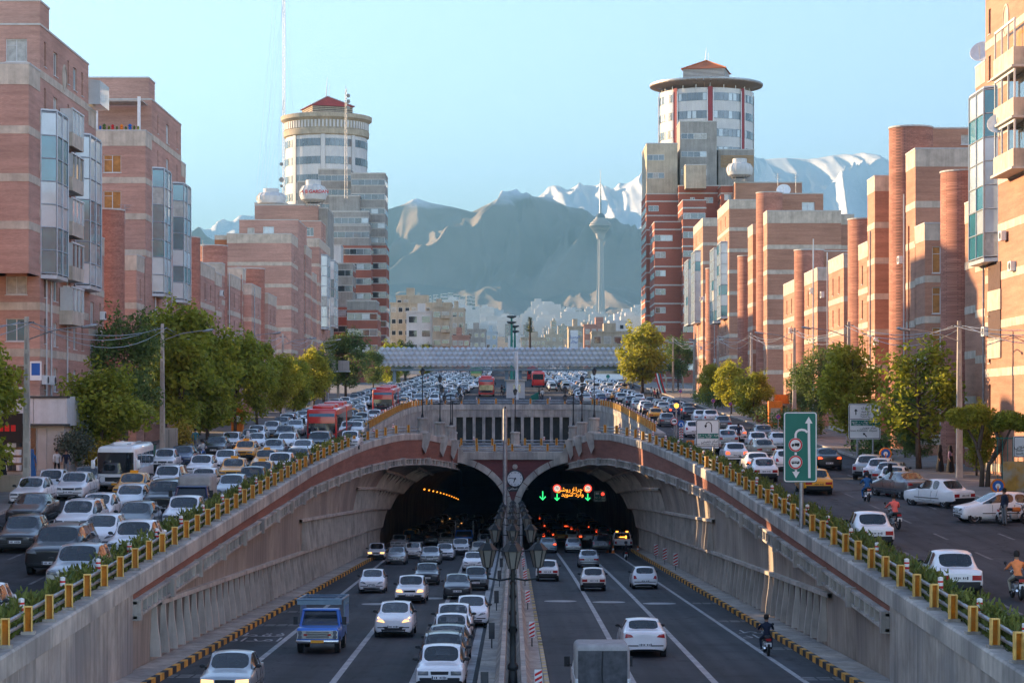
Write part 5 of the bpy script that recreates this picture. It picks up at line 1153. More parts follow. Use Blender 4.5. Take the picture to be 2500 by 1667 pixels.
RT = thing('round_tower_block', 'stepped red brick office complex carrying a glazed round tower with flat disc and orange roof', 'tower', (40, 520, up(520)))
def wins(par, u0, u1, Y, vs, h=1.35):
    for v in vs:
        z = wz(v, Y); x0, x1 = wx(u0,Y), wx(u1,Y); w = x1-x0
        q = MB(); q.box(x0, x1, Y-.05, Y+.02, z-h, z); f = q.part('window', 'frame_white', par); n = max(2, int(w/1.3))
        for i in range(n):
            q = MB(); q.box(x0+.08+i*(w-.06)/n, x0+.02+(i+1)*(w-.06)/n-.05, Y-.07, Y-.045, z-h+.1, z-.1); q.part('pane', random.choice(['curtain','window_glass','window_pale','window_strip']), f)
def brickbands(par, x0, x1, Y, dep, z0, z1, fl, side):
    z = z1-1.6
    while z > z0:
        q = MB(); q.box(x0-.05, x1+.05, Y-.05, Y+dep+.05, z-.16, z+.16); q.part('band', 'stone_pale', par); z -= fl
def RB(u0, u1, v, Y, dep, m, wu=None, wv=(), fl=None, z0=None, ribbon=True):
    x0, x1, z1 = wx(u0,Y), wx(u1,Y), wz(v,Y); zb = up(Y)-1 if z0 is None else z0
    q = MB(); q.box(x0, x1, Y, Y+dep, zb, z1); q.part('wall', m, RT); q = MB(); q.box(x0-.08, x1+.08, Y-.08, Y+dep+.08, z1-.004, z1+.25); q.part('coping', 'coping', RT)
    if wu: wins(RT, *wu, Y, wv)
    if fl:
        brickbands(RT, x0, x1, Y, dep, zb+2, z1, fl, 1)
        z = z1-2.6
        while ribbon and z > zb+4:      # ribbons on the street face
            q = MB(); q.box(x0-.04, x0+.02, Y+.3, Y+dep-.3, z-1.5, z-.2); q.part('ribbon_window', 'window_strip', RT); z -= fl
RB(1579, 1654, 352, 517, 19, 'stone_cream', (1580, 1622), (378, 422), None, z0=wz(476,517)); RB(1578, 1655, 475, 516.6, 19.8, 'brick_tower', (1583, 1608), (502,), 3.3)
RB(1598, 1663, 543, 495, 17, 'brick_tower', (1600, 1625), [615+45*k for k in range(7)], 4.1); wins(RT, 1598, 1642, 494.95, (574,))
RB(1660, 1750, 298, 526, 14, 'stone_grey', (1663, 1725), (326, 370, 414), None, z0=wz(470,526)); RB(1657, 1757, 455, 512, 16, 'brick_tower', (1720, 1741), (482,), 9); wins(RT, 1685, 1696, 511.95, (482,))
RB(1667, 1724, 490, 490, 14, 'brick_tower', (1668, 1693), [520+46*k for k in range(9)], 4.2); wins(RT, 1668, 1722, 489.95, (520,))
RB(1754, 1841, 367, 530, 12, 'stone_grey', None, (), None, z0=wz(470,530)); RB(1795, 1958, 447, 500, 16, 'brick_right'); RB(1674, 1724, 404, 508, 8, 'stone_cream', None, (), None, z0=wz(460,508)); RB(1760, 1796, 455, 505, 10, 'brick_tower', (1768, 1788), (475,), 9)
for i in range(9): q = MB(); zz = wz(380+i*3.4,530); q.box(wx(1760,530), wx(1840,530), 529.85, 529.99, zz-.2, zz); q.part('louvre', 'wood_light', RT)
cxr, rr_, ztr = round_tower(RT, 1724, 545, 113, 230, 380, 8, 'panel_white', 4, 4.3, None, red='panel_red', hfac=.44)
zd = wz(214,545); rd = 137*545/F
for k in range(48):
    t0, t1 = 2*math.pi*k/48+.008, 2*math.pi*(k+1)/48-.008; q = MB(); q.lathe([(rr_*.72,zd-1.5),(rd,zd),(rd,zd+.25),(rr_*.72,zd-1.2)], (cxr,545,0), 2, t0, t1); q.part('disc_panel', 'disc_panel', RT)
q = MB(); q.lathe([(rd-.3,zd+.25),(rd+.1,zd+.25),(rd+.1,zd+.6),(rd-.3,zd+.6)], (cxr,545,0), 64); q.part('disc_rim', 'steel', RT)
q = MB(); q.lathe([(rr_*.55,ztr-.2),(rr_*.55,zd+.5)], (cxr,545,0), 24); q.part('disc_core', 'wood_light', RT)
for k in range(20):
    t = 2*math.pi*k/20; q = MB(); q.tube([(cxr+rr_*.95*math.cos(t),545+rr_*.95*math.sin(t),ztr-.1),(cxr+rr_*.95*math.cos(t),545+rr_*.95*math.sin(t),zd-.4)], .12, 5); q.part('disc_post', 'white_paint', RT)
lantern_roof(RT, 1662, 1787, 204, 176, 149, 545, 'roof_orange', 3.2, R(-12))
cooling_tower(RT, 1806, 434, 498, 5.8, 4.2)
# mast with guy wires behind the left tower
MA = thing('radio_mast', 'thin lattice radio mast with guy wires rising behind the left tower', 'mast', (wx(693,500), 640, up(640)))
MX, MY = wx(693,500)*640/500, 640
zt_ = 150; q = MB()
for dx, dy in ((-.35,0),(.35,0),(0,.5)): q.tube([(MX+dx,MY+dy,up(640)),(MX+dx,MY+dy,zt_)], .09, 4)
z = 20
while z < zt_: q.tube([(MX-.35,MY,z),(MX+.35,MY,z+1.2),(MX,MY+.5,z+2.4),(MX-.35,MY,z+3.2)], .05, 3, False); z += 3.2
q.part('lattice', 'white_paint', MA)
for dx, dy in ((-7,-3),(5,-6),(-3,8),(-10,0)):
    for h in (150, 120, 90, 65): q = MB(); q.tube([(MX+dx,MY+dy,40),(MX,MY,h)], .022, 3, False); q.part('guy_wire', 'steel', MA)
for z, rr in ((wz(402,640),.5),(wz(440,640),.7),(wz(455,640),.4)): q = MB(); q.lathe([(0,.1),(rr,.0),(rr,.3),(0,.35)], (MX-.6,MY-.6,z), 14, M=Matrix.Rotation(R(80), 3, 'X')); q.part('dish', 'stone_grey', MA)
MA2 = thing('aerial_mast', 'slim lattice aerial standing on the stepped left tower block', 'mast', (wx(843,530), 530, wz(480,530)))
q = MB(); xx = wx(841,530); zb_, zt_ = wz(480,530), wz(210,530)
for dx in (-.3,.3): q.tube([(xx+dx,535,zb_),(xx+dx*.5,535,zt_)], .08, 4)
z = zb_
while z < zt_-1: q.tube([(xx-.3,535,z),(xx+.3,535,z+.9),(xx-.3,535,z+1.8)], .05, 3, False); z += 1.8
q.part('lattice', 'steel', MA2)
for v in (228, 242, 258): q = MB(); q.lathe([(0,0),(.45,0),(.45,.4),(0,.4)], (xx+.6,534.5,wz(v,530)), 12, M=Matrix.Rotation(R(85), 3, 'X')); q.part('dish', 'stone_grey', MA2)

rga = random.Random(31)
for par, X, sd, ys, zlo in ((A,-31,-1,(147,165),-1),(A2,-31,-1,(189,209),1),(A3,-31,-1,(227,290),2),(B1,31,1,(130,150),0),(B2,31,1,(168,200),1),(B3,31,1,(206,255),2),(B5,31,1,(320,380),6)):
    for k in range(4): y = rga.uniform(*ys); ac_unit(par, (X-sd*.02, y, rga.uniform(zlo+2, zlo+13)), math.pi/2 if sd < 0 else -math.pi/2)
    for k in range(3):
        y = rga.uniform(*ys); q = MB(); q.tube([(X-sd*.07,y,zlo-2),(X-sd*.07,y,zlo+rga.uniform(12,17))], .06, 6); q.part('drainpipe', rga.choice(['steel','brick_round','frame_white']), par)

A0 = thing('apartment_block', 'brick apartment block continuing the left row before the corner shop', 'building', (-36, 90, up(90)))
block(A0, -46, -31, 52, 90, up(52)-1, 21.5, -1, 'brick_left', st=S1, cap=1.3, base=up(60)); block(A0, -46, -31, 91, 125, up(91)-1, 23.5, -1, 'brick_left', st=S1, cap=1.3, base=up(95)); block(A0, -44, -31.6, 130.5, 135.4, up(130)-1, 14, -1, 'brick_left', st=S2, cap=1.0, base=up(131))
B0 = thing('apartment_block', 'orange brick apartment block continuing the right row towards the viewer', 'building', (36, 90, up(90)))
block(B0, 31, 46, 60, 126.5, up(60)-1, 22.5, 1, 'brick_right', st=S1, cap=1.3, base=up(70))
# ================================================================ STREET FURNITURE
import unicodedata
AF = {}
for cp in list(range(0xFB50, 0xFDFF)) + list(range(0xFE70, 0xFEFD)):
    d = unicodedata.decomposition(chr(cp)).split()
    if len(d) == 2 and d[0] in ('<isolated>','<final>','<initial>','<medial>'): AF.setdefault(chr(int(d[1],16)), {})[d[0][1:-1]] = chr(cp)
def shape_fa(t):
    out = []; n = len(t)
    for i, c in enumerate(t):
        f = AF.get(c)
        if not f: out.append(c); continue
        pj = i > 0 and t[i-1] in AF and 'initial' in AF[t[i-1]]; nj = i < n-1 and t[i+1] in AF and ('final' in AF[t[i+1]]) and 'initial' in f
        out.append(f.get('medial' if pj and nj else 'final' if pj else 'initial' if nj else 'isolated', c))
    return ''.join(reversed(out))
def text(par, s, size, pos, m, rz=0.0, fa=False, align='CENTER', bold=.0, nm='lettering'):
    cu = bpy.data.curves.new('t', 'FONT'); cu.body = shape_fa(s) if fa else s; cu.size = size; cu.align_x = align; cu.align_y = 'CENTER'; cu.extrude = .004; cu.offset = bold; cu.resolution_u = 3
    o = bpy.data.objects.new('t', cu); COL.objects.link(o); me = bpy.data.meshes.new_from_object(o); bpy.data.objects.remove(o)
    me.materials.clear(); me.materials.append(MAT[m]); q = bpy.data.objects.new(nm, me); COL.objects.link(q); q.parent = par; q['kind'] = 'stuff'
    q.location = Vector(pos)-root_org(par); q.rotation_euler = (R(90), 0, rz); return q
# ---- parapet railings: each post, each pipe, each marker a part
PM = {}
def post_mesh(m):
    if m in PM: return PM[m]
    q = MB(); q.box(-.12,-.085,-.11,.07,0,.80); q.box(.085,.12,-.11,.07,0,.80); q.box(-.085,.085,-.11,.07,.765,.80); q.cm = 1; q.box(-.085,.085,.03,.06,0,.765); a = q.mesh('post', ['post_edge', m])
    q = MB(); q.box(-.20,.20,-.14,.14,-.02,.08); b = q.mesh('post_base', 'concrete'); PM[m] = (a, b); return PM[m]
q = MB(); q.lathe([(.055,0),(.055,.42),(.04,.46),(0,.47)], n=8); STUB = q.mesh('stub_post', 'steel', smooth=40)
q = MB(); q.lathe([(.022,0),(.022,.5)], n=6); q.cm = 1; q.lathe([(.085,.5),(.085,.62)], n=10); q.cm = 2; q.lathe([(.086,.62),(.086,.70)], n=10); q.cm = 1; q.lathe([(.085,.70),(.085,.80)], n=10); q.cm = 2; q.lathe([(.086,.80),(.086,.86)], n=10); q.cm = 1; q.lathe([(.085,.86),(.085,.96),(.0,.99)], n=10); MARK = q.mesh('marker_post', ['steel','white_paint','red_paint'], smooth=40)
def railing(label, path, pitch=2.7, markers=True, m='post_yellow', stub=True, vary=False):
    """path: (x,y,z) polyline along the ledge"""
    P = [Vector(p) for p in path]; L = [0]
    for a, b in zip(P, P[1:]): L.append(L[-1]+(b-a).length)
    o = thing('guard_railing', label, 'railing', P[0]); org = P[0]; pm, pb = post_mesh(m); n = int(L[-1]/pitch)
    def at(t):
        for i in range(len(P)-1):
            if t <= L[i+1] or i == len(P)-2:
                f = (t-L[i])/(L[i+1]-L[i]); d = (P[i+1]-P[i]).normalized(); return P[i].lerp(P[i+1], f), d
    ts = [0.0]
    while True:
        pp_, dd_ = at(min(ts[-1], L[-1])); st_ = pitch*(1 if not vary else 1+(pp_.y-60)*.0045)
        if ts[-1]+st_ > L[-1]: break
        ts.append(ts[-1]+st_)
    for k, t_ in enumerate(ts):
        p, d = at(t_); rz = math.atan2(d.y, d.x)
        if d.y < 0: rz += math.pi
        side = Vector((-d.y, d.x, 0)).normalized()
        po = part_of('post', pm, o, p-org, (0,0,rz - (math.pi/2)*0)); po.rotation_euler = (0, 0, math.radians(8) if abs(d.y) > .5 else 0); part_of('post_base', pb, po)
        if stub and k % 1 == 0: part_of('stub_post', STUB, o, p-org+Vector((.22 if p.x > 0 else -.22, 1.2, .1)))
        if markers and k % 2 == 0: part_of('marker_post', MARK, o, p-org+Vector((.3 if p.x > 0 else -.3, .5, 0)))
    for h in (.26, .56):
        q = MB(); pts = []
        for i in range(0, n*2+1):
            p, d = at(min(L[-1], i*pitch/2)); pts.append(p+Vector((.20 if p.x > 0 else -.20, .0, h)) if abs(d.y) > .5 else p+Vector((0,.18,h)))
        q.tube(pts, .062, 7); q.part('pipe_rail', 'steel', o, True)
    return o
for sd, lb in ((-1, 'yellow-posted pipe railing along the left underpass parapet'), (1, 'yellow-posted pipe railing along the right underpass parapet')):
    railing(lb, [(px(sd,Y)+sd*.22, Y, ledge(Y)) for Y in stations(52, 214, 1.5)], 2.85, vary=True)
railing('orange-posted railing round the far rim of the U-turn court', [(x-(0), y+.3, up(y)+.3) for x, y in FW[0:1]] + [(lerp(a,c,t), lerp(b,d,t)+.3, up(lerp(b,d,t))+.3) for (a,b),(c,d) in zip(FW, FW[1:]) for t in (.5,1)], 2.35, True, 'post_orange', True)
railing('yellow-posted railing along the front edge of the U-turn deck', [(-5.4,YP+.1,DECK+.02),(-2,YP+.1,DECK+.02),(2,YP+.1,DECK+.02),(5.4,YP+.1,DECK+.02)], 1.78, False, stub=False)
railing('yellow-posted railing along the back edge of the U-turn deck', [(-7,YP+9,DECK+.5),(-3,YP+7.6,DECK+.5),(3,YP+7.6,DECK+.5),(7,YP+9,DECK+.5)], 1.7, True, stub=False)
q = MB(); q.box(-7.5, 7.5, YP+7.2, YP+8.1, DECK-.05, DECK+.5); struct(q.obj('deck_kerb', 'concrete_pale'))
# ---- corbelled piers with lantern posts stepping down to the deck
def lantern(q, c, s=1.0):
    q.lathe([(.05*s,0),(.10*s,.03*s)], c, 6); q.cm = 1; q.lathe([(.10*s,.03*s),(.20*s,.44*s)], c, 6); q.cm = 0; q.lathe([(.25*s,.44*s),(.19*s,.50*s),(.10*s,.60*s),(.04*s,.62*s),(.03*s,.72*s),(0,.74*s)], c, 6); q.lathe([(.21*s,.43*s),(.25*s,.44*s)], c, 6)
    for k in range(6):
        t = k*math.pi/3; q.tube([(c[0]+.10*s*math.cos(t), c[1]+.10*s*math.sin(t), c[2]+.03*s), (c[0]+.205*s*math.cos(t), c[1]+.205*s*math.sin(t), c[2]+.44*s)], .014*s, 4)
glassmat('lamp_glass', (.13,.13,.12), .25, .3)
def pier(x, Y, z, h_l, label, twin=False, flip=1):
    o = thing('lamp_pier', label, 'lamp', (x, Y, z), 0, 'lamp piers around the tunnel mouth')
    q = MB(); q.lathe([(.62,-.05),(.62,.12),(.52,.18),(.50,.2)], (x,Y,z), 20); q.lathe([(.46,.2),(.44,1.25)], (x,Y,z), 20); q.lathe([(.50,1.25),(.54,1.32),(.54,1.45),(.3,1.5),(0,1.5)], (x,Y,z), 20); p = q.part('pedestal', 'concrete_pale', o, 40)
    for k in range(14): t = 2*math.pi*k/14; q = MB(); q.tube([(x+.465*math.cos(t),Y+.465*math.sin(t),z+.25),(x+.445*math.cos(t),Y+.445*math.sin(t),z+1.2)], .03, 5); q.part('flute', 'concrete_pale', p)
    q = MB(); q.lathe([(.16,1.5),(.12,1.7),(.07,1.9),(.05,2.4),(.045,h_l)], (x,Y,z), 10); q.part('lamp_post', 'cast_iron', o, 40)
    for dx in ((-.85,.85) if twin else (0,)):
        if twin: q = MB(); q.tube([(x,Y,z+h_l-.05),(x+dx*.6,Y,z+h_l-.25),(x+dx,Y,z+h_l-.05),(x+dx,Y,z+h_l+.1)], .035, 6); q.part('lamp_arm', 'cast_iron', o)
        q = MB(); lantern(q, (x+dx,Y,z+h_l+.08), 1.1); q.part('lantern', ['cast_iron','lamp_glass'], o)
    return o
for sd in (-1, 1):
    for i, (Y, v, h, tw) in enumerate(((211.5,1066,5.4,False),(217,1078,5.2,False),(221.5,1089,4.6,True))):
        x = px(sd, Y)+sd*.1; zz = ledge(Y); pier(x, Y, zz, h, 'fluted lamp pier on the %s tunnel shoulder, %s down from the railing' % ('oncoming-side' if sd < 0 else 'outbound-side', ('first','second','third')[i]), tw)
        q = MB(); q.prof([(x-sd*.9,zz+.05),(x+sd*.5,zz+.05),(x+sd*.5,zz-.4),(x-sd*.3,zz-1.9),(x-sd*.55,zz-1.2),(x-sd*.75,zz-.5)], 'y', Y-.45, Y+.45); struct(q.obj('corbel', 'concrete_pale'))
    pier(sd*6.3, YP+8.2, DECK+.5, 4.6, 'fluted lamp pier at the %s end of the deck back railing' % ('oncoming-side' if sd < 0 else 'outbound-side'), True)
pier(.25, YP+7.6, DECK+.5, 5.2, 'fluted lamp pier in the middle of the U-turn deck above the clock', False)
# ---- central reserve of the underpass
q = MB(); ys = stations(30, YP-1, 12)
q.grid([[(-1.2,Y,lo(Y)),(-1.2,Y,lo(Y)+.22),(1.05,Y,lo(Y)+.22),(1.05,Y,lo(Y))] for Y in ys]); struct(q.obj('median_island', 'concrete'))
for sd in (-1, 1):
    for k, (a, b) in enumerate(zip(stations(36, YP-2, 6), stations(36, YP-2, 6)[1:])):
        q = MB(); x = sd*.34; pr = [(x-.28,.22),(x+.28,.22),(x+.10,.55),(x+.08,1.0),(x-.08,1.0),(x-.10,.55)]
        q.grid([[(p, Y, lo(Y)+z) for p, z in pr] for Y in (a+.03, b-.03)], True); q.f += [tuple(range(5,-1,-1)), tuple(range(6,12))]; q.m += [0,0]
        o = q.obj('barrier_block', 'concrete', org=(x, a, lo(a))); tag(o, 'concrete barrier length on the %s side of the central reserve' % ('oncoming' if sd < 0 else 'tunnel-bound'), 'barrier', 'central reserve barriers '+('a' if sd < 0 else 'b'))
kr = struct(MB().box(1.05, 1.06, 40, 41, lo(40), lo(40)+.1).obj('median_kerb', 'concrete', org=(1.05,40,lo(40))))
Y = 45
for k in range(120):
    q = MB(); a, b = Y+.01, Y+.64; q.hexa([(1.06,a,lo(a)),(1.22,a,lo(a)),(1.22,b,lo(b)),(1.06,b,lo(b)),(1.06,a,lo(a)+.25),(1.22,a,lo(a)+.25),(1.22,b,lo(b)+.25),(1.06,b,lo(b)+.25)]); q.part('kerb_block', 'kerb_cream' if k % 2 else 'concrete', kr); Y += .65 if Y < 90 else 1.6
q = MB(); q.box(-.26,.26,-.02,.02,0,.95); BRD = None
def chevron(x, Y, z, w=.34, h=.95, label='', group=None, post=.35):
    o = thing('hazard_board', label, 'hazard sign', (x,Y,z), 0, group); q = MB(); q.box(x-w/2,x+w/2,Y-.015,Y+.015,z+post,z+post+h); b = q.part('board', 'white_paint', o); n = 4
    for k in range(n):
        q = MB(); z0 = z+post+h*(k+.05)/n; d = h/n*.5; e = w*.55
        lo_, hi_ = z+post, z+post+h; q.add([(x-w/2+.01,Y-.018,max(lo_,min(hi_,z0-e*.4))),(x+w/2-.01,Y-.018,max(lo_,min(hi_,z0+e*.5))),(x+w/2-.01,Y-.018,max(lo_,min(hi_,z0+e*.5+d))),(x-w/2+.01,Y-.018,max(lo_,min(hi_,z0-e*.4+d)))], [(0,1,2,3)]); q.part('stripe', 'red_paint', b)
    q = MB(); q.tube([(x,Y+.03,z),(x,Y+.03,z+post+.3)], .03, 5); q.part('stake', 'steel_dark', o); return o
for Y in (68, 91, 117, 143, 165, 190): chevron(.78, Y, lo(Y)+.22, .24, .66, label='red and white striped hazard board on the central reserve', group='hazard boards on the central reserve')
for Y in (67, 90, 116, 142, 164, 189):
    o = thing('sign_back', 'plain dark sign back on a stake on the oncoming edge of the reserve', 'sign', (-.85,Y,lo(Y)+.22), 0, 'dark sign backs on the central reserve'); q = MB(); q.box(-.97,-.73,Y-.015,Y+.015,lo(Y)+.6,lo(Y)+1.25); q.part('board', 'steel_dark', o); q = MB(); q.tube([(-.85,Y+.03,lo(Y)+.2),(-.85,Y+.03,lo(Y)+.9)], .03, 5); q.part('stake', 'steel_dark', o)
for Y in (176, 188, 199): chevron(FOOT[1]-.55, Y-8, lo(Y-8)+.2, label='red and white striped hazard board against the tunnel-bound wall', group='hazard boards by the right wall')
def median_lamp(Y, label):
    x, z = 0.0, lo(Y)+.22; o = thing('lantern_post', label, 'street lamp', (x,Y,z), 0, 'multi-lantern posts along the central reserve'); H = 4.1
    q = MB(); q.lathe([(.24,0),(.24,.25),(.16,.35),(.13,.9),(.17,.95),(.17,1.05),(.10,1.15),(.085,2.2),(.12,2.25),(.12,2.32),(.08,2.4),(.065,H)], (x,Y,z), 12); q.part('column', 'cast_iron', o, 40)
    for dx, dy in ((-.78,0),(.78,0),(0,-.7),(0,.7)):
        q = MB(); q.tube([(x,Y,z+H-.35),(x+dx*.5,Y+dy*.5,z+H-.42),(x+dx,Y+dy,z+H-.35),(x+dx,Y+dy,z+H-.05)], .035, 6); q.part('arm', 'cast_iron', o)
        q = MB(); lantern(q, (x+dx,Y+dy,z+H-.05), 1.3); q.part('lantern', ['cast_iron','lamp_glass'], o)
    return o
for i, Y in enumerate((69, 97, 125, 153, 181, 206)): median_lamp(Y, 'black cast-iron post with four lanterns on the central reserve, %s from the tunnel portal' % ('sixth','fifth','fourth','third','second','first')[i])
o = thing('camera_pole', 'tall plain grey steel pole standing in front of the portal clock', 'pole', (wx(1233,196),196,lo(196)+.2)); q = MB(); xx = wx(1233,196); q.lathe([(.2,0),(.19,wz(1003,196)-lo(196))], (xx,196,lo(196)+.2), 12); q.part('shaft', 'steel', o, 40); q = MB(); q.lathe([(.1,0),(.1,.3),(0,.35)], (xx,196,wz(1001,196)), 8); q.part('cap', 'steel_dark', o)
o = thing('gantry_pole', 'second plain grey steel pole beside the portal lamps', 'pole', (wx(1272,205),205,lo(205)+.2)); q = MB(); xx = wx(1272,205); q.lathe([(.16,0),(.15,4.2)], (xx,205,lo(205)+.2), 12); q.part('shaft', 'steel', o, 40)
# ---- concrete lamp poles along both pavements with wires
LP = {}
def lamp_pole(x, Y, h, label, side, arm=True, grp=None):
    z = far_ground(Y)+.14; o = thing('lamp_pole', label, 'street lamp', (x,Y,z), 0, grp); q = MB(); w0, w1 = .20, .11
    q.add([(x+a*w0,Y+b*w0,z) for a,b in ((-1,-1),(1,-1),(1,1),(-1,1))]+[(x+a*w1,Y+b*w1,z+h) for a,b in ((-1,-1),(1,-1),(1,1),(-1,1))], [(3,2,1,0),(4,5,6,7),(0,1,5,4),(1,2,6,5),(2,3,7,6),(3,0,4,7)]); s = q.part('shaft', 'concrete_pale', o)
    for k in range(9):
        zz = z+1.5+k*(h-2.5)/9; w = lerp(w0,w1,(zz-z)/h); q = MB(); q.box(x-w*.45,x+w*.45,Y-w-.012,Y-w+.02,zz,zz+(h-2.5)/9*.72); q.part('recess', 'concrete', s)
    if arm:
        a = -side*3.2; q = MB(); q.tube([(x,Y,z+h-1.3),(x+a*.5,Y-.2,z+h-.75),(x+a,Y-.4,z+h-.55)], .04, 6); q.part('arm', 'steel', o)
        q = MB(); q.lathe([(0,-.35),(.10,-.3),(.15,0),(.13,.3),(0,.42)], (x+a-side*.35,Y-.42,z+h-.55), 10, M=Matrix.Rotation(R(80)*-side, 3, 'Y') @ Matrix.Diagonal((.7,1,1.2))); q.part('lamp_head', 'steel', o, 40)
    q = MB(); q.box(x-.4,x+.4,Y-.05,Y+.05,z+h-.35,z+h-.27); q.part('crossbar', 'steel_dark', o); LP[(side, Y)] = (x, Y, z+h-.3); return o
GPL, GPR = 'concrete lamp poles on the left pavement', 'concrete lamp poles on the right pavement'
nth = ('first','second','third','fourth','fifth','sixth','seventh')
for i, (Y, v) in enumerate(((124,773),(172,790),(222,800),(262,815),(300,820),(345,830))): lamp_pole(-27.0, Y, wz(v,Y)-up(Y)-.14, 'square concrete lamp pole on the left pavement, %s one counted from the corner shop' % nth[i], -1, grp=GPL)
for i, (Y, v) in enumerate(((140,783),(186,785),(222,800),(262,812),(305,820),(345,828),(390,822))): lamp_pole(28.0 if i != 1 else 28.0, Y, wz(v,Y)-up(Y)-.14, 'square concrete lamp pole on the right pavement, %s one counted from the satellite-dish block' % nth[i], 1, grp=GPR)
wires = thing('overhead_wires', 'sagging overhead cables strung between the concrete lamp poles', 'cable', (0,124,5))
for side in (-1, 1):
    ks = sorted([k for k in LP if k[0] == side], key=lambda k: k[1])
    pts = [LP[k] for k in ks]; p0 = pts[0]; pts = [(p0[0]*1.12, p0[1]-30, p0[2]-.2)] + pts
    for a, b in zip(pts, pts[1:]):
        for dx, sag in ((-.35,1.0),(.35,1.5),(.1,.7)):
            q = MB(); q.tube([(lerp(a[0],b[0],t)+dx, lerp(a[1],b[1],t), lerp(a[2],b[2],t)-sag*4*t*(1-t)) for t in [i/10 for i in range(11)]], .022, 4, False); q.part('cable', 'steel', wires)
# ---- signs
def sign_panel(o, x, Y, z0, w, h, m='sign_white', rim='sign_white', r=.12, d=.06):
    def rr_(w_, h_, r_):
        return [(x+sx*(w_/2-r_)+r_*math.cos(t), z0+h/2+sz*(h_/2-r_)+r_*math.sin(t)) for sx, sz, a in ((1,-1,-90),(1,1,0),(-1,1,90),(-1,-1,180)) for t in [R(a+k*30) for k in range(4)]]
    q = MB(); q.prof(rr_(w,h,r), 'y', Y, Y+d); p = q.part('panel', m, o)
    if rim:
        a, b = rr_(w*.97, h-.03*w, r*.9), rr_(w*.97-.09*min(1,w/1.5), h-.03*w-.09*min(1,w/1.5), r*.6); q = MB(); n = len(a); q.add([(u,Y-.004,v) for u,v in a]+[(u,Y-.004,v) for u,v in b], [(i,(i+1)%n,n+(i+1)%n,n+i) for i in range(n)]); q.part('border', rim, p)
    return p
def ribbon(par, pts, wd, Y, m, nm='line'):
    q = MB(); n = len(pts); L_, R_ = [], []
    for i in range(n):
        a, b = pts[max(i-1,0)], pts[min(i+1,n-1)]; dx, dz = b[0]-a[0], b[1]-a[1]; l = math.hypot(dx,dz); L_.append((pts[i][0]-dz/l*wd/2, Y, pts[i][1]+dx/l*wd/2)); R_.append((pts[i][0]+dz/l*wd/2, Y, pts[i][1]-dx/l*wd/2))
    q.grid([L_, R_]); q.part(nm, m, par)
def poly(par, pts, Y, m, nm='arrow_head'):
    q = MB(); q.add([(a, Y, b) for a, b in pts], [tuple(range(len(pts)))]); q.part(nm, m, par)
def disc(par, x, z, r, Y, m, nm='disc', r2=None):
    q = MB(); M = Matrix.Rotation(R(90), 3, 'X'); q.lathe([(r2 or 0,0),(r,0)], (x,Y,z), 28, M=M); return q.part(nm, m, par)
# big green lane sign on the right parapet
SY = 99.5; gx = wx(1954,SY); gz0, gz1 = wz(1177,SY), wz(1005,SY); gw = 82*SY/F
o = thing('lane_sign', 'tall green lane sign with white arrows and two red prohibition roundels', 'road sign', (gx, SY, ledge(SY)))
p = sign_panel(o, gx, SY, gz0, gw, gz1-gz0, 'green_paint', 'sign_white'); q = MB(); q.tube([(gx+.05,SY+.1,ledge(SY)),(gx+.05,SY+.1,gz1-.5)], .10, 10); q.part('pole', 'steel', o, 40)
def GP(px_, pz_): return (wx(1600+px_/3.92, SY), wz(1000+pz_/3.92, SY))
y_ = SY-.012
ribbon(p, [GP(1474,652), GP(1468,130)], .11, y_, 'sign_white', 'arrow_shaft'); poly(p, [GP(1432,130), GP(1504,130), GP(1467,66)], y_, 'sign_white')
ribbon(p, [GP(1341,270), GP(1342,235), GP(1352,210), GP(1372,196), GP(1400,190), GP(1430,196), GP(1455,215)], .10, y_-.003, 'sign_white', 'arrow_shaft'); ribbon(p, [GP(1343,408), GP(1343,430)], .10, y_, 'sign_white', 'arrow_shaft'); ribbon(p, [GP(1345,575), GP(1345,596)], .10, y_, 'sign_white', 'arrow_shaft'); poly(p, [GP(1310,592), GP(1346,654), GP(1381,592)][::-1], y_, 'sign_white')
def vehicle_icon(par, c, w, Y, bus=False, m='black_paint'):
    x, z = c; h = w*.30
    if bus: poly(par, [(x-w/2,z-h/2),(x+w/2,z-h/2),(x+w/2,z+h*.5),(x-w*.47,z+h*.5),(x-w/2,z+h*.2)], Y, m, 'bus_icon'); [poly(par, [(x-w*.40+k*w*.2,z+h*.05),(x-w*.26+k*w*.2,z+h*.05),(x-w*.26+k*w*.2,z+h*.36),(x-w*.40+k*w*.2,z+h*.36)], Y-.003, 'sign_white', 'icon_window') for k in range(4)]
    else: poly(par, [(x-w*.12,z-h*.5),(x+w/2,z-h*.5),(x+w/2,z+h*.75),(x-w*.12,z+h*.75)], Y, m, 'truck_icon'); poly(par, [(x-w/2,z-h*.5),(x-w*.16,z-h*.5),(x-w*.16,z+h*.45),(x-w*.38,z+h*.45),(x-w/2,z)], Y, m, 'cab_icon')
    for dx in (-.34,.30): disc(par, x+dx*w, z-h*.55, w*.085, Y-.002, m, 'wheel_icon')
for (a, b), bus in (((1341,335), False), ((1341,502), True)):
    c = GP(a, b); rd_ = 66/3.92*SY/F; disc(p, c[0], c[1], rd_, y_-.006, 'sign_white', 'roundel'); disc(p, c[0], c[1], rd_*.97, y_-.010, 'red_paint', 'ring', rd_*.76); vehicle_icon(p, c, rd_*1.15, y_-.012, bus)
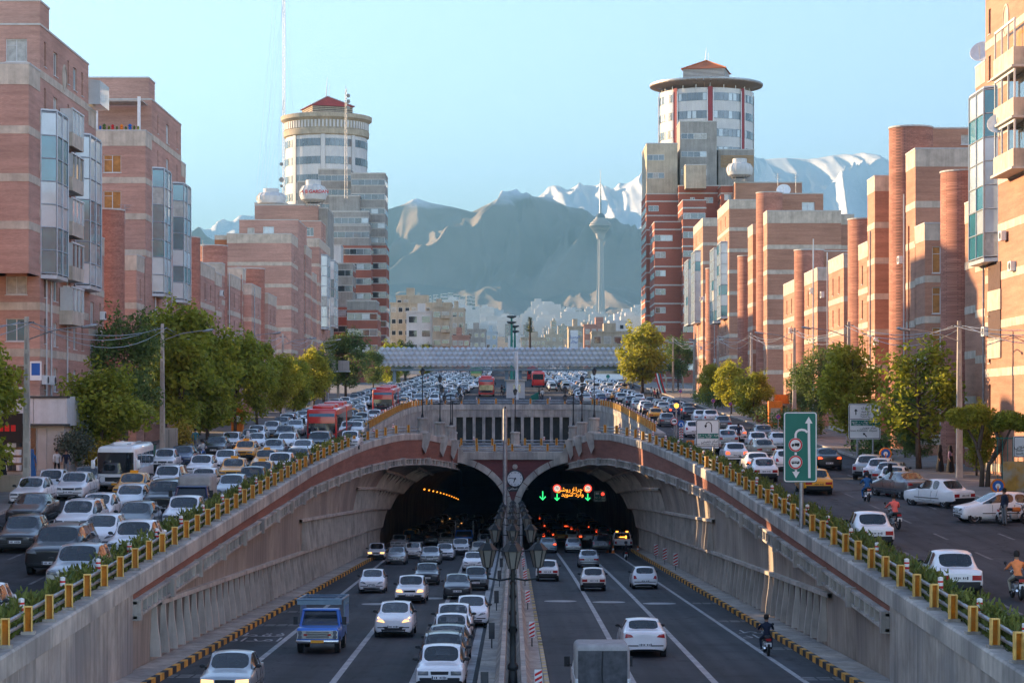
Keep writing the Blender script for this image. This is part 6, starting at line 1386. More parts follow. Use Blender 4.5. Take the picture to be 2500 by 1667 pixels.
# white U-turn sign
UY = 152; ux = wx(1728,UY); o = thing('direction_sign', 'white U-turn direction sign with green bilingual strip on the right parapet', 'road sign', (ux, UY, ledge(UY)))
p = sign_panel(o, ux, UY, wz(1091,UY), 58*UY/F, 67*UY/F, 'sign_white', 'black_paint'); q = MB(); q.tube([(ux+.4,UY+.1,ledge(UY)-.1),(ux+.4,UY+.1,wz(1040,UY))], .08, 8); q.part('pole', 'steel', o, 40)
def UP(a, b): return (wx(1600+a/3.92,UY), wz(1000+b/3.92,UY))
ribbon(p, [UP(538,215), UP(538,150), UP(530,128), UP(510,118), UP(490,126), UP(481,150)], .06, UY-.008, 'black_paint', 'arrow_shaft'); poly(p, [UP(467,148), UP(481,175), UP(496,148)][::-1], UY-.01, 'black_paint')
a, b = UP(405,275), UP(603,227); poly(p, [(a[0],a[1]),(b[0],a[1]),(b[0],b[1]),(a[0],b[1])], UY-.006, 'green_paint', 'green_strip')
text(p, 'شهید نواب - جنوب', .26, (*[UP(495,240)[0]], UY-.014, UP(495,240)[1]), 'sign_white', fa=True); text(p, 'Navvab - South', .15, (UP(470,265)[0], UY-.014, UP(470,265)[1]), 'sign_white'); text(p, 'امام خمینی', .26, (UP(520,300)[0], UY-.014, UP(520,302)[1]), 'black_paint', fa=True); text(p, 'Imam Khomeini Airport', .165, (UP(492,328)[0], UY-.014, UP(492,330)[1]), 'black_paint')
# big white direction sign on the right pavement
DY = 158; dx_ = wx(2111,DY); o = thing('direction_sign', 'large white direction sign with arrows standing on the right pavement', 'road sign', (dx_, DY, up(DY)+.14)); dw, dz0, dz1 = 78*DY/F, wz(1072,DY), wz(985,DY)
p = sign_panel(o, dx_, DY, dz0, dw, dz1-dz0, 'sign_white', 'black_paint')
for e in (-.5, .6): q = MB(); q.tube([(dx_+e,DY+.1,up(DY)),(dx_+e,DY+.1,dz1-.3)], .07, 8); q.part('leg', 'steel', o, 40)
def DP(a, b): return (wx(2000+a/2.85,DY), wz(750+b/2.85,DY))
def T_(s, a, b, sz, m='black_paint', fa=False): c = DP(a,b); text(p, s, sz, (c[0], DY-.014, c[1]), m, fa=fa)
ribbon(p, [DP(255,748), DP(255,715)], .07, DY-.008, 'black_paint', 'arrow_shaft'); poly(p, [DP(242,722), DP(268,722), DP(255,706)], DY-.01, 'black_paint'); ribbon(p, [DP(330,900), DP(312,880)], .07, DY-.008, 'black_paint', 'arrow_shaft'); poly(p, [DP(305,890), DP(322,876), DP(305,873)], DY-.01, 'black_paint')
a, b = DP(222,823), DP(420,785); poly(p, [(a[0],a[1]),(b[0],a[1]),(b[0],b[1]),(a[0],b[1])], DY-.006, 'green_paint', 'green_strip'); a, b = DP(216,780), DP(428,776); poly(p, [(a[0],a[1]),(b[0],a[1]),(b[0],b[1]),(a[0],b[1])], DY-.006, 'black_paint', 'divider')
T_('آزادی', 322, 694, .30, fa=True); T_('توحید', 322, 722, .28, fa=True); T_('Azadi St.', 320, 745, .19); T_('Tohid Sq.', 322, 762, .19); T_('شهید نواب - جنوب', 305, 796, .26, 'sign_white', True); T_('Navvab - South', 290, 815, .17, 'sign_white'); T_('امام خمینی', 340, 838, .26, fa=True); T_('Imam Khomeini  Airport', 310, 858, .19)
o = thing('direction_sign', 'white sign with bilingual text above the ochre hoarding', 'road sign', (wx(2500,128),128,up(128)+.14)); ex = wx(2504,128); p = sign_panel(o, ex, 128, wz(1116,128), 1.4, 52*128/F, 'sign_white', 'black_paint'); q = MB(); q.tube([(ex+.2,128.1,up(128)),(ex+.2,128.1,wz(1080,128))], .06, 8); q.part('pole', 'steel', o, 40)
text(p, 'جنوبی', .32, (ex-.28,127.98,wz(1089,128)), 'black_paint', fa=True); text(p, 'Shokr', .2, (ex-.35,127.98,wz(1099,128)), 'black_paint'); text(p, 'South', .2, (ex-.35,127.98,wz(1107,128)), 'black_paint')
# round and striped signs at the mouth of the right slip road
SY2 = 178
def small_sign(nm, u, v, r, Y, label, kind):
    x, z = wx(u,Y), wz(v,Y); rr = r*Y/F; o = thing(nm, label, 'road sign', (x,Y,up(Y))); q = MB(); q.tube([(x,Y+.06,up(Y)),(x,Y+.06,z)], .04, 6); q.part('pole', 'steel', o)
    q = MB(); q.lathe([(0,0),(rr,0),(rr,.04),(0,.04)], (x,Y,z), 28, M=Matrix.Rotation(R(-90),3,'X')); p = q.part('plate', 'sign_white' if kind != 'blue' else 'blue_paint', o)
    if kind == 'truck': disc(p, x, z, rr*.98, Y-.006, 'red_paint', 'ring', rr*.76); vehicle_icon(p, (x,z), rr*1.1, Y-.008)
    if kind == 'blue':
        for s in (-1,1): ribbon(p, [(x,z+rr*.35),(x+s*rr*.45,z+rr*.1),(x+s*rr*.5,z-rr*.3)], rr*.2, Y-.008, 'sign_white', 'arrow_shaft'); poly(p, [(x+s*rr*.5-rr*.28,z-rr*.25),(x+s*rr*.5+rr*.28,z-rr*.25),(x+s*rr*.5,z-rr*.62)][::-1], Y-.008, 'sign_white')
    if kind == 'stop': disc(p, x, z, rr*.95, Y-.006, 'red_paint', 'ring', rr*.7); disc(p, x, z, rr*.7, Y-.006, 'blue_paint', 'centre'); ribbon(p, [(x-rr*.5,z+rr*.5),(x+rr*.5,z-rr*.5)], rr*.22, Y-.009, 'red_paint', 'slash')
small_sign('prohibition_sign', 1646, 1028, 9.2, 176, 'round red-ringed no-trucks sign before the slip road', 'truck'); small_sign('mandatory_sign', 1663, 1034, 8.2, 180, 'round blue sign with two white arrows', 'blue')
x = wx(1663,180.2); o = thing('chevron_sign', 'red and white chevron panel under the blue arrow sign', 'road sign', (x,180.2,up(180))); q = MB(); q.box(x-.16,x+.16,180.15,180.18,wz(1072,180),wz(1043,180)); p = q.part('panel', 'white_paint', o)
for k in range(4): z = lerp(wz(1070,180),wz(1045,180),(k+.2)/4); ribbon(p, [(x-.15,z),(x,z+.13),(x+.15,z)], .10, 180.145, 'red_paint', 'chevron')
for i, (u, v, Y) in enumerate(((1661,954.8,262),(1741.5,978,240),(1783,986,236),(1900,1017,188))): small_sign('no_stopping_sign', u, v, 4.6*240/Y, Y, 'small round red and blue no-stopping sign, %s along the right kerb' % nth[3-i], 'stop')
o = thing('warning_light', 'amber flashing lamp with solar panel on a grey pole', 'traffic light', (wx(1651,186),186,up(186))); x = wx(1651,186); q = MB(); q.tube([(x,186,up(186)),(x,186,wz(985,186))], .07, 8); q.part('pole', 'steel', o); q = MB(); q.lathe([(0,-.06),(.17,-.03),(.2,.06),(0,.1)], (x,185.85,wz(990,186)), 16, M=Matrix.Rotation(R(90),3,'X')); q.part('amber_lens', 'lamp_amber', o); q = MB(); q.add([(x-.28,185.8,wz(984,186)),(x+.28,185.8,wz(984,186)),(x+.28,186.2,wz(976,186)),(x-.28,186.2,wz(976,186))], [(0,1,2,3)]); q.part('solar_panel', 'navy_ink', o)
o = thing('slip_road_box', 'orange plastic traffic divider box with blue arrow disc', 'traffic divider', (wx(1685,172),172,up(172))); x = wx(1685,172); z = up(172); q = MB(); q.prof([(x-.3,z),(x+.35,z),(x+.3,z+1.1),(x-.25,z+1.1)], 'y', 172, 172.5); p = q.part('box', 'orange_paint', o); disc(p, x, z+.82, .17, 171.985, 'blue_paint', 'arrow_disc')
for k in range(2): ribbon(p, [(x-.22,z+.18+k*.2),(x,z+.34+k*.2),(x+.22,z+.18+k*.2)], .09, 171.985, 'black_paint', 'chevron')
# electronic lane signals and lettering at the mouth of the right tube
mat('led_amber', (.5,.2,.02), .5, emit=(1.0,.33,.03), estr=.36, var=0); mat('led_green', (.02,.3,.1), .5, emit=(.04,1.0,.25), estr=.22, var=0); mat('led_red', (.4,.02,.02), .5, emit=(1.0,.05,.03), estr=.32, var=0); mat('led_white', (.6,.6,.6), .5, emit=(1,.9,.8), estr=.1, var=0)
VY = 229; vz = lambda v: wz(v,VY); vx = lambda u: wx(u,VY); o = thing('message_sign', 'amber electronic message sign with red speed roundels inside the right tunnel mouth', 'electronic sign', (vx(1397),VY,vz(1225)))
q = MB(); q.box(vx(1345),vx(1450),VY+.02,VY+.3,vz(1218),vz(1180)); p = q.part('board', 'black_paint', o); text(p, 'با چراغ روشن', .62, (vx(1397),VY-.01,vz(1194.5)), 'led_amber', fa=True, bold=.0); text(p, 'وارد شوید', .6, (vx(1397.5),VY-.01,vz(1206.5)), 'led_amber', fa=True, bold=.0)
for u in (1360, 1435): disc(p, vx(u), vz(1192), .41, VY-.002, 'led_white', 'speed_disc'); disc(p, vx(u), vz(1192), .41, VY-.006, 'led_red', 'speed_ring', .29); text(p, '70', .36, (vx(u),VY-.01,vz(1192)), 'black_paint')
for u, v, s in ((1325,1209,1.25),(1360,1212.5,1.0),(1435,1212.5,1.0)): ribbon(o, [(vx(u),vz(v)+.35*s),(vx(u),vz(v)-.3*s)], .1, VY-.02, 'led_green', 'lane_arrow'); ribbon(o, [(vx(u)-.24*s,vz(v)-.08*s),(vx(u),vz(v)-.36*s),(vx(u)+.24*s,vz(v)-.08*s)], .1, VY-.022, 'led_green', 'arrow_head')
o = thing('toll_notice', 'green illuminated notice board hung beside the message sign', 'road sign', (vx(1464),VY-.5,vz(1224))); p = sign_panel(o, vx(1464), VY-.5, vz(1223), 27*VY/F, 25*VY/F, 'green_paint', 'sign_white', .06); poly(p, [(vx(1454),vz(1206)),(vx(1462),vz(1206)),(vx(1462),vz(1201)),(vx(1454),vz(1201))], VY-.52, 'sign_white', 'camera_icon'); disc(p, vx(1471), vz(1205), .17, VY-.52, 'led_red', 'red_dot'); text(p, 'عبور از خط', .28, (vx(1464),VY-.52,vz(1213)), 'sign_white', fa=True); text(p, 'اضطراری ممنوع', .23, (vx(1464),VY-.52,vz(1219)), 'sign_white', fa=True)
text(NB, 'جمهوری اسلامی ایران', .32, (CX,YP-.105,wz(1192,YP)), 'sign_white', fa=True)
for s_, dx, dz in (('XII',0,.60),('III',.60,0),('VI',0,-.60),('IX',-.60,0)): text(ptl, s_, .20, (CX+dx,YP-.174,CZ+dz), 'steel_dark')
text(CTW, 'A B GARDAN', .95, (wx(768,455), 455.1, wz(468,455)), 'red_paint', bold=.02)
for i in range(12):      # lamps hung in the left tube
    o = MB().box(-.06,.06,-.8,.8,-.06,.06); Y = 250+i*14; m = o.obj('tunnel_lamp', 'led_amber', org=None); m.location = (-9.9, Y, wz(lerp(1194,1218,i/11), Y)); tag(m, 'small amber lamp in the row hung inside the left tube', 'lamp', 'amber lamps in the left tube')
# road lettering on the shoulders
for (x, Y, ss) in ((11.35, 101, 1.2), (-11.3, 99, 1.2)):
    for k, s in enumerate(('فقط', 'امداد')): t = text(struct(MB().box(x-.01,x+.01,Y-.01,Y+.01,lo(Y)-.1,lo(Y)-.05).obj('road_lettering','line_white', org=(x,Y,lo(Y)))), s, ss, (x, Y+1.6-k*3.0, lo(Y+1.6-k*3)+.02), 'line_white', fa=True); t.rotation_euler = (math.atan(-.02954), 0, 0); t.scale = (1, 2.6, 1)
# ================================================================ FOOTBRIDGE, FAR CITY, TELECOM TOWER, MOUNTAINS
from mathutils import noise as NZ
mat('hex_panel', (.50,.56,.60), .5, .1, var=.08, scale=.6); mat('bridge_steel', (.16,.24,.30), .5, .3, var=.1)
BY = 404.0; fb = thing('footbridge', 'covered footbridge clad in faceted grey metal hexagon panels across the street', 'bridge', (0, BY, far_ground(BY)))
bx0, bx1, bz0, bz1 = wx(928,BY), wx(1640,BY), wz(893,BY), wz(850,BY)
Rh = .56; cwid = Rh*math.sqrt(3); q = MB()
c0 = (0,-.34,0); hv = [(Rh*math.cos(R(30+60*k)), (0 if k % 2 else -.17), Rh*math.sin(R(30+60*k))) for k in range(6)]
q.add([c0]+hv, [(0,1,2,3),(0,3,4,5),(0,5,6,1)]); HEX = q.mesh('hexagon_panel', 'hex_panel'); row = 0; z = bz0+Rh*.6
while z < bz1-.2:
    x = bx0+(cwid/2 if row % 2 else 0)
    while x < bx1: part_of('hexagon_panel', HEX, fb, (x, -1.6, z-far_ground(BY))); x += cwid
    z += 1.5*Rh; row += 1
q = MB(); q.box(bx0-.3, bx1+.3, BY-1.55, BY+1.6, bz0+.25, bz1-.25); q.part('tube_wall', 'hex_panel', fb)
for zz, hh in ((wz(905,BY), .35), (wz(898,BY), .16)): q = MB(); q.box(bx0+2, bx1, BY-1.2, BY+1.2, zz, zz+hh); q.part('girder', 'bridge_steel', fb)
for k in range(28): x = lerp(bx0+2.2, bx1-.5, k/27); q = MB(); q.tube([(x,BY-1.15,wz(905,BY)+.3),(x+.9,BY-1.15,bz0+.2)], .06, 4); q.part('strut', 'bridge_steel', fb)
for x in (bx0+2.6, -1.1, 1.3, bx1-2):
    q = MB(); q.box(x-.3, x+.3, BY-.3, BY+.3, far_ground(BY), wz(904,BY)); q.part('column', 'bridge_steel', fb)
for k in range(14): q = MB(); q.box(bx1-1.5, bx1+1.2, BY-6-k*.32, BY-5.7-k*.32, wz(898,BY)-k*.36, wz(898,BY)-k*.36+.1); q.part('stair_tread', 'bridge_steel', fb)
for xx in (bx1-1.6, bx1+1.3): q = MB(); q.hexa([(xx-.05,BY-10.5,far_ground(BY)+.3),(xx+.05,BY-10.5,far_ground(BY)+.3),(xx+.05,BY-1,wz(905,BY)),(xx-.05,BY-1,wz(905,BY)),(xx-.05,BY-10.5,far_ground(BY)+1.8),(xx+.05,BY-10.5,far_ground(BY)+1.8),(xx+.05,BY-1,bz0+.3),(xx-.05,BY-1,bz0+.3)]); q.part('stair_side', 'stone_cream', fb)
# bus-lane station under the bridge
o = thing('station_kiosk', 'small white station kiosk with sign post in the middle of the street', 'kiosk', (0,352,up(352))); q = MB(); z = up(352); q.box(-1.0,1.9,352,358,z,z+2.7); q.part('cabin', 'panel_white', o); q = MB(); q.box(-1.3,2.2,351.6,358.4,z+2.7,z+2.95); q.part('roof', 'concrete_pale', o); q = MB(); q.box(.1,1.2,351.95,351.99,z+.9,z+2.1); q.part('window', 'window_glass', o)
o = thing('station_post', 'tall white post carrying a pale hanging sculpture in mid street', 'post', (.6,343,up(343))); q = MB(); q.tube([(.6,343,up(343)),(.6,343,wz(858,343))], [.3,.22], 10); q.part('shaft', 'white_paint', o); q = MB(); q.lathe([(0,0),(.12,.2),(.2,1.0),(.32,1.6),(.22,2.2),(.12,2.5),(.15,2.8),(0,3.0)], (.35,342.6,wz(905,343)), 10); q.part('sculpture', 'panel_white', o, 40)
o = thing('green_fence', 'low green metal fence beside the station ramp', 'fence', (3,330,up(330)))
for k in range(14): q = MB(); Y = 322+k*1.8; q.box(2.6+k*.1,2.7+k*.1,Y,Y+1.6,up(Y),up(Y)+1.1); q.part('fence_panel', 'green_paint', o)
# street lamps beyond the bridge
for u, v in ((1249,777),(1257,800)): 
    Y = 470 if u < 1252 else 520; o = thing('high_mast_lamp', 'tall high-mast lamp with ring of floodlights beyond the footbridge' if u < 1252 else 'smaller high-mast lamp behind the taller one', 'street lamp', (wx(u,Y),Y,far_ground(Y))); q = MB(); q.tube([(wx(u,Y),Y,far_ground(Y)),(wx(u,Y),Y,wz(v,Y))], [.35,.2], 8); q.part('mast', 'green_paint', o)
    for dz in (0,-1.2): q = MB(); q.lathe([(.3,0),(1.0,.25),(1.0,.5),(.3,.6)], (wx(u,Y),Y,wz(v,Y)+dz), 14); q.part('lamp_ring', 'steel_dark', o)
Y = 540; o = thing('palm_mast', 'telecom mast disguised as a pine tree beyond the footbridge', 'mast', (wx(1294,Y),Y,far_ground(Y))); q = MB(); q.tube([(wx(1294,Y),Y,far_ground(Y)),(wx(1294,Y),Y,wz(776,Y))], [.4,.15], 8); q.part('trunk', 'bark', o); q = MB(); rg = random.Random(2)
for k in range(170): zz = lerp(wz(812,Y), wz(775,Y), k/170); a = rg.uniform(0,6.28); l = lerp(1.3,.5,k/170); q.tube([(wx(1294,Y),Y,zz),(wx(1294,Y)+l*math.cos(a),Y+l*math.sin(a),zz+.25)], [.06,.02], 3)
q.part('branches', 'hedge', o)
# ---- buildings past the bridge, with windows of their own
WQ = {}
def far_block(u0, u1, v, Y, dep, m, label, rows=4, cols=4, h=1.4, w=1.3, fl=3.3, balc=False, group=None, roof=True, z0=None):
    x0, x1, z1 = wx(u0,Y), wx(u1,Y), wz(v,Y); zb = far_ground(Y)-1 if z0 is None else z0
    o = thing('city_building', label, 'building', ((x0+x1)/2,Y,zb), 0, group); q = MB(); q.box(x0,x1,Y,Y+dep,zb,z1); q.part('wall', m, o); q = MB(); q.box(x0-.15,x1+.15,Y-.15,Y+dep+.15,z1,z1+.45); q.part('parapet', m, o)
    k = (w,h)
    if k not in WQ: a = MB(); a.box(-w/2,w/2,-.06,.02,-h/2,h/2); b = MB(); b.box(-w/2+.1,w/2-.1,-.08,-.055,-h/2+.1,h/2-.1); WQ[k] = (a.mesh('window','frame_white'), b.mesh('pane','window_glass'), b.mesh('pane','curtain'))
    A_, B_, C_ = WQ[k]
    for r in range(rows):
        z = z1-1.0-h/2-r*fl
        if z < zb+2: break
        for c in range(cols):
            x = lerp(x0, x1, (c+.5)/cols); wn = part_of('window', A_, o, Vector((x,Y,z))-root_org(o)); part_of('pane', B_ if random.random() < .7 else C_, wn)
        if balc: q = MB(); q.box(lerp(x0,x1,.5), x1+.3, Y-1.1, Y, z-h/2-.3, z-h/2+.55); q.part('balcony', m, o)
    if roof:
        q = MB(); rx = lerp(x0,x1,random.uniform(.2,.5)); q.box(rx, rx+(x1-x0)*.3, Y+1, Y+dep*.6, z1+.45, z1+2.6); q.part('roof_house', m, o)
    return o
far_block(953, 1102, 742, 640, 14, 'stone_cream', 'long cream apartment building with balconies behind the footbridge', 4, 9, balc=False); far_block(992, 1056, 763, 622, 12, 'panel_white', 'pale plastered front wing with big windows behind the footbridge', 4, 2, 1.9, 2.4, 3.9); far_block(1056, 1098, 752, 621, 12, 'stone_cream', 'cream front wing with long balconies behind the footbridge', 4, 2, 1.6, 2.0, 3.9, True); far_block(967, 1032, 724, 655, 8, 'stone_cream', 'cream rooftop storey of the long apartment building', 1, 4)
far_block(1102, 1134, 755, 690, 14, 'stone_cream', 'narrow cream flats with corner windows beyond the balconied building', 5, 2); far_block(1104, 1146, 822, 600, 12, 'brick_left', 'low dark roofed house beside the cream apartments', 2, 3); far_block(1140, 1186, 806, 760, 14, 'stone_grey', 'grey mid-rise with a black roof shed in the distance', 3, 3); far_block(1185, 1214, 812, 820, 14, 'pale_blue_wall', 'slim bluish glass office building in the distance', 4, 2)
far_block(1240, 1280, 822, 880, 16, 'panel_white', 'small pale house block beyond the mast lamp', 3, 2); far_block(1272, 1332, 826, 800, 16, 'stone_cream', 'broad beige flats beyond the pine-shaped mast', 3, 5); far_block(1330, 1376, 818, 900, 16, 'stone_cream', 'beige flats with shaded side wall in the distance', 3, 3)
far_block(1388, 1424, 800, 640, 14, 'stone_cream', 'cream shop building carrying a blue-lettered white sign', 3, 2); far_block(1426, 1490, 795, 660, 14, 'brick_left', 'brown brick house block behind the shop row', 3, 4); far_block(1446, 1545, 812, 600, 14, 'stone_cream', 'tan corner building with a white bay window beside the big tree', 3, 4, 2.0, 2.0, 4.0); far_block(1488, 1528, 785, 700, 12, 'panel_white', 'white rooftop block above the tan corner building', 1, 2)
far_block(1440, 1522, 908, 470, 12, 'stone_cream', 'low corner shop with striped red and white fascia under the footbridge', 1, 3, 2, 2.2, 4, roof=False)
o = thing('shop_sign', 'white upright sign with blue Persian lettering on the cream shop building', 'sign', (wx(1402,630),630,wz(850,630))); p = sign_panel(o, wx(1402,630), 630, wz(852,630), 19*630/F, 46*630/F, 'sign_white', None, .2); text(p, 'اتومبیل', 1.1, (wx(1402,630),629.9,wz(822,630)), 'blue_paint', fa=True); text(p, 'نوکار', 1.1, (wx(1402,630),629.9,wz(834,630)), 'blue_paint', fa=True)
rg = random.Random(12); tones = ['stone_cream','panel_white','stone_grey','panel_white','stone_pale']
for i in range(46):
    Y = rg.uniform(900, 2300); u = rg.uniform(1085, 1585); wpx = rg.uniform(12,30); v = rg.uniform(800,850) - (Y-900)/1400*22
    far_block(u, u+wpx, v, Y, 18, rg.choice(tones), 'small hazy mid-rise building in the far street quarter', 3, max(2,int(wpx*Y/F/4)), 1.6, 1.9, 3.6, group='hazy mid-rise buildings beyond the bridge')
mat('highrise', (.66,.64,.60), .8, var=.06, scale=.05)
for i, (u, v, wd) in enumerate(((1038,722,14),(1058,720,11),(1076,717,17),(1094,715,12),(1106,720,14),(1126,724,10),(1140,722,12),(1151,724,8),(1403,757,17))):
    far_block(u, u+wd, v, 4200+i*25, 25, 'highrise', 'white slab tower in the cluster on the hillside' if i < 8 else 'lone grey highrise beside the telecom tower', 9, 5, 3.2, 3.4, 7.0, group='white hillside towers' if i < 8 else None, roof=False, z0=far_ground(4200)-30)
for i in range(190):
    Y = rg.uniform(2400, 6200); u = rg.uniform(1060, 1600); vg = VH - far_ground(Y)*F/Y; h = rg.choice([14,18,24,30,46]) * rg.uniform(.6,1.1); x = wx(u,Y); wd = rg.uniform(14,34); z0 = far_ground(Y)
    q = MB(); q.box(x,x+wd,Y,Y+25,z0-10,z0+h); q.box(x+wd*.2,x+wd*.6,Y+4,Y+18,z0+h,z0+h+4)
    for k in range(int(h/7)): q.box(x-.3,x+wd+.3,Y-.3,Y+25.3,z0+4+k*7,z0+5.2+k*7)
    b = q.obj('distant_highrise', 'highrise', org=(x,Y,z0)); tag(b, 'tiny pale building in the hazy city below the mountains', 'building', 'pale buildings of the distant city')
# ---- telecom tower
MY_ = 5500.0; tx = wx(1466,MY_); tz0 = far_ground(MY_)-10; sc = MY_/F
mat('tower_concrete', (.50,.47,.43), .8, var=.05, scale=.01); mat('pod_glass', (.10,.11,.12), .3, var=.1, scale=.05)
o = thing('telecom_tower', 'very tall concrete telecom tower with flared observation pod and mast', 'tower', (tx,MY_,tz0)); zv = lambda v: wz(v,MY_)
q = MB(); n = 16
def octo(r, z): return [(tx+r*(1.0 if k % 2 else .72)*math.cos(2*math.pi*k/n), MY_+r*(1.0 if k % 2 else .72)*math.sin(2*math.pi*k/n), z) for k in range(n)]
q.grid([octo(15,tz0), octo(13.5,zv(780)), octo(9.5,zv(690)), octo(8.2,zv(600)), octo(8.0,zv(572))], True); q.part('shaft', 'tower_concrete', o)
q = MB(); q.lathe([(9,zv(584)),(12,zv(574)),(14,zv(568))], (tx,MY_,0), 32); q.part('pod_collar', 'tower_concrete', o, 40)
q = MB(); q.lathe([(13,zv(570)),(26.5,zv(552))], (tx,MY_,0), 32); q.part('pod_basket', 'pod_glass', o)
for k in range(32):
    t = 2*math.pi*k/32; t2 = t+2*math.pi/32; t3 = t-2*math.pi/32
    for tt in (t2, t3): q = MB(); q.tube([(tx+13.5*math.cos(t),MY_+13.5*math.sin(t),zv(570)),(tx+27*math.cos(tt),MY_+27*math.sin(tt),zv(552))], .7, 4); q.part('lattice_bar', 'tower_concrete', o)
for i, (v0, v1, r0, r1) in enumerate(((552,548.5,27.5,27.5),(547,544,26,25),(543,540.5,22,21),(539,536.5,18,17),(535.5,533,14.5,13.5))):
    q = MB(); q.lathe([(r0*.8,zv(v0)),(r0,zv(v0)),(r1,zv(v1)),(r1*.7,zv(v1-.8))], (tx,MY_,0), 40); q.part('pod_deck', 'tower_concrete', o, 40)
q = MB(); q.lathe([(12.5,zv(533)),(11.5,zv(528)),(8,zv(523)),(3.2,zv(520.5)),(0,zv(520))], (tx,MY_,0), 32); q.part('dome', 'pod_glass', o, 40)
q = MB(); q.lathe([(3,zv(521)),(2.6,zv(490)),(1.9,zv(470)),(1.6,zv(455)),(.9,zv(440)),(.5,zv(415))], (tx,MY_,0), 8); q.part('antenna', 'steel', o, 40)
q = MB(); q.lathe([(20,zv(805)),(34,zv(786)),(36,zv(782)),(36,zv(779)),(20,zv(775)),(0,zv(774))], (tx,MY_,0), 48); q.part('podium', 'highrise', o, 30)
# ---- mountains: sheets of real relief, ridge heights read off the skyline
mat('rock', (.27,.225,.185), .95, var=.2, scale=.004, col2=(.20,.18,.15), c2scale=.0015); mat('snow', (.80,.82,.84), .7, var=.08, scale=.003, col2=(.62,.64,.67), c2scale=.002)
def snow_mix(name, zlo, zhi):
    m = mat(name, (.27,.225,.185), .95, var=.2, scale=.004); N = m.node_tree.nodes; Lk = m.node_tree.links; b = N['Principled BSDF']; src = b.inputs['Base Color'].links[0].from_socket
    g = N.new('ShaderNodeNewGeometry'); sp = N.new('ShaderNodeSeparateXYZ'); Lk.new(g.outputs['Position'], sp.inputs[0]); nz = N.new('ShaderNodeTexNoise'); nz.inputs['Scale'].default_value = .0035; nz.inputs['Detail'].default_value = 8; Lk.new(g.outputs['Position'], nz.inputs['Vector'])
    a = N.new('ShaderNodeMath'); a.operation = 'MULTIPLY_ADD'; a.inputs[1].default_value = (zhi-zlo)*2.4; Lk.new(nz.outputs['Fac'], a.inputs[0]); Lk.new(sp.outputs[2], a.inputs[2])
    r = N.new('ShaderNodeMapRange'); r.inputs[1].default_value = zlo+(zhi-zlo)*1.2; r.inputs[2].default_value = zhi+(zhi-zlo)*.6; Lk.new(a.outputs[0], r.inputs[0])
    x = N.new('ShaderNodeMix'); x.data_type = 'RGBA'; Lk.new(r.outputs[0], x.inputs[0]); Lk.new(src, x.inputs[6]); x.inputs[7].default_value = (.82,.84,.86,1); Lk.new(x.outputs[2], b.inputs['Base Color'])
def rid(x, y, s): return (1-abs(NZ.noise((x, y, s))))**2
def range_(name, tab, Yf, Yr, vf, m, spur, wl, seed, rough=14, us=(250, 2500), back=2500):
    rows = []; nt_ = 74; NC = 640
    cols = [us[0]+(us[1]-us[0])*i/NC for i in range(NC+1)]
    for j in range(nt_+6):
        t = j/nt_; r = []
        for u in cols:
            vr = interp(tab, u); tt = min(t, 1.0); Y = lerp(Yf, Yr, tt) if t <= 1 else Yr+(t-1)*back*nt_/6
            z = lerp(wz(vf,Yf), wz(vr,Yr), tt**1.1) if t <= 1 else wz(vr,Yr)-(t-1)*nt_/6*900
            x = wx(u, Y); mid = math.sin(math.pi*tt)**.75 if t < 1 else 0
            w1 = NZ.noise((x/1500, Y/1500, seed))*.9; d = tt*.5
            k = rid(x/wl+w1, d*.6, seed) - .55
            k2 = rid(x/(wl*.45)+w1*2+d, d*1.4, seed+3) - .55; k3 = rid(x/(wl*.2)+k*1.5, d*4, seed+7) - .55; k4 = rid(x/(wl*.09)+k2*2, d*9, seed+11)-.55
            z += mid*spur*(1.5*k + .70*k2 + .38*k3 + .20*k4) + rough*(.3+.7*mid)*NZ.noise((x/70, Y/70, seed))*.35
            r.append((x, Y - mid*spur*.9*k, z))
        rows.append(r)
    q = MB(); q.grid(rows); return struct(q.obj(name, m, True))
RA = [(-400,690),(300,640),(520,600),(700,560),(948,511),(986,499),(1006,488),(1018,485),(1034,490),(1053,496),(1104,505),(1152,518),(1175,506),(1197,496),(1215,487),(1228,483),(1248,488),(1276,492),(1292,487),(1305,494),(1327,500),(1400,512),(1480,540),(1566,575),(1800,650),(2200,705),(2900,720)]
RB_ = [(-400,640),(700,600),(1000,560),(1250,515),(1302,489),(1340,470),(1365,459),(1385,465),(1410,457),(1442,469),(1490,478),(1530,470),(1566,460),(1700,425),(1844,391),(1880,388),(1920,386),(1980,389),(2036,383),(2080,386),(2115,390),(2172,402),(2300,440),(2600,560),(2900,640)]
snow_mix('rock_snowcap', 700, 790); snow_mix('snow_face', 430, 660)
range_('mountains', RB_, 9000, 11900, 650, 'snow_face', 200, 800, 4.2, 14)
range_('mountains', RA, 6550, 7500, 745, 'rock_snowcap', 150, 540, 1.3, 14)
FH = [(-400,715),(600,712),(900,705),(1000,690),(1080,700),(1160,712),(1225,685),(1260,705),(1330,712),(1390,700),(1450,712),(1530,695),(1600,710),(2900,715)]
range_('foothills', FH, 5750, 6700, 772, 'rock', 38, 420, 8.8, 8)
# ---- the air
hb = MB(); hb.box(-15500, 15500, -220, 17500, -40, 1480); hz = stuff(hb.obj('haze', 'rock')); hm = bpy.data.materials.new('haze'); hm.use_nodes = True; N = hm.node_tree.nodes; N.clear(); ou = N.new('ShaderNodeOutputMaterial'); pv = N.new('ShaderNodeVolumePrincipled')
pv.inputs['Color'].default_value = (.13,.31,.46,1); pv.inputs['Density'].default_value = 1.2e-4; pv.inputs['Anisotropy'].default_value = .25; hm.node_tree.links.new(pv.outputs[0], ou.inputs['Volume']); hz.data.materials.clear(); hz.data.materials.append(hm)
hz.display_type = 'WIRE'
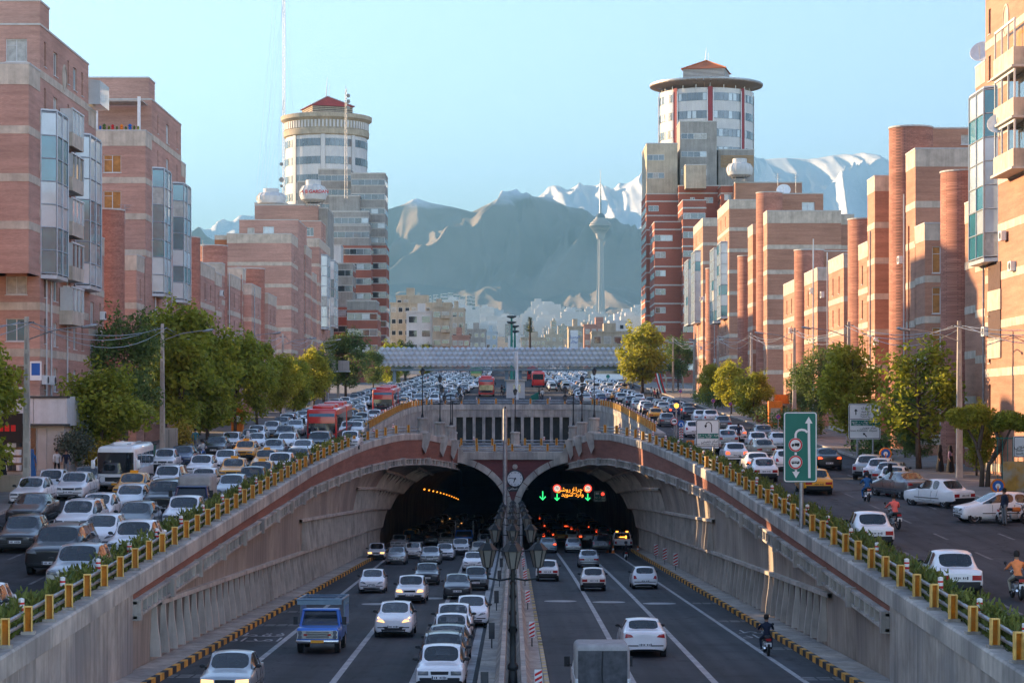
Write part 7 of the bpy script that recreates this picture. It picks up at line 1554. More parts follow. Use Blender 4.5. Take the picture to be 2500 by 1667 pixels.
# ================================================================ BUSES, TRUCKS, MOTORCYCLES, PEOPLE
def rbox(x0, x1, y0, y1, z0, z1, r=.12, seg=3):
    bm = bmesh.new(); bmesh.ops.create_cube(bm, size=1)
    for v in bm.verts: v.co = Vector((lerp(x0,x1,v.co.x+.5), lerp(y0,y1,v.co.y+.5), lerp(z0,z1,v.co.z+.5)))
    bmesh.ops.bevel(bm, geom=bm.edges[:], offset=r, segments=seg, profile=.5, affect='EDGES'); q = MB(); bm.verts.ensure_lookup_table(); q.add([tuple(v.co) for v in bm.verts], [tuple(v.index for v in f.verts) for f in bm.faces]); bm.free(); return q
def wheel_part(o, x, y, r, sg, w=.26):
    Mx = Matrix.Rotation(R(90*sg), 3, 'Y'); q = MB(); q.lathe([(0,-w),(r,-w),(r,-.02),(r*.93,.012),(r*.62,.014)], (x,y,r), 20, M=Mx); t = part_of('wheel', q.mesh('wheel','tyre',smooth=40), o); q = MB(); q.lathe([(0,.02),(r*.25,.016),(r*.35,-.02),(r*.6,.012)], (x,y,r), 16, M=Mx); part_of('rim', q.mesh('rim','rim',smooth=40), t)
    q = MB(); q.lathe([(0,.004),(r*1.15,.004)], (x-sg*.012,y,r*1.03), 18, M=Mx); part_of('wheel_arch', q.mesh('wheel_arch','plastic'), o)
def P_(o, q, nm, m, smooth=False): return part_of(nm, q.mesh(nm, m, smooth=smooth), o)
def place(name, label, cat, x, Y, lvl, face, L, rz=0.0, group=None):
    zf, sl = (up, .03119) if lvl == 'up' else (lo, -.02954); o = thing(name, label, cat, (x,Y,zf(Y)+.012), 0, group)
    m = Matrix.Rotation(math.atan(sl),4,'X') @ (Matrix.Rotation(rz,4,'Z') if face < 0 else Matrix.Rotation(math.pi+rz,4,'Z') @ Matrix.Translation((0,-L,0)))
    o.matrix_world = Matrix.Translation((x,Y,zf(Y)+.012)) @ m; ORG[o.name] = Vector((0,0,0)); return o
def bus(label, x, Y, colr='red', face=-1, art=True, W=2.5, H=3.05, L=10.5, rz=0.0, group=None):
    o = place('city_bus', label, 'bus', x, Y, 'up', face, L+(7.6 if art else 0), rz, group); h = W/2; cp = 'paint_'+colr
    P_(o, rbox(-h,h,0,L,.32,H,.16), 'body', cp, 40)
    q = MB(); q.hexa([(-h+.10,-.012,1.02),(h-.10,-.012,1.02),(h-.10,.2,1.02),(-h+.10,.2,1.02),(-h+.16,.012,2.72),(h-.16,.012,2.72),(h-.16,.2,2.72),(-h+.16,.2,2.72)]); P_(o, q, 'windscreen', 'bus_glass')
    q = MB(); q.box(-h+.18,h-.18,-.03,.1,2.42,2.68); P_(o, q, 'destination_display', 'bus_banner')
    q = MB(); q.box(-h+.02,h-.02,-.02,.3,.36,.62); P_(o, q, 'front_bumper', cp); q = MB(); q.box(-h+.25,h-.25,-.025,.2,.64,1.0); P_(o, q, 'front_panel', 'plastic')
    for s in (-1,1):
        q = MB(); q.box(s*h*.74-.2,s*h*.74+.2,-.035,.1,.70,.88); P_(o, q, 'headlight', 'lamp_clear')
        q = MB(); q.tube([(s*(h-.05),.1,2.55),(s*(h+.22),-.18,2.45),(s*(h+.22),-.2,2.2)], .04, 6); q.box(s*(h+.22)-.1,s*(h+.22)+.1,-.28,-.16,1.85,2.3); P_(o, q, 'mirror', 'plastic')
    def module(y0, y1):
        for s in (-1,1):
            n = max(2, int((y1-y0)/1.5)); st = (y1-y0)/n
            for k in range(n): q = MB(); a = y0+k*st+.05; q.box(s*h-.02*(s<0)-.004,s*h+.02*(s>0)+.004,a,a+st-.1,1.15,2.55); P_(o, q, 'side_window', 'bus_glass')
            q = MB(); q.box(s*h-.008,s*h+.008,y0,y1,.36,1.05); P_(o, q, 'side_skirt', 'plastic' if colr == 'red' else cp)
        for k in range(2): q = rbox(-h*.7,h*.7,y0+.6+k*(y1-y0)*.45,y0+.6+k*(y1-y0)*.45+2.0,H-.05,H+.28,.1,2); P_(o, q, 'roof_unit', cp, 40)
    module(.5, L-.3)
    for y in (2.2, L-2.4 if not art else L-2.6):
        for s in (-1,1): wheel_part(o, s*(h+.01), y, .46, s)
    if art:
        q = MB()
        for k in range(7): e = .0 if k % 2 else .08; q.box(-h+.06-e*0+e,h-.06-e,L+.02+k*.14,L+.14+k*.14,.5,H-.1-e)
        P_(o, q, 'bellows', 'plastic'); y1 = L+1.0; P_(o, rbox(-h,h,y1,y1+6.6,.32,H,.16), 'rear_body', cp, 40); module(y1+.3, y1+6.3)
        for s in (-1,1): wheel_part(o, s*(h+.01), y1+3.2, .46, s)
    q = MB(); e = L+(7.6 if art else 0); q.box(-h+.2,h-.2,e-.05,e+.015,1.5,2.6); P_(o, q, 'rear_window', 'bus_glass')
    for s in (-1,1): q = MB(); q.box(s*h*.82-.12,s*h*.82+.12,e-.05,e+.02,.8,1.3); P_(o, q, 'tail_light', 'lamp_red')
    return o
mat('bus_banner', (.10,.24,.34), .4, var=.1)
bus('red articulated bus leading the queue on the left street beside the court wall', -16.0, 187); bus('red articulated bus second in the left street queue near the court rim', -15.6, 268); bus('red bus waiting at the mid-street station before the court railing', -4.3, 362, art=False); bus('red bus seen from behind in the bus lane under the footbridge', 5.0, 440, face=1, art=False); bus('red bus seen from behind beyond the footbridge', 4.6, 520, face=1, art=False); bus('green bus coming towards the footbridge in the far traffic', -8.3, 505, 'green', art=False)
# white minibus on the left street
o = place('minibus', 'white minibus with large dark windscreen on the left street', 'minibus', -22.8, 128.2, 'up', -1, 7.0); W, H, L = 2.18, 2.62, 7.0; h = W/2
P_(o, rbox(-h,h,0,L,.34,H,.28,4), 'body', 'paint_white', 40); q = MB()
rows = []
for j in range(5):
    z = lerp(1.05, 2.28, j/4); rows.append([(lerp(-h+.06,h-.06,i/8), -.03+.05*(abs(i-4)/4)**4, z) for i in range(9)])
q.grid(rows); P_(o, q, 'windscreen', 'bus_glass', True)
for k in range(4):
    for s in (-1,1): q = MB(); q.box(s*h-.012,s*h+.012,1.0+k*1.45,2.3+k*1.45,1.25,2.12); P_(o, q, 'side_window', 'bus_glass')
for s in (-1,1):
    q = MB(); q.lathe([(0,-.06),(.15,-.03),(.2,.08)], (s*.78,.06,.72), 14, M=Matrix.Rotation(R(90),3,'X')); P_(o, q, 'headlight', 'lamp_clear', 40); q = rbox(s*(h+.2)-.12,s*(h+.2)+.12,-.12,.06,1.35,1.85,.06,2); q.tube([(s*h,.1,2.0),(s*(h+.18),-.02,1.8)], .03, 5); P_(o, q, 'mirror', 'paint_white', 40)
    for y in (1.2, 5.3): wheel_part(o, s*(h+.01), y, .38, s)
q = MB(); q.box(-.62,.62,-.02,.1,.62,.86); P_(o, q, 'grille', 'plastic'); q = MB(); q.box(-.26,.26,-.035,-.0,.40,.52); P_(o, q, 'number_plate', 'plate_yellow'); q = rbox(-.55,.55,2.2,3.6,H-.03,H+.14,.06,2); P_(o, q, 'roof_vent', 'paint_white', 40)
q = MB()
for x in (-.5,.5): q.tube([(x,1.2,H+.08),(x,5.6,H+.08)], .03, 5)
P_(o, q, 'roof_rack', 'steel')
# blue pickup truck with cage frame
def pickup(name, label, x, Y, lvl, face, colr, cage=False, tarp=False, L=4.7, W=1.68, cat='pickup truck', load=False, rz=0.0, H=1.72):
    o = place(name, label, cat, x, Y, lvl, face, L, rz); h = W/2; cp = 'paint_'+colr
    P_(o, rbox(-h,h,.05,1.25,.42,1.04,.09,3), 'bonnet', cp, 40); P_(o, rbox(-h,h,1.05,2.35,.40,1.06,.06,2), 'cab_base', cp, 40)
    # cab shell: pillars and roof around the glass
    b = [(-h+.04,1.22),(h-.04,1.22),(h-.04,2.3),(-h+.04,2.3)]; t_ = [(-h+.16,1.55),(h-.16,1.55),(h-.16,2.28),(-h+.16,2.28)]; q = MB()
    for (a,c),(d,e) in zip(b, t_): q.tube([(a,c,1.02),(d,e,H-.04)], .05, 6)
    P_(o, q, 'cab_pillars', cp)['kind'] = 'stuff'; P_(o, rbox(-h+.1,h-.1,1.48,2.34,H-.09,H,.04,2), 'roof', cp, 40)
    q = MB(); q.add([(-h+.08,1.24,1.04),(h-.08,1.24,1.04),(h-.19,1.56,H-.08),(-h+.19,1.56,H-.08)], [(0,1,2,3)]); P_(o, q, 'windscreen', 'car_glass')
    for s in (-1,1): q = MB(); q.add([(s*(h-.035),1.3,1.06),(s*(h-.035),2.25,1.06),(s*(h-.155),2.25,H-.08),(s*(h-.155),1.6,H-.08)], [(0,1,2,3)]); P_(o, q, 'side_window', 'car_glass')
    q = MB(); q.add([(-h+.08,2.31,1.06),(h-.08,2.31,1.06),(h-.19,2.29,H-.08),(-h+.19,2.29,H-.08)], [(0,1,2,3)]); P_(o, q, 'rear_window', 'car_glass')
    q = MB(); q.box(-h+.02,h-.02,.02,.08,.60,.92); P_(o, q, 'grille_panel', 'chrome' if cage else 'plastic')
    for k in range(4): q = MB(); q.box(-h*.55,h*.55,.0,.03,.64+k*.065,.67+k*.065); P_(o, q, 'grille_bar', 'plastic')
    for s in (-1,1):
        for k in range(2): q = MB(); q.lathe([(0,.0),(.085,.0),(.10,-.05)], (s*(h-.14),.01,.84-k*.17), 14, M=Matrix.Rotation(R(90),3,'X')); P_(o, q, 'headlight', 'lamp_clear', 40)
        q = MB(); q.box(s*(h-.36)-.07,s*(h-.36)+.07,.0,.04,.72,.80); P_(o, q, 'indicator', 'lamp_red')
        q = MB(); q.tube([(s*h,1.3,1.15),(s*(h+.15),1.22,1.2)], .02, 5); q.box(s*(h+.15)-.09,s*(h+.15)+.09,1.17,1.21,1.1,1.42); P_(o, q, 'mirror', 'plastic')
        for y in (.85, L-1.0): wheel_part(o, s*(h+.005), y, .34, s, .2)
        q = MB(); q.box(s*h*.84-.09,s*h*.84+.09,L-.02,L+.015,.62,.88); P_(o, q, 'tail_light', 'lamp_red')
    P_(o, rbox(-h-.02,h+.02,-.06,.1,.42,.56,.03,2), 'front_bumper', 'chrome' if cage else 'plastic', 40); q = MB(); q.box(-.26,.26,-.08,-.055,.44,.55); P_(o, q, 'number_plate', 'plate_yellow')
    q = MB(); q.box(-h,h,2.42,L,.52,.60); [q.box(a,b2,2.42,L,.6,1.02) for a,b2 in ((-h,-h+.05),(h-.05,h))]; q.box(-h,h,2.42,2.47,.6,1.05); q.box(-h,h,L-.05,L,.6,1.02); P_(o, q, 'load_bed', cp)
    if cage:
        q = MB(); zt = 2.12; xx = h+.06; q.tube([(-xx,.95,zt),(xx,.95,zt),(xx,L,zt),(-xx,L,zt),(-xx,.95,zt)], .045, 6); q.tube([(-xx,1.0,zt-.16),(xx,1.0,zt-.16)], .05, 6); q.box(-xx,xx,.93,1.0,zt-.2,zt)
        for k in range(6): y = 1.1+k*(L-1.2)/5; q.tube([(-xx,y,zt),(xx,y,zt)], .025, 5) if k % 2 else None
        for s in (-1,1):
            for y in (2.45, 3.2, 3.9, L-.05): q.tube([(s*xx,y,.9),(s*xx,y,zt)], .035, 5)
            for z in (1.3,1.6,1.85): q.tube([(s*xx,2.45,z),(s*xx,L,z)], .022, 5)
        P_(o, q, 'cage_frame', 'bridge_steel')
        for s in (-1,1): q = MB(); q.box(s*xx-.015,s*xx+.015,2.5,L-.1,1.0,1.75); P_(o, q, 'side_board', cp)
    if tarp:
        P_(o, rbox(-h+.02,h-.02,2.4,L,.85,2.05,.16,4), 'tarpaulin', 'tarp', 40); q = MB(); q.box(-h+.1,h-.1,L-.01,L+.012,.7,1.86); P_(o, q, 'tarpaulin_flap', 'tarp_dark'); q = MB(); q.tube([(0,L+.02,.72),(.02,L+.025,1.3),(0,L+.02,1.85)], .018, 5); P_(o, q, 'flap_seam', 'plastic')
    if load:
        rg = random.Random(3); q = MB(); q.box(-h,-h+.05,2.45,L,1.0,2.7); q.box(h-.05,h,2.45,L,1.0,2.7)
        P_(o, q, 'side_board', 'white_paint'); q = MB()
        for k in range(40): a = Vector((rg.uniform(-.7,.7), rg.uniform(2.5,L-.2), rg.uniform(1.0,2.5))); q.tube([a, a+Vector((rg.gauss(0,.4),rg.gauss(0,.3),rg.gauss(0,.35)))], .05, 5)
        P_(o, q, 'scrap_load', 'steel_dark')['kind'] = 'stuff'
    return o
mat('tarp', (.34,.33,.32), .85, var=.12, scale=3, streak=.15); mat('tarp_dark', (.085,.088,.095), .9, var=.25, scale=4, streak=.3)
x, Y = louv(774.6, 1596); pickup('pickup_truck', 'blue pickup truck with a steel cage frame in the oncoming underpass lanes', x, Y, 'lo', -1, 'blue', cage=True)
pickup('pickup_truck', 'pickup with a grey tarpaulin-covered load bed in the tunnel-bound lanes', 2.7, 67.0, 'lo', 1, 'white', tarp=True)
x, Y = louv(1132,1335); pickup('lorry', 'small blue lorry piled with scrap coming out of the left tube', x, Y, 'lo', -1, 'blue', load=True, W=1.9)
o = pickup('recovery_truck', 'white recovery pickup with amber arrow lights parked at the right tube mouth', 11.0, 222, 'lo', 1, 'white', W=1.8)
for s in (-.5,.5): q = MB(); q.box(s-.12,s+.12,1.7,1.9,1.72,1.84); P_(o, q, 'beacon', 'lamp_amber')
q = MB(); q.box(-.35,.35,4.2,4.24,1.25,1.34); q.box(-.35,-.2,4.2,4.24,1.15,1.44); P_(o, q, 'arrow_light', 'lamp_amber')
pickup('pickup_truck', 'dark blue-grey pickup with boxed load beside the left hedge', -15.6, 107, 'up', -1, 'navy', tarp=True, H=1.6)
pickup('pickup_truck', 'white pickup waiting behind the U-turn sign on the right street', 15.1, 171, 'up', 1, 'white')
# ---- people
def figure(bones, mats, sub=1):
    """bones: list of (joint a, joint b, radius a, radius b, material index); one continuous skinned surface"""
    pts = []; idx = {}; rad = {}; edges = []
    def vid(p, r):
        k = tuple(round(c, 3) for c in p)
        if k not in idx: idx[k] = len(pts); pts.append(k); rad[idx[k]] = r
        else: rad[idx[k]] = max(rad[idx[k]], r)
        return idx[k]
    for a, b, ra, rb, m in bones: edges.append((vid(a, ra), vid(b, rb)))
    me = bpy.data.meshes.new('fig'); me.from_pydata(pts, edges, []); o = bpy.data.objects.new('fig', me); COL.objects.link(o)
    sk = o.modifiers.new('k', 'SKIN'); sk.use_smooth_shade = True; sk.branch_smoothing = .6; sv = me.skin_vertices[0].data
    for i in range(len(pts)): sv[i].radius = (rad[i], rad[i]); sv[i].use_root = i == 0
    ss = o.modifiers.new('s', 'SUBSURF'); ss.levels = sub
    FIGS.append((o, bones, mats)); return o
FIGS = []
def finish_figures():
    dg = bpy.context.evaluated_depsgraph_get(); out = []
    for o, bones, mats in FIGS:
        me = bpy.data.meshes.new_from_object(o.evaluated_get(dg)); me.materials.clear()
        for m in mats: me.materials.append(MAT[m])
        for p in me.polygons:
            c = p.center; best = 1e9; bi = 0
            for a, b, ra, rb, m in bones:
                a_, b_ = Vector(a), Vector(b); ab = b_-a_; t = max(0, min(1, (c-a_).dot(ab)/max(1e-6, ab.length_squared))); d = (c-(a_+ab*t)).length - lerp(ra,rb,t)
                if d < best: best = d; bi = m
            p.material_index = bi; p.use_smooth = True
        out.append(me)
    for o, _, _ in FIGS: bpy.data.objects.remove(o)
    return out
def body(pose, long_skirt=False):
    """joints of a 1.72 m adult facing -Y; material slots: 0 skin 1 top 2 legs 3 shoes"""
    B = []; pel, chest, neck, head = (0,0,.95), (0,0,1.28), (0,0,1.47), (0,-.02,1.62)
    lean = {'ride': (0,-.16), 'walk': (0,-.03)}.get(pose, (0,0))
    if pose == 'ride': pel, chest, neck, head = (0,.05,.80), (0,-.06,1.12), (0,-.12,1.32), (0,-.15,1.48)
    B += [(pel, chest, .145, .155, 1), (chest, neck, .15, .062, 1), (neck, head, .058, .085, 0), (head, (head[0],head[1]-.01,head[2]+.10), .095, .07, 0)]
    for s in (-1,1):
        sh = (s*.19, chest[1]+.01, chest[2]+.11); B.append(((0,chest[1],chest[2]+.06) if False else chest, sh, .10, .068, 1))
        if pose == 'ride': el, wr, hd = (s*.30,-.28,1.02), (s*.31,-.50,1.0), (s*.31,-.57,1.0)
        elif pose == 'walk': el, wr, hd = (s*.25,.10*s,1.13), (s*.25,.02*s-.10,.93), (s*.25,.02*s-.14,.85)
        elif pose == 'phone' and s > 0: el, wr, hd = (.30,-.12,1.16), (.16,-.16,1.42), (.12,-.14,1.52)
        else: el, wr, hd = (s*.25,.03,1.12), (s*.26,-.03,.90), (s*.26,-.05,.81)
        B += [(sh, el, .062, .046, 1), (el, wr, .044, .032, 0 if pose == 'ride' else 1), (wr, hd, .034, .040, 0), (hd, (hd[0]-s*.01,hd[1]-.03,hd[2]-.07), .036, .02, 0), (hd, (hd[0]-s*.05,hd[1]-.04,hd[2]-.02), .03, .014, 0)]
        hip = (s*.10, pel[1], pel[2]-.04)
        if pose == 'ride': kn, an, to = (s*.22,-.32,.62), (s*.20,-.12,.28), (s*.20,-.28,.22)
        elif pose == 'walk': kn, an, to = (s*.10,-.16*s-.06,.52), (s*.10,.20*-s+.05,.10), (s*.10,.20*-s-.10,.04)
        else: kn, an, to = (s*.105,-.01,.50), (s*.11,.02,.09), (s*.12,-.13,.04)
        B += [(pel, hip, .14, .10, 2), (hip, kn, .10, .062, 2), (kn, an, .060, .042, 2), (an, to, .045, .035, 3)]
    return B, head
def skirt_mesh(m, r0=.17, r1=.27, z0=.06, z1=1.0):
    q = MB(); q.lathe([(r0*.9,z1+.12),(r0,z1),(r0*1.12,z1-.25),(r1*.95,.4),(r1,z0)], (0,0,0), 14); return q.mesh('skirt', m, smooth=True)
PEOPLE = []
def person(pose, x, Y, z, rz, label, top, legs, shoes='cloth_black', hair='hair', skirt=None, scarf=None, cat='person', helmet=False, group=None, pitch=0.0):
    o = thing('person', label, cat, (x,Y,z), rz, group); B, hd = body(pose); PEOPLE.append((o, pose, top, legs, shoes)); 
    hx, hy, hz_ = hd; q = MB()
    if scarf: q.lathe([(.16,-.30),(.15,-.16),(.125,-.06),(.128,.06),(.10,.15),(0,.19)], (hx,hy+.025,hz_), 12); P_(o, q, 'headscarf', scarf, True)
    elif helmet: q.lathe([(.12,-.06),(.145,.04),(.12,.15),(0,.20)], (hx,hy+.01,hz_), 12); P_(o, q, 'helmet', 'helmet', True)
    else: q.lathe([(.085,-.06),(.108,.02),(.095,.12),(0,.165)], (hx,hy+.022,hz_), 12); P_(o, q, 'hair', hair, True)
    q = MB(); q.lathe([(0,-.03),(.016,-.02),(.012,.02),(0,.03)], (hx,hy-.10,hz_+.0), 6); P_(o, q, 'nose', 'skin', True)
    for s in (-1,1): q = MB(); q.lathe([(0,-.008),(.011,0),(0,.008)], (hx+s*.034,hy-.088,hz_+.035), 6); P_(o, q, 'eye', 'hair')
    if skirt: P_(o, MB() if False else MB(), 'x', 'skin') if False else part_of('skirt', skirt_mesh(skirt), o)
    return o
def motorbike(label, x, Y, z, rz, colr='paint_red', rider=None, cat='motorcycle'):
    o = thing('motorcycle', label, cat, (x,Y,z+.01), rz, 'motorcycles on the street')
    for y in (-.64, .64):
        q = MB(); M = Matrix.Rotation(R(90),3,'Y'); q.lathe([(.20,-.05),(.29,-.045),(.305,0),(.29,.045),(.20,.05)], (0,y,.305), 18, M=M); t = P_(o, q, 'wheel', 'tyre', 40); q = MB(); q.lathe([(.215,-.02),(.215,.02)], (0,y,.305), 16, M=M)
        for k in range(6): a = k*math.pi/3; q.tube([(0,y,.305),(0,y+.21*math.cos(a),.305+.21*math.sin(a))], .012, 4)
        part_of('rim', q.mesh('rim','rim'), t)
    q = MB(); q.tube([(0,-.64,.305),(0,-.46,.72),(0,-.40,.92)], .035, 6); q.tube([(-.34,-.28,.98),(-.12,-.40,.95),(.12,-.40,.95),(.34,-.28,.98)], .02, 6); P_(o, q, 'fork_and_handlebar', 'chrome')
    q = MB(); q.tube([(0,-.36,.75),(0,-.1,.42),(0,.3,.40),(0,.5,.62),(0,-.36,.75)], .03, 6); q.tube([(.08,.3,.4),(.08,.64,.305)], .022, 5); q.tube([(-.08,.3,.4),(-.08,.64,.305)], .022, 5); P_(o, q, 'frame', 'steel_dark')
    P_(o, rbox(-.11,.11,-.34,.12,.60,.82,.08,3), 'fuel_tank', colr, 40); P_(o, rbox(-.12,.12,.10,.72,.68,.80,.05,2), 'saddle', 'plastic', 40); P_(o, rbox(-.13,.13,-.16,.20,.26,.52,.05,2), 'engine', 'steel', 40)
    q = MB(); q.tube([(.13,-.05,.32),(.15,.3,.26),(.15,.72,.34)], [.025,.035,.045], 7); P_(o, q, 'exhaust', 'chrome'); q = MB(); q.lathe([(0,-.06),(.085,-.02),(.09,.06)], (0,-.52,.84), 12, M=Matrix.Rotation(R(90),3,'X')); P_(o, q, 'headlight', 'lamp_clear', 40)
    q = MB(); q.box(-.1,.1,.78,.82,.62,.72); P_(o, q, 'tail_light', 'lamp_red'); q = MB(); q.box(-.11,.11,.84,.855,.40,.56); P_(o, q, 'number_plate', 'plate')
    for s in (-1,1): q = MB(); q.tube([(s*.22,-.33,.97),(s*.30,-.36,1.16)], .012, 4); q.lathe([(0,-.01),(.055,0),(0,.012)], (s*.30,-.36,1.18), 8, M=Matrix.Rotation(R(90),3,'X')); P_(o, q, 'mirror', 'plastic')
    return o
def rider(label, x, Y, lvl, face, top, legs, bike='paint_red', helmet=False, scarf=None, blabel=None, skirt=None, rz=0.0):
    zf = up if lvl == 'up' else lo; z = zf(Y)+.008; a = rz + (0 if face < 0 else math.pi)
    motorbike(blabel or label.replace('rider', 'motorcycle ridden by the one'), x, Y, z, a, bike); return person('ride', x+math.sin(a)*-.12, Y+math.cos(a)*.12, z+.0, a, label, top, legs, scarf=scarf, helmet=helmet)
def U(u, v): return upuv(u, v)
x, Y = U(2116,1225); rider('rider in blue coat and head covering on the right street', x, Y, 'up', 1, 'cloth_blue', 'cloth_blue', 'paint_black', helmet=True, blabel='small motorcycle under the blue-coated rider')
x, Y = U(2182,1292); rider('rider in pink shirt with shoulder strap on the right street', x, Y, 'up', 1, 'shirt_pink', 'cloth_grey', 'paint_dark', blabel='motorcycle under the pink-shirted rider', rz=.15)
x, Y = U(2482,1463); rider('rider in orange shirt and khaki trousers on the right street', x, Y, 'up', 1, 'shirt_orange', 'cloth_khaki', 'paint_dark', blabel='motorcycle under the orange-shirted rider')
x, Y = louv(1871,1598); rider('rider in dark clothes by the painted kerb of the tunnel-bound lanes', x, Y, 'lo', 1, 'cloth_navy', 'cloth_navy', 'paint_red', blabel='red motorcycle by the painted kerb of the tunnel-bound lanes')
x, Y = louv(1528,1367); rider('helmeted rider in black behind the recovery truck', x, Y, 'lo', 1, 'cloth_black', 'cloth_black', 'paint_black', helmet=True, blabel='black motorcycle behind the recovery truck')
x, Y = U(494,1127); rider('rider in pale clothes on a blue scooter between the left queues', x, Y, 'up', -1, 'cloth_white', 'jeans', 'paint_blue', helmet=True, blabel='blue scooter between the left queues')
x, Y = U(605,1102); rider('rider with pale head covering behind the dark pickup', x, Y, 'up', -1, 'cloth_white', 'cloth_grey', 'paint_red', scarf='cloth_white', blabel='motorcycle behind the dark blue sedan')
x, Y = U(722,1098); rider('rider in a white helmet scarf among the left queue', x, Y, 'up', -1, 'cloth_grey', 'cloth_navy', 'paint_dark', scarf='cloth_white', blabel='motorcycle in front of the leading red bus')
x, Y = U(718,1060); rider('rider in dark blue beside the leading red bus', x, Y, 'up', -1, 'cloth_blue', 'cloth_navy', 'paint_dark', helmet=True, blabel='motorcycle beside the leading red bus')
x, Y = U(1803,1080); rider('rider in navy seen from behind among the right queue', x, Y, 'up', 1, 'cloth_navy', 'cloth_navy', 'paint_dark', blabel='motorcycle in the right queue behind the beige sedan')
x, Y = U(2475,1281); motorbike('orange-tanked motorcycle parked across the right street', x, Y, up(Y)+.008, math.pi/2+.25, 'paint_orange'); x, Y = U(2452,1283); person('stand', x, Y, up(Y)+.01, -1.2, 'man in a dark jacket standing by the parked orange motorcycle', 'cloth_navy', 'cloth_grey')
x, Y = U(2173,1210); person('phone', x, Y, up(Y)+.01, 2.6, 'woman in a maroon skirt holding a phone to her ear', 'cloth_green', 'cloth_maroon', scarf='cloth_black', skirt='cloth_maroon')
x, Y = -28.1, 140.4; person('walk', x, Y, up(Y)+.15, .2, 'man in a dark suit jacket walking past the shop', 'cloth_navy', 'cloth_grey'); person('walk', x-.7, Y+.6, up(Y)+.15, .4, 'man in a white shirt walking beside the dark-suited man', 'cloth_white', 'cloth_black')
x, Y = U(477,1105); person('walk', x, Y, up(Y)+.15, 3.0, 'man in a teal shirt walking on the left pavement', 'cloth_teal', 'cloth_grey'); x, Y = U(8,1185); person('stand', x, Y, up(Y)+.15, .3, 'person in a black robe at the kerb beside the shop', 'cloth_black', 'cloth_black', scarf='cloth_black', skirt='cloth_black'); x, Y = U(78,1172); person('stand', x, Y, up(Y)+.15, .5, 'person in blue with a pale headscarf by the low wall', 'cloth_blue', 'cloth_blue', scarf='cloth_blue', skirt='cloth_blue')
for i, (u, v, tp, lg) in enumerate(((2283,1160,'cloth_lilac','cloth_black'),(2258,1158,'cloth_black','cloth_black'))): x, Y = U(u,v); person('stand', x+1.0, Y, up(Y)+.15, 1.0, ('person in lilac robe under the right pavement trees','person in black robe under the right pavement trees')[i], tp, lg, scarf='cloth_black', skirt=lg)
PCOL = ['cloth_navy','cloth_black','cloth_grey','cloth_blue','cloth_teal','cloth_white','shirt_pink']
rgp = random.Random(21)
for i, (u, v) in enumerate(((1316,974),(1324,977),(1225,965),(1231,970),(1430,938),(1442,939),(1456,938),(1464,936),(1513,952),(1525,958),(1534,962),(1545,955),(1598,976),(1605,978),(1590,972),(1352,915),(1360,917),(1372,918),(1038,940),(1046,938),(1020,934),(985,950),(1000,945),(1090,922),(1100,925))):
    x, Y = U(u, v); t1, t2 = rgp.choice(PCOL), rgp.choice(PCOL[:3]); w = {'cloth_navy':'navy','cloth_black':'black','cloth_grey':'grey','cloth_blue':'blue','cloth_teal':'teal','cloth_white':'white','shirt_pink':'pink'}
    person('walk', x, Y, up(Y)+.01, rgp.uniform(0,6.28), 'distant pedestrian in %s top crossing among the cars near the footbridge' % w[t1], t1, t2, group='distant pedestrians near the footbridge')
key = {}
for o, pose, top, legs, shoes in PEOPLE: key.setdefault((pose, top, legs, shoes), None)
ks = list(key)
for k in ks: figure(body(k[0])[0], ['skin', k[1], k[2], k[3]])
for k, me in zip(ks, finish_figures()): key[k] = me
for o, pose, top, legs, shoes in PEOPLE: part_of('body', key[(pose, top, legs, shoes)], o)
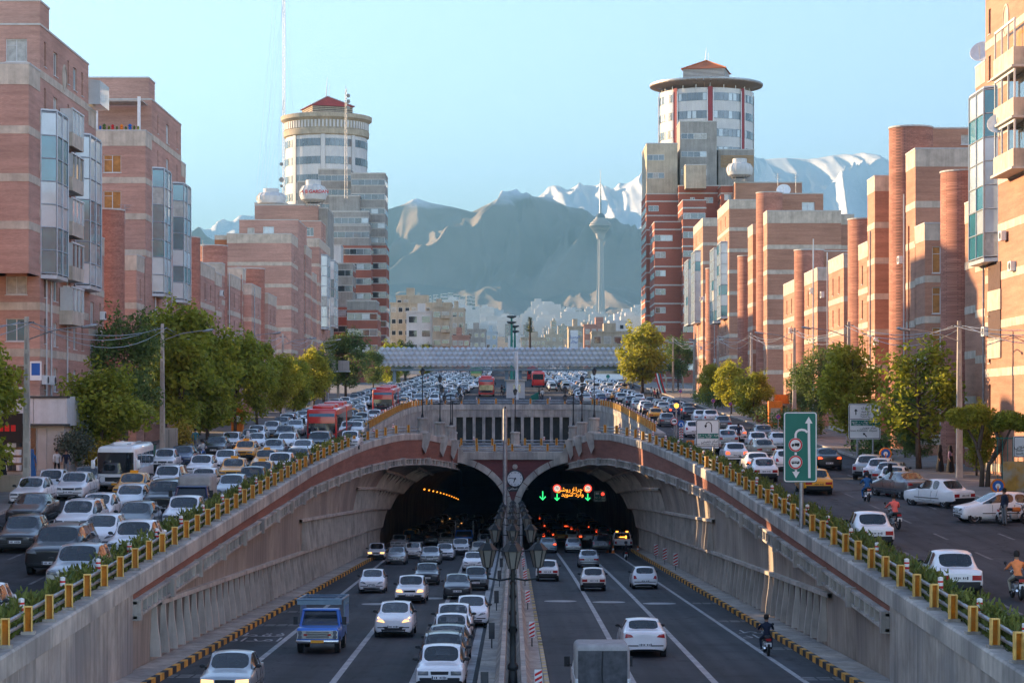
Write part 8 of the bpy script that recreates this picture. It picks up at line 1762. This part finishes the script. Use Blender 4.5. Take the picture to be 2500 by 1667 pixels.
# ================================================================ TRAFFIC
LS = {}
def lab(key, colr, where):
    s = '%s %s %s' % (COLNAME[colr], KIND[key], where)
    return s
def place_car(key, colr, x, Y, lvl, face, where, group, **k):
    s = lab(key, colr, where); n = len(s.split())
    return car(key, colr, x, Y, lvl, face, s, group, **k)
GL = 'cars queueing on the left street'
LEFT = [('logan','silver',-15.1,76,'beside the hedge, front of the left queue'),('pride','white',-15.7,64,'beside the hedge ahead of the silver tall sedan'),('samand','silver',-19.2,72.5,'beside the boxy sedan heading the hedge file'),('suv','black',-17.0,81.8,'beside the silver tall sedan on the left street'),('p405','dark',-20.2,90.5,'left of the black sport utility car'),('p206','white',-17.0,91,'behind the black sport utility car'),
 ('wagon','white',-19.5,98.6,'behind the dark grey low sedan'),('logan','white',-14.95,86.5,'nosing along the hedge on the left street'),('p206','dark',-16.9,98.4,'behind the white small hatchback in the queue'),('p206','white',-19.6,104,'behind the white estate car'),('modern','black',-22.7,103.4,'beside the white estate car, sunlit flank'),('samand','white',-24.1,121,'parked by the kerb left of the minibus'),('p405','white',-25.6,117,'at the kerb before the corner shop'),
 ('pride','white',-25.9,124,'at the kerb behind another white low sedan'),('p405','grey',-24.6,127.5,'squeezed between kerb and minibus'),('pride','white',-23.4,149,'directly behind the minibus'),('samand','navy',-22.9,153,'behind the minibus near the kerb'),('wagon','white',-19.9,127,'beside the minibus'),('taxi405','taxi',-17.5,117,'with roof sign between white cars, left street'),('p206','white',-19.2,110.8,'behind the row of small hatchbacks'),
 ('taxi405','taxi',-20.9,121,'in front of the white estate car beside the minibus'),('suv','black',-17.3,109.6,'in front of the yellow taxi'),('pride','white',-17.6,125.5,'right behind the first yellow taxi'),('samand','white',-15.15,101.5,'between hedge and dark hatchback'),('p405','white',-19.9,141,'behind the white estate car'),('p206','white',-19.2,148,'two cars behind the estate car'),
 ('taxi405','taxi',-17.3,137,'right of the white small hatchback, left street'),('taxi405','taxi',-16.6,148.5,'second in line behind another taxi'),('logan','white',-15.0,142,'beside the hedge between two taxis'),('taxi405','taxi',-15.2,133.6,'half hidden by the golden stretch of hedge'),('pride','dark',-15.0,127,'with taxi stripe beside the hedge'),('p206','silver',-15.2,119.5,'beside the sunlit hedge stretch'),
 ('samand','black',-22.7,169,'by the kerb behind the scooter'),('taxi405','taxi',-19.7,162.5,'mid street behind the white hatchbacks'),('p405','silver',-17.8,165,'right of the grey-clad motorcyclist'),('suv','dark',-15.05,172,'directly ahead of the leading red bus'),('p405','white',-13.3,180.5,'beside the leading red bus at the slip road'),('modern','white',-15.5,163,'ahead of the dark sport utility car'),('samand','dark',-14.6,150,'beside the hedge ahead of the curvy sedan'),
 ('hatch','white',-17.9,175,'left of the leading red bus'),('p405','dark',-19.9,193,'beside the kerbside row'),('pride','silver',-21.8,184,'in the second kerb row on the left street'),('p405','white',-22.2,204,'in the kerb row behind the plane trees'),('samand','grey',-22.5,215,'in the kerb row by the golden tree'),('p206','white',-20.4,176.5,'between kerb row and white hatchback'),('pride','white',-22.6,178,'at the kerb by the tallest plane tree'),('modern','silver',-20.2,206,'ahead of the kiosk on the left street'),('p405','white',-22.4,193.5,'second at the kerb by the tallest plane tree')]
for key, c, x, Y, wh in LEFT: place_car(key, c, x, Y, 'up', -1, wh, GL, rz=random.uniform(-.03,.03))
GM = 'cars beyond the leading bus on the left street'
for key, c, x, Y, wh in [('p206','white',-14.4,203,'right of the leading red bus'),('p405','grey',-14.6,210,'behind a white hatchback by the court wall'),('samand','dark',-15.5,217.5,'in the line along the court wall'),('pride','silver',-15.6,229,'mid line along the court wall'),('taxi405','taxi',-17.4,241,'left of the court wall line'),('p405','white',-15.0,240,'last before the second red bus')]: place_car(key, c, x, Y, 'up', -1, wh, GM)
GR = 'cars on the right street'
RIGHT = [('pride','white',15.0,74.8,'braking nearest the flowering hedge on the right street',dict()),('pride','white',15.05,92.5,'beside the pink-shirted rider',dict()),('taxi405','taxi',17.2,125.5,'behind the green lane sign',dict()),('modern','black',21.3,150,'with red light strip beyond the parked row',dict(brake=True)),
 ('logan','silver',22.0,139.5,'first of the angled parked row by the kerb',dict(rz=-.35)),('pride','white',22.2,137,'second of the angled parked row',dict(rz=-.4)),('p405','silver',22.2,133.4,'third of the angled parked row',dict(rz=-.4)),('pride','white_warm',21.6,128,'beside the woman with the phone',dict(rz=-.35)),('modern','grey',22.3,122,'with sun on its rear window in the parked row',dict(rz=.30)),('pride','white',23.4,115.5,'angled out behind the parked motorcycle',dict(rz=.55)),
 ('modern','white',15.9,144,'with red slanted tail lights behind the green sign',dict(brake=True)),('pride','white',15.6,137.5,'half hidden by the right hedge',dict()),('samand','white',15.9,158.5,'braking beside the U-turn sign',dict(brake=True)),('p405','beige',18.9,166,'broad on the middle of the right street',dict(rz=.12)),('modern','white',19.4,193,'with bright brake lights on the right street',dict(brake=True)),('pride','white',19.7,178.5,'ahead of the beige low sedan',dict()),('samand','grey',21.9,194,'near the kiosk by the right kerb',dict()),('p206','white',21.4,179,'near the kerb ahead of the green sign',dict()),('p206','white',18.3,149,'cut by the edge of the green lane sign',dict()),
 ('samand','silver',17.7,183,'ahead of the white pickup',dict()),('hatch','white',16.5,203,'beside the white-clad motorcyclist',dict()),('p405','grey',15.9,229,'beside the far hedge of the slip road',dict()),('taxi405','taxi',15.9,247,'ahead of the grey low sedan on the right street',dict()),('samand','dark',20.0,251,'alone by the right kerb trees',dict()),('p405','white',20.3,240,'behind the dark sedan at the kerb',dict()),('logan','white',21.1,237,'at the kerb behind another white car',dict()),('p405','grey',20.8,220,'waiting at the kerb before the kiosk',dict()),('samand','navy',19.2,263,'ahead of the dark kerb sedan',dict(brake=True))]
for key, c, x, Y, wh, kw in RIGHT: place_car(key, c, x, Y, 'up', 1, wh, GR, **kw)
t = CT['p206']; car('p206', 'white', 21.2, 106.6, 'up', -1, 'white small hatchback parked across the right street beside the motorcycle', GR, rz=-math.pi/2+.12)
GD = 'oncoming cars in the underpass'
LOW = [('p405','silver',548,1711,'with lit headlights nearest the left painted kerb',True),('hatch','white',960,1556,'with fog lamps lit behind the blue pickup',True),('p206','white',907,1448,'alone in the left lane of the underpass',False),('logan','white',1000,1473,'behind the rounded hatchback with fog lamps',True),('p405','dark',1041,1428,'behind the white tall sedan in the underpass',False),('p206','dark',1116,1463,'with amber indicator near the reserve',False),('pride','grey',1161,1441,'squeezed against the reserve in the underpass',False),('p206','white',1150,1532,'overtaken tight against the reserve',False),
 ('samand','white',1105,1560,'with sunroof, fifth in the reserve-side file',False),('pride','white',1100,1590,'fourth in the reserve-side file',False),('p405','dark',1087,1625,'third in the reserve-side file',False),('wagon','dark',1081,1657,'with roof rails, second in the reserve-side file',False),('pride','white',1073,1690,'heading the file beside the reserve',False),('p206','white',1154,1394,'beyond the dark hatchback near the reserve',False),('samand','silver',1049,1378,'in the middle lanes before the tube mouth',False),('p206','silver',966,1378,'beside a white boxy sedan before the left tube',False),('pride','white',918,1367,'with lit lamps by the ribbed wall before the left tube',True),('p206','white_warm',1006,1364,'second row before the left tube',False),('p405','white',1084,1367,'with dark bumper second row before the left tube',False),('logan','white',1124,1355,'indicating at the left tube mouth',False),('pride','beige',1169,1362,'pale and boxy at the reserve near the left tube',False),
 ('p405','white',972,1340,'third row before the left tube by the wall',False),('wagon','taxi',998,1328,'at the mouth of the left tube',False),('p206','dark',1017,1338,'in shade at the left tube mouth',False),('samand','grey',1052,1330,'deep in shade at the left tube mouth',False),('p405','white_warm',1089,1333,'beside the scrap lorry',False),('pride','white',1185,1339,'tight by the portal pier in the left tube',False),('suv','white',1186,1330,'right behind the pier-side boxy sedan',False)]
for key, c, u, v, wh, lit in LOW:
    x, Y = louv(u, v); place_car(key, c, x, Y, 'lo', -1, wh, GD, lit=lit, rz=random.uniform(-.02,.02))
place_car('pride','white',-6.0,58,'lo',-1,'ahead of the blue pickup in the oncoming underpass lanes',GD)
GE = 'cars driving into the tunnel'
for key, c, u, v, wh, br in [('modern','white',1575,1605,'large and pearly in the tunnel-bound middle lane',False),('pride','white',1336,1419,'close to the reserve heading for the tunnel',False),('pride','white_warm',1449,1443,'in the second lane heading for the tunnel',False),('p206','white',1575,1438,'in the third lane heading for the tunnel',False),('p405','silver',1438,1386,'ahead of two boxy sedans, tunnel-bound',False),('modern','pale_blue',1338,1350,'with brake lights at the right tube mouth',True),('p206','silver',1400,1349,'second lane at the right tube mouth',False),('suv','black',1469,1349,'with spare wheel at the right tube mouth',False),('p206','white',1396,1325,'just inside the right tube',False),('pride','white',1429,1324,'inside the right tube ahead of the black sport utility car',True)]:
    x, Y = louv(u, v); place_car(key, c, x, Y, 'lo', 1, wh, GE, brake=br, rz=random.uniform(-.02,.02))
# cars deep in the tubes and beyond the footbridge: too small to pick apart, joined
JM = ['paint_white','car_glass','plastic','lamp_clear','lamp_red','plate','tyre','rim','paint_silver','paint_dark','paint_taxi','lamp_lit','lamp_brake']; CI = {'white':0,'white_warm':0,'beige':8,'silver':8,'grey':9,'dark':9,'black':9,'navy':9,'taxi':10}
def join_car(mb, key, c, x, Y, zf, face, lit=None):
    L_ = CT[key]['L']; lw = CT[key]['low']; z = zf(Y)+.012; b = len(mb.v); f = 1 if face < 0 else -1
    mb.v += [(x+p[0]*f, Y+(p[1] if f > 0 else L_-p[1]), zf(Y+(p[1] if f > 0 else L_-p[1]))+.012+p[2]) for p in lw.v]
    for q_, m in zip(lw.f, lw.m):
        mb.f.append(tuple(b+i for i in q_)); mb.m.append(CI[c] if m == 0 else (lit if lit and m == (3 if lit == 11 else 4) else m))
rt = random.Random(5); tb = MB()
for i in range(52):
    Y = 250+(i//4)*9.5+rt.uniform(-3,3); x = 2.6+(i % 4)*2.8+rt.uniform(-.4,.4); join_car(tb, rt.choice(['pride','p405','logan']), rt.choice(['white','silver','grey','taxi','dark']), x, Y, lo, 1, 12 if rt.random() < .45 else None)
    join_car(tb, rt.choice(['pride','p206','p405']), rt.choice(['white','silver','grey','dark']), -2.8-(i % 4)*2.8+rt.uniform(-.4,.4), Y+5, lo, -1, 11 if rt.random() < .25 else None)
stuff(tag(tb.obj('tunnel_traffic', JM, 38), 'rows of dim cars with glowing lamps deep inside both tunnel tubes', 'traffic'))
# far traffic
rf = random.Random(77); cols_ = ['white']*9+['silver']*4+['grey']*2+['dark']*2+['black','navy','taxi','white_warm','beige']; keys_ = ['pride','p405','samand','p206','logan','pride','p405','hatch','modern']
BUSB = [(-15.6,266,289),(-4.3,360,374),(5.0,438,452),(4.6,518,532),(-8.3,503,516)]
def free(x, Y): return not any(abs(x-a) < 2.3 and b-5 < Y < c+.5 for a,b,c in BUSB)
nfar = 0
def far_fill(lanes, y0, y1, pitch, face, where, group, cap, joined=None):
    global nfar
    Ys = {x: y0+rf.uniform(0,3) for x in lanes}; k = 0
    while k < cap and min(Ys.values()) < y1:
        x = min(Ys, key=Ys.get); Y = Ys[x]; c = rf.choice(cols_); kx = rf.choice(keys_) if c != 'taxi' else 'taxi405'; Ys[x] += pitch*rf.uniform(.85,1.35)
        if not free(x, Y): continue
        k += 1; nfar += 1
        if joined is not None: join_car(joined, kx, c, x+rf.uniform(-.35,.35), Y, up, face)
        else: car(kx, c, x+rf.uniform(-.35,.35), Y, 'up', face, '%s %s %s' % (COLNAME[c], KIND[kx], where), group, near=False, rz=rf.uniform(-.06,.06))
far_fill([-17.8,-20.2,-22.7], 222, 305, 6.3, -1, 'in the queue behind the plane trees on the left street', 'packed cars beside the U-turn court', 45)
far_fill([-14.9], 292, 306, 6.3, -1, 'in the queue behind the second red bus', 'packed cars behind the second bus', 3)
far_fill([16.2,18.6,20.9], 268, 305, 7.5, 1, 'moving off beyond the slip road on the right street', 'cars on the right street beyond the court', 20)
far_fill([-22.5,-20.2,-17.9,-15.6,-13.3,-11.0,-8.6], 313, 375, 6.4, -1, 'in the dense oncoming traffic between court and footbridge', 'oncoming cars before the footbridge', 70)
far_fill([10.5,13.0,15.5,18.0], 316, 395, 8.0, 1, 'driving off between court and footbridge', 'departing cars before the footbridge', 36)
fj = MB(); far_fill([-22.5,-20.2,-17.9,-15.6,-13.3,-11.0,-8.6], 381, 424, 6.4, -1, '', '', 60, fj); far_fill([-20,-17.4,-14.8,-12.2,-9.6,-7], 428, 860, 8.5, -1, '', '', 190, fj); far_fill([7.5,10,12.6,15.2,17.8,20.2], 402, 880, 9.0, 1, '', '', 190, fj)
stuff(tag(fj.obj('distant_traffic', JM, 38), 'endless jam of tiny cars at and beyond the footbridge', 'traffic'))
car('pride','white',-11.3,206,'deck',-1,'white boxy sedan turning on the left slip ramp to the U-turn deck','cars on the U-turn deck',rz=.5); car('pride','white',11.6,205,'deck',1,'white boxy sedan waiting on the right slip ramp to the U-turn deck','cars on the U-turn deck')
# roadside bits
o = thing('post_box', 'orange box-shaped kiosk on the left kerb behind parked cars', 'kiosk', (-26.4,214,up(214)+.14)); z = up(214)+.14; q = MB(); q.box(-27,-25.9,214,215,z,z+1.9); q.part('body', 'orange_paint', o); q = MB(); q.prof([(-27.1,z+1.9),(-25.8,z+1.9),(-26.45,z+2.3)], 'y', 213.9, 215.1); q.part('roof', 'orange_paint', o); q = MB(); q.box(-26.8,-26.1,213.96,213.998,z+.9,z+1.5); q.part('slot_panel', 'white_paint', o)
o = thing('utility_cabinet', 'grey metal utility cabinet on the left pavement', 'cabinet', (-26.3,172,up(172)+.14)); z = up(172)+.14; q = rbox(-27.1,-25.9,172,172.6,z,z+1.9,.04,2); q.part('cabinet', 'stone_grey', o); q = MB(); q.box(-26.52,-26.48,171.985,171.999,z+.1,z+1.8); q.part('door_seam', 'steel_dark', o)
for x, Y, nm, l in ((-26.6,160,'waste_container','dark green waste container behind the minibus'),(26.5,236,'waste_container','rust-brown skip by the kiosk on the right pavement')):
    z = up(Y)+.14; o = thing(nm, l, 'container', (x,Y,z)); q = MB(); q.prof([(x-.7,z+.1),(x+.7,z+.1),(x+.85,z+1.15),(x-.85,z+1.15)], 'y', Y, Y+1.2); q.part('bin', 'green_paint' if x < 0 else 'rust', o); q = rbox(x-.9,x+.9,Y-.05,Y+1.25,z+1.15,z+1.3,.04,2); q.part('lid', 'steel_dark' if x < 0 else 'rust', o)
o = thing('vending_kiosk', 'tall orange advertising kiosk on the right pavement', 'kiosk', (25.9,226,up(226)+.14)); z = up(226)+.14; q = rbox(25.9,27.3,226,227,z,z+2.6,.06,2); q.part('body', 'orange_paint', o); q = MB(); q.box(26.1,27.1,225.97,225.998,z+.5,z+1.9); q.part('poster', 'stone_cream', o)
# hoarding and railings at the right edge
o = thing('hoarding', 'weathered ochre metal hoarding along the right pavement', 'hoarding', (30,127,up(127)+.14)); 
for k in range(6): x = 27.9+k*.75; z = up(127)+.14; q = MB(); q.box(x,x+.735,127,127.06,z,z+1.7); q.part('sheet', 'ochre', o)
o = thing('iron_railing', 'dark green iron railings above the ochre hoarding', 'railing', (30,129,up(129)+.14)); z = up(129)+.14
for k in range(16): x = 28+k*.3; q = MB(); q.box(x-.02,x+.02,129,129.04,z,z+3.0); q.part('bar', 'green_paint', o)
for dz in (.3,2.9): q = MB(); q.box(27.9,32.8,128.99,129.05,z+dz,z+dz+.06); q.part('rail', 'green_paint', o)
for u, v, Y, nm in ((2162,1107,146,'beside the parked row'),(2436,1186,120,'beside the ochre hoarding')):
    x, zc = wx(u,Y), wz(v,Y); o = thing('parking_meter', 'orange-ringed blue parking sign on an orange post '+nm, 'parking meter', (x,Y,up(Y)+.14)); q = MB(); q.tube([(x,Y,up(Y)),(x,Y,zc)], .08, 8); q.part('post', 'orange_paint', o)
    q = MB(); q.lathe([(0,-.05),(.40,-.05),(.40,.05),(0,.05)], (x,Y,zc), 20, M=Matrix.Rotation(R(90),3,'X')); p = q.part('ring', 'orange_paint', o); disc(p, x, zc, .30, Y-.06, 'blue_paint', 'face'); disc(p, x, zc, .14, Y-.065, 'sign_white', 'emblem')
# corner shop on the left
SYc = 143.2; z = up(SYc)+.14; o = thing('corner_shop', 'corner shop with blank white fascia board and shuttered glass front', 'shop', (-33,SYc,z)); x1 = wx(165,SYc); fz0, fz1 = wz(1035,SYc), wz(972,SYc)
q = MB(); q.box(-44,x1-.3,SYc+.3,SYc+9,z-.3,fz1-.05); q.part('wall', 'panel_white', o)
for a, b in ((-44,wx(85,SYc)),(wx(85,SYc)+.03,x1)): q = MB(); q.box(a,b,SYc-.5,SYc+.29,fz0,fz1); q.part('fascia', 'fascia', o)
for zz in (fz0-.12, fz1): q = MB(); q.box(-44,x1+.1,SYc-.6,SYc+.3,zz,zz+.14); q.part('fascia_trim', 'steel_dark', o)
q = MB(); q.box(x1-.0,x1+.08,SYc-.55,SYc+6,fz0-.1,fz1+.12); q.part('fascia_return', 'fascia', o)
for u0, u1, m in ((-10,62,'window_glass'),(72,86,'window_glass'),(90,112,'window_pale')): q = MB(); q.box(wx(u0,SYc),wx(u1,SYc),SYc+.22,SYc+.298,z+.2,fz0-.25); q.part('shop_window', m, o)
for k in range(18): q = MB(); zz = z+.1+k*.15; q.box(wx(114,SYc),wx(140,SYc),SYc+.2,SYc+.29,zz,zz+.13); q.part('shutter_slat', 'frame_white', o)
rgx = random.Random(8)
for k in range(20): u = 12+(k%4)*11; zz = z+.25+(k//4)*.5; q = MB(); q.lathe([(0,0),(.17,0),(.19,.36),(0,.36)], (wx(u,SYc),SYc+.1,zz), 10); q.part('paint_tub', rgx.choice(['white_paint','steel_dark','sign_white']), o)
for k in range(4): q = MB(); zz = z-.28+k*.0; q.box(wx(60,SYc-1)-.0+k*.0,x1+.6,SYc-1.2-k*.32,SYc-.9-k*.32,z-.2,z+.3-k*.12); q.part('step', 'concrete', o)
o = thing('low_wall', 'low rendered wall beside the lamp pole and shop steps', 'wall', (-31,126,up(126))); 
q = MB(); q.box(-36,-27.6,126.5,126.9,up(126)-.2,up(126)+1.1); q.part('wall', 'stone_cream', o)
for i, (u, v, w_, h_, m, lb) in enumerate(((88,905,.75,1.25,'blue_paint','blue and white framed signboard on the brick wall above the shop'),(212,946,2.6,.65,'white_paint','white painted signboard fixed to the brick flats above the trees'),(20,1045,1.9,1.9,'black_paint','black shop poster with red pictures beside the shop window'))):
    Y = (145.9, 160, 142.4)[i]; x = wx(u,Y) if i != 1 else -30.6; o = thing('signboard', lb, 'sign', (x,Y,wz(v,Y)-h_/2)); 
    if i == 1: x = wx(211,Y)
    p = sign_panel(o, x, Y-.1, wz(v,Y)-h_/2, w_, h_, 'sign_white' if i == 0 else m, None, .03)
    if i == 0: poly(p, [(x-.28,wz(v,Y)-.3),(x+.28,wz(v,Y)-.3),(x+.28,wz(v,Y)+.5),(x-.28,wz(v,Y)+.5)], Y-.106, 'blue_paint', 'blue_field')
    if i == 2: [poly(p, [(x-.6+k*.4,wz(v,Y)-.2),(x-.3+k*.4,wz(v,Y)-.2),(x-.3+k*.4,wz(v,Y)+.2),(x-.6+k*.4,wz(v,Y)+.2)], Y-.106, 'red_paint', 'picture') for k in range(3)]
# pale gantry boards on the left beyond the trees
o = thing('gantry_sign', 'pale backs of two gantry sign boards among the left trees', 'road sign', (wx(822,330),330,up(330))); 
for u0, u1 in ((795,820),(826,853)): q = MB(); q.box(wx(u0,330),wx(u1,330),330,330.1,wz(905,330),wz(880,330)); q.part('board', 'stone_grey', o)
q = MB(); q.box(wx(790,330),wx(855,330),330.1,330.4,wz(908,330),wz(904,330)); q.tube([(wx(800,330),330.3,up(330)),(wx(800,330),330.3,wz(880,330))], .15, 8); q.part('frame', 'steel', o)
# feather banner and shop front details on the right
x, Y = upuv(1612,972); o = thing('feather_banner', 'tall curved red and green feather banner by the right pavement', 'banner', (x,Y,up(Y))); q = MB(); q.tube([(x,Y,up(Y)),(x,Y,wz(915,Y)),(x-.6,Y,wz(909,Y))], .04, 6); q.part('pole', 'steel', o)
for k, m in enumerate(('red_paint','sign_white','green_paint','red_paint')): 
    q = MB(); a0, a1 = -.75+k*.22, -.75+(k+1)*.22; q.add([(x+a0+.75,Y-.05-.03*k,up(Y)+.8),(x+a1+.75,Y-.05-.03*k,up(Y)+.8),(x+a1+.25,Y-.08-.03*k,wz(935,Y)),(x+a1-.1,Y-.1,wz(912,Y)),(x+a0-.1,Y-.1,wz(911,Y)),(x+a0+.25,Y-.08-.03*k,wz(935,Y))], [(0,1,2,3,4,5)]); q.part('flag_strip', m, o)
Y = 250; x0 = wx(1850,Y); o = thing('street_shop', 'small white shop front with emblem panels below the brick flats', 'shop', (x0+2,Y,up(Y)+.14)); z = up(Y)+.14; q = MB(); q.box(x0,x0+7,Y,Y+4,z,wz(985,Y)); q.part('wall', 'panel_white', o)
for k in range(3): q = MB(); q.box(x0+.1+k*1.75,x0+1.75+k*1.75,Y-.3,Y-.01,wz(985,Y),wz(963,Y)); q.part('fascia', ('sign_white','orange_paint','sign_white')[k], o); q = MB(); q.box(x0+.3+k*1.75,x0+1.5+k*1.75,Y-.03,Y-.005,z+.3,wz(990,Y)); q.part('shop_window', 'window_glass', o)
Y = 469.5; o = thing('shop_fascia', 'long white shop fascia with a green emblem under the footbridge', 'sign', (wx(1480,Y),Y,wz(925,Y))); p = sign_panel(o, wx(1481,Y), Y-.6, wz(926,Y), 78*Y/F, 13*Y/F, 'sign_white', None, .1); disc(p, wx(1484,Y), wz(919,Y), .4, Y-.62, 'green_paint', 'emblem')
for x, Y in ((9.2,216),(9.6,213.5),(12.0,214)): z = lo(Y); o = thing('traffic_cone', 'orange traffic cone behind the recovery truck', 'traffic cone', (x,Y,z), 0, 'cones behind the recovery truck'); q = MB(); q.box(x-.2,x+.2,Y-.2,Y+.2,z,z+.04); q.part('base', 'orange_paint', o); q = MB(); q.lathe([(.15,.04),(.10,.28),(.03,.72),(0,.73)], (x,Y,z), 12); c_ = q.part('cone', 'orange_paint', o, 40); q = MB(); q.lathe([(.105,.30),(.07,.48)], (x,Y,z), 12); q.part('band', 'white_paint', c_)
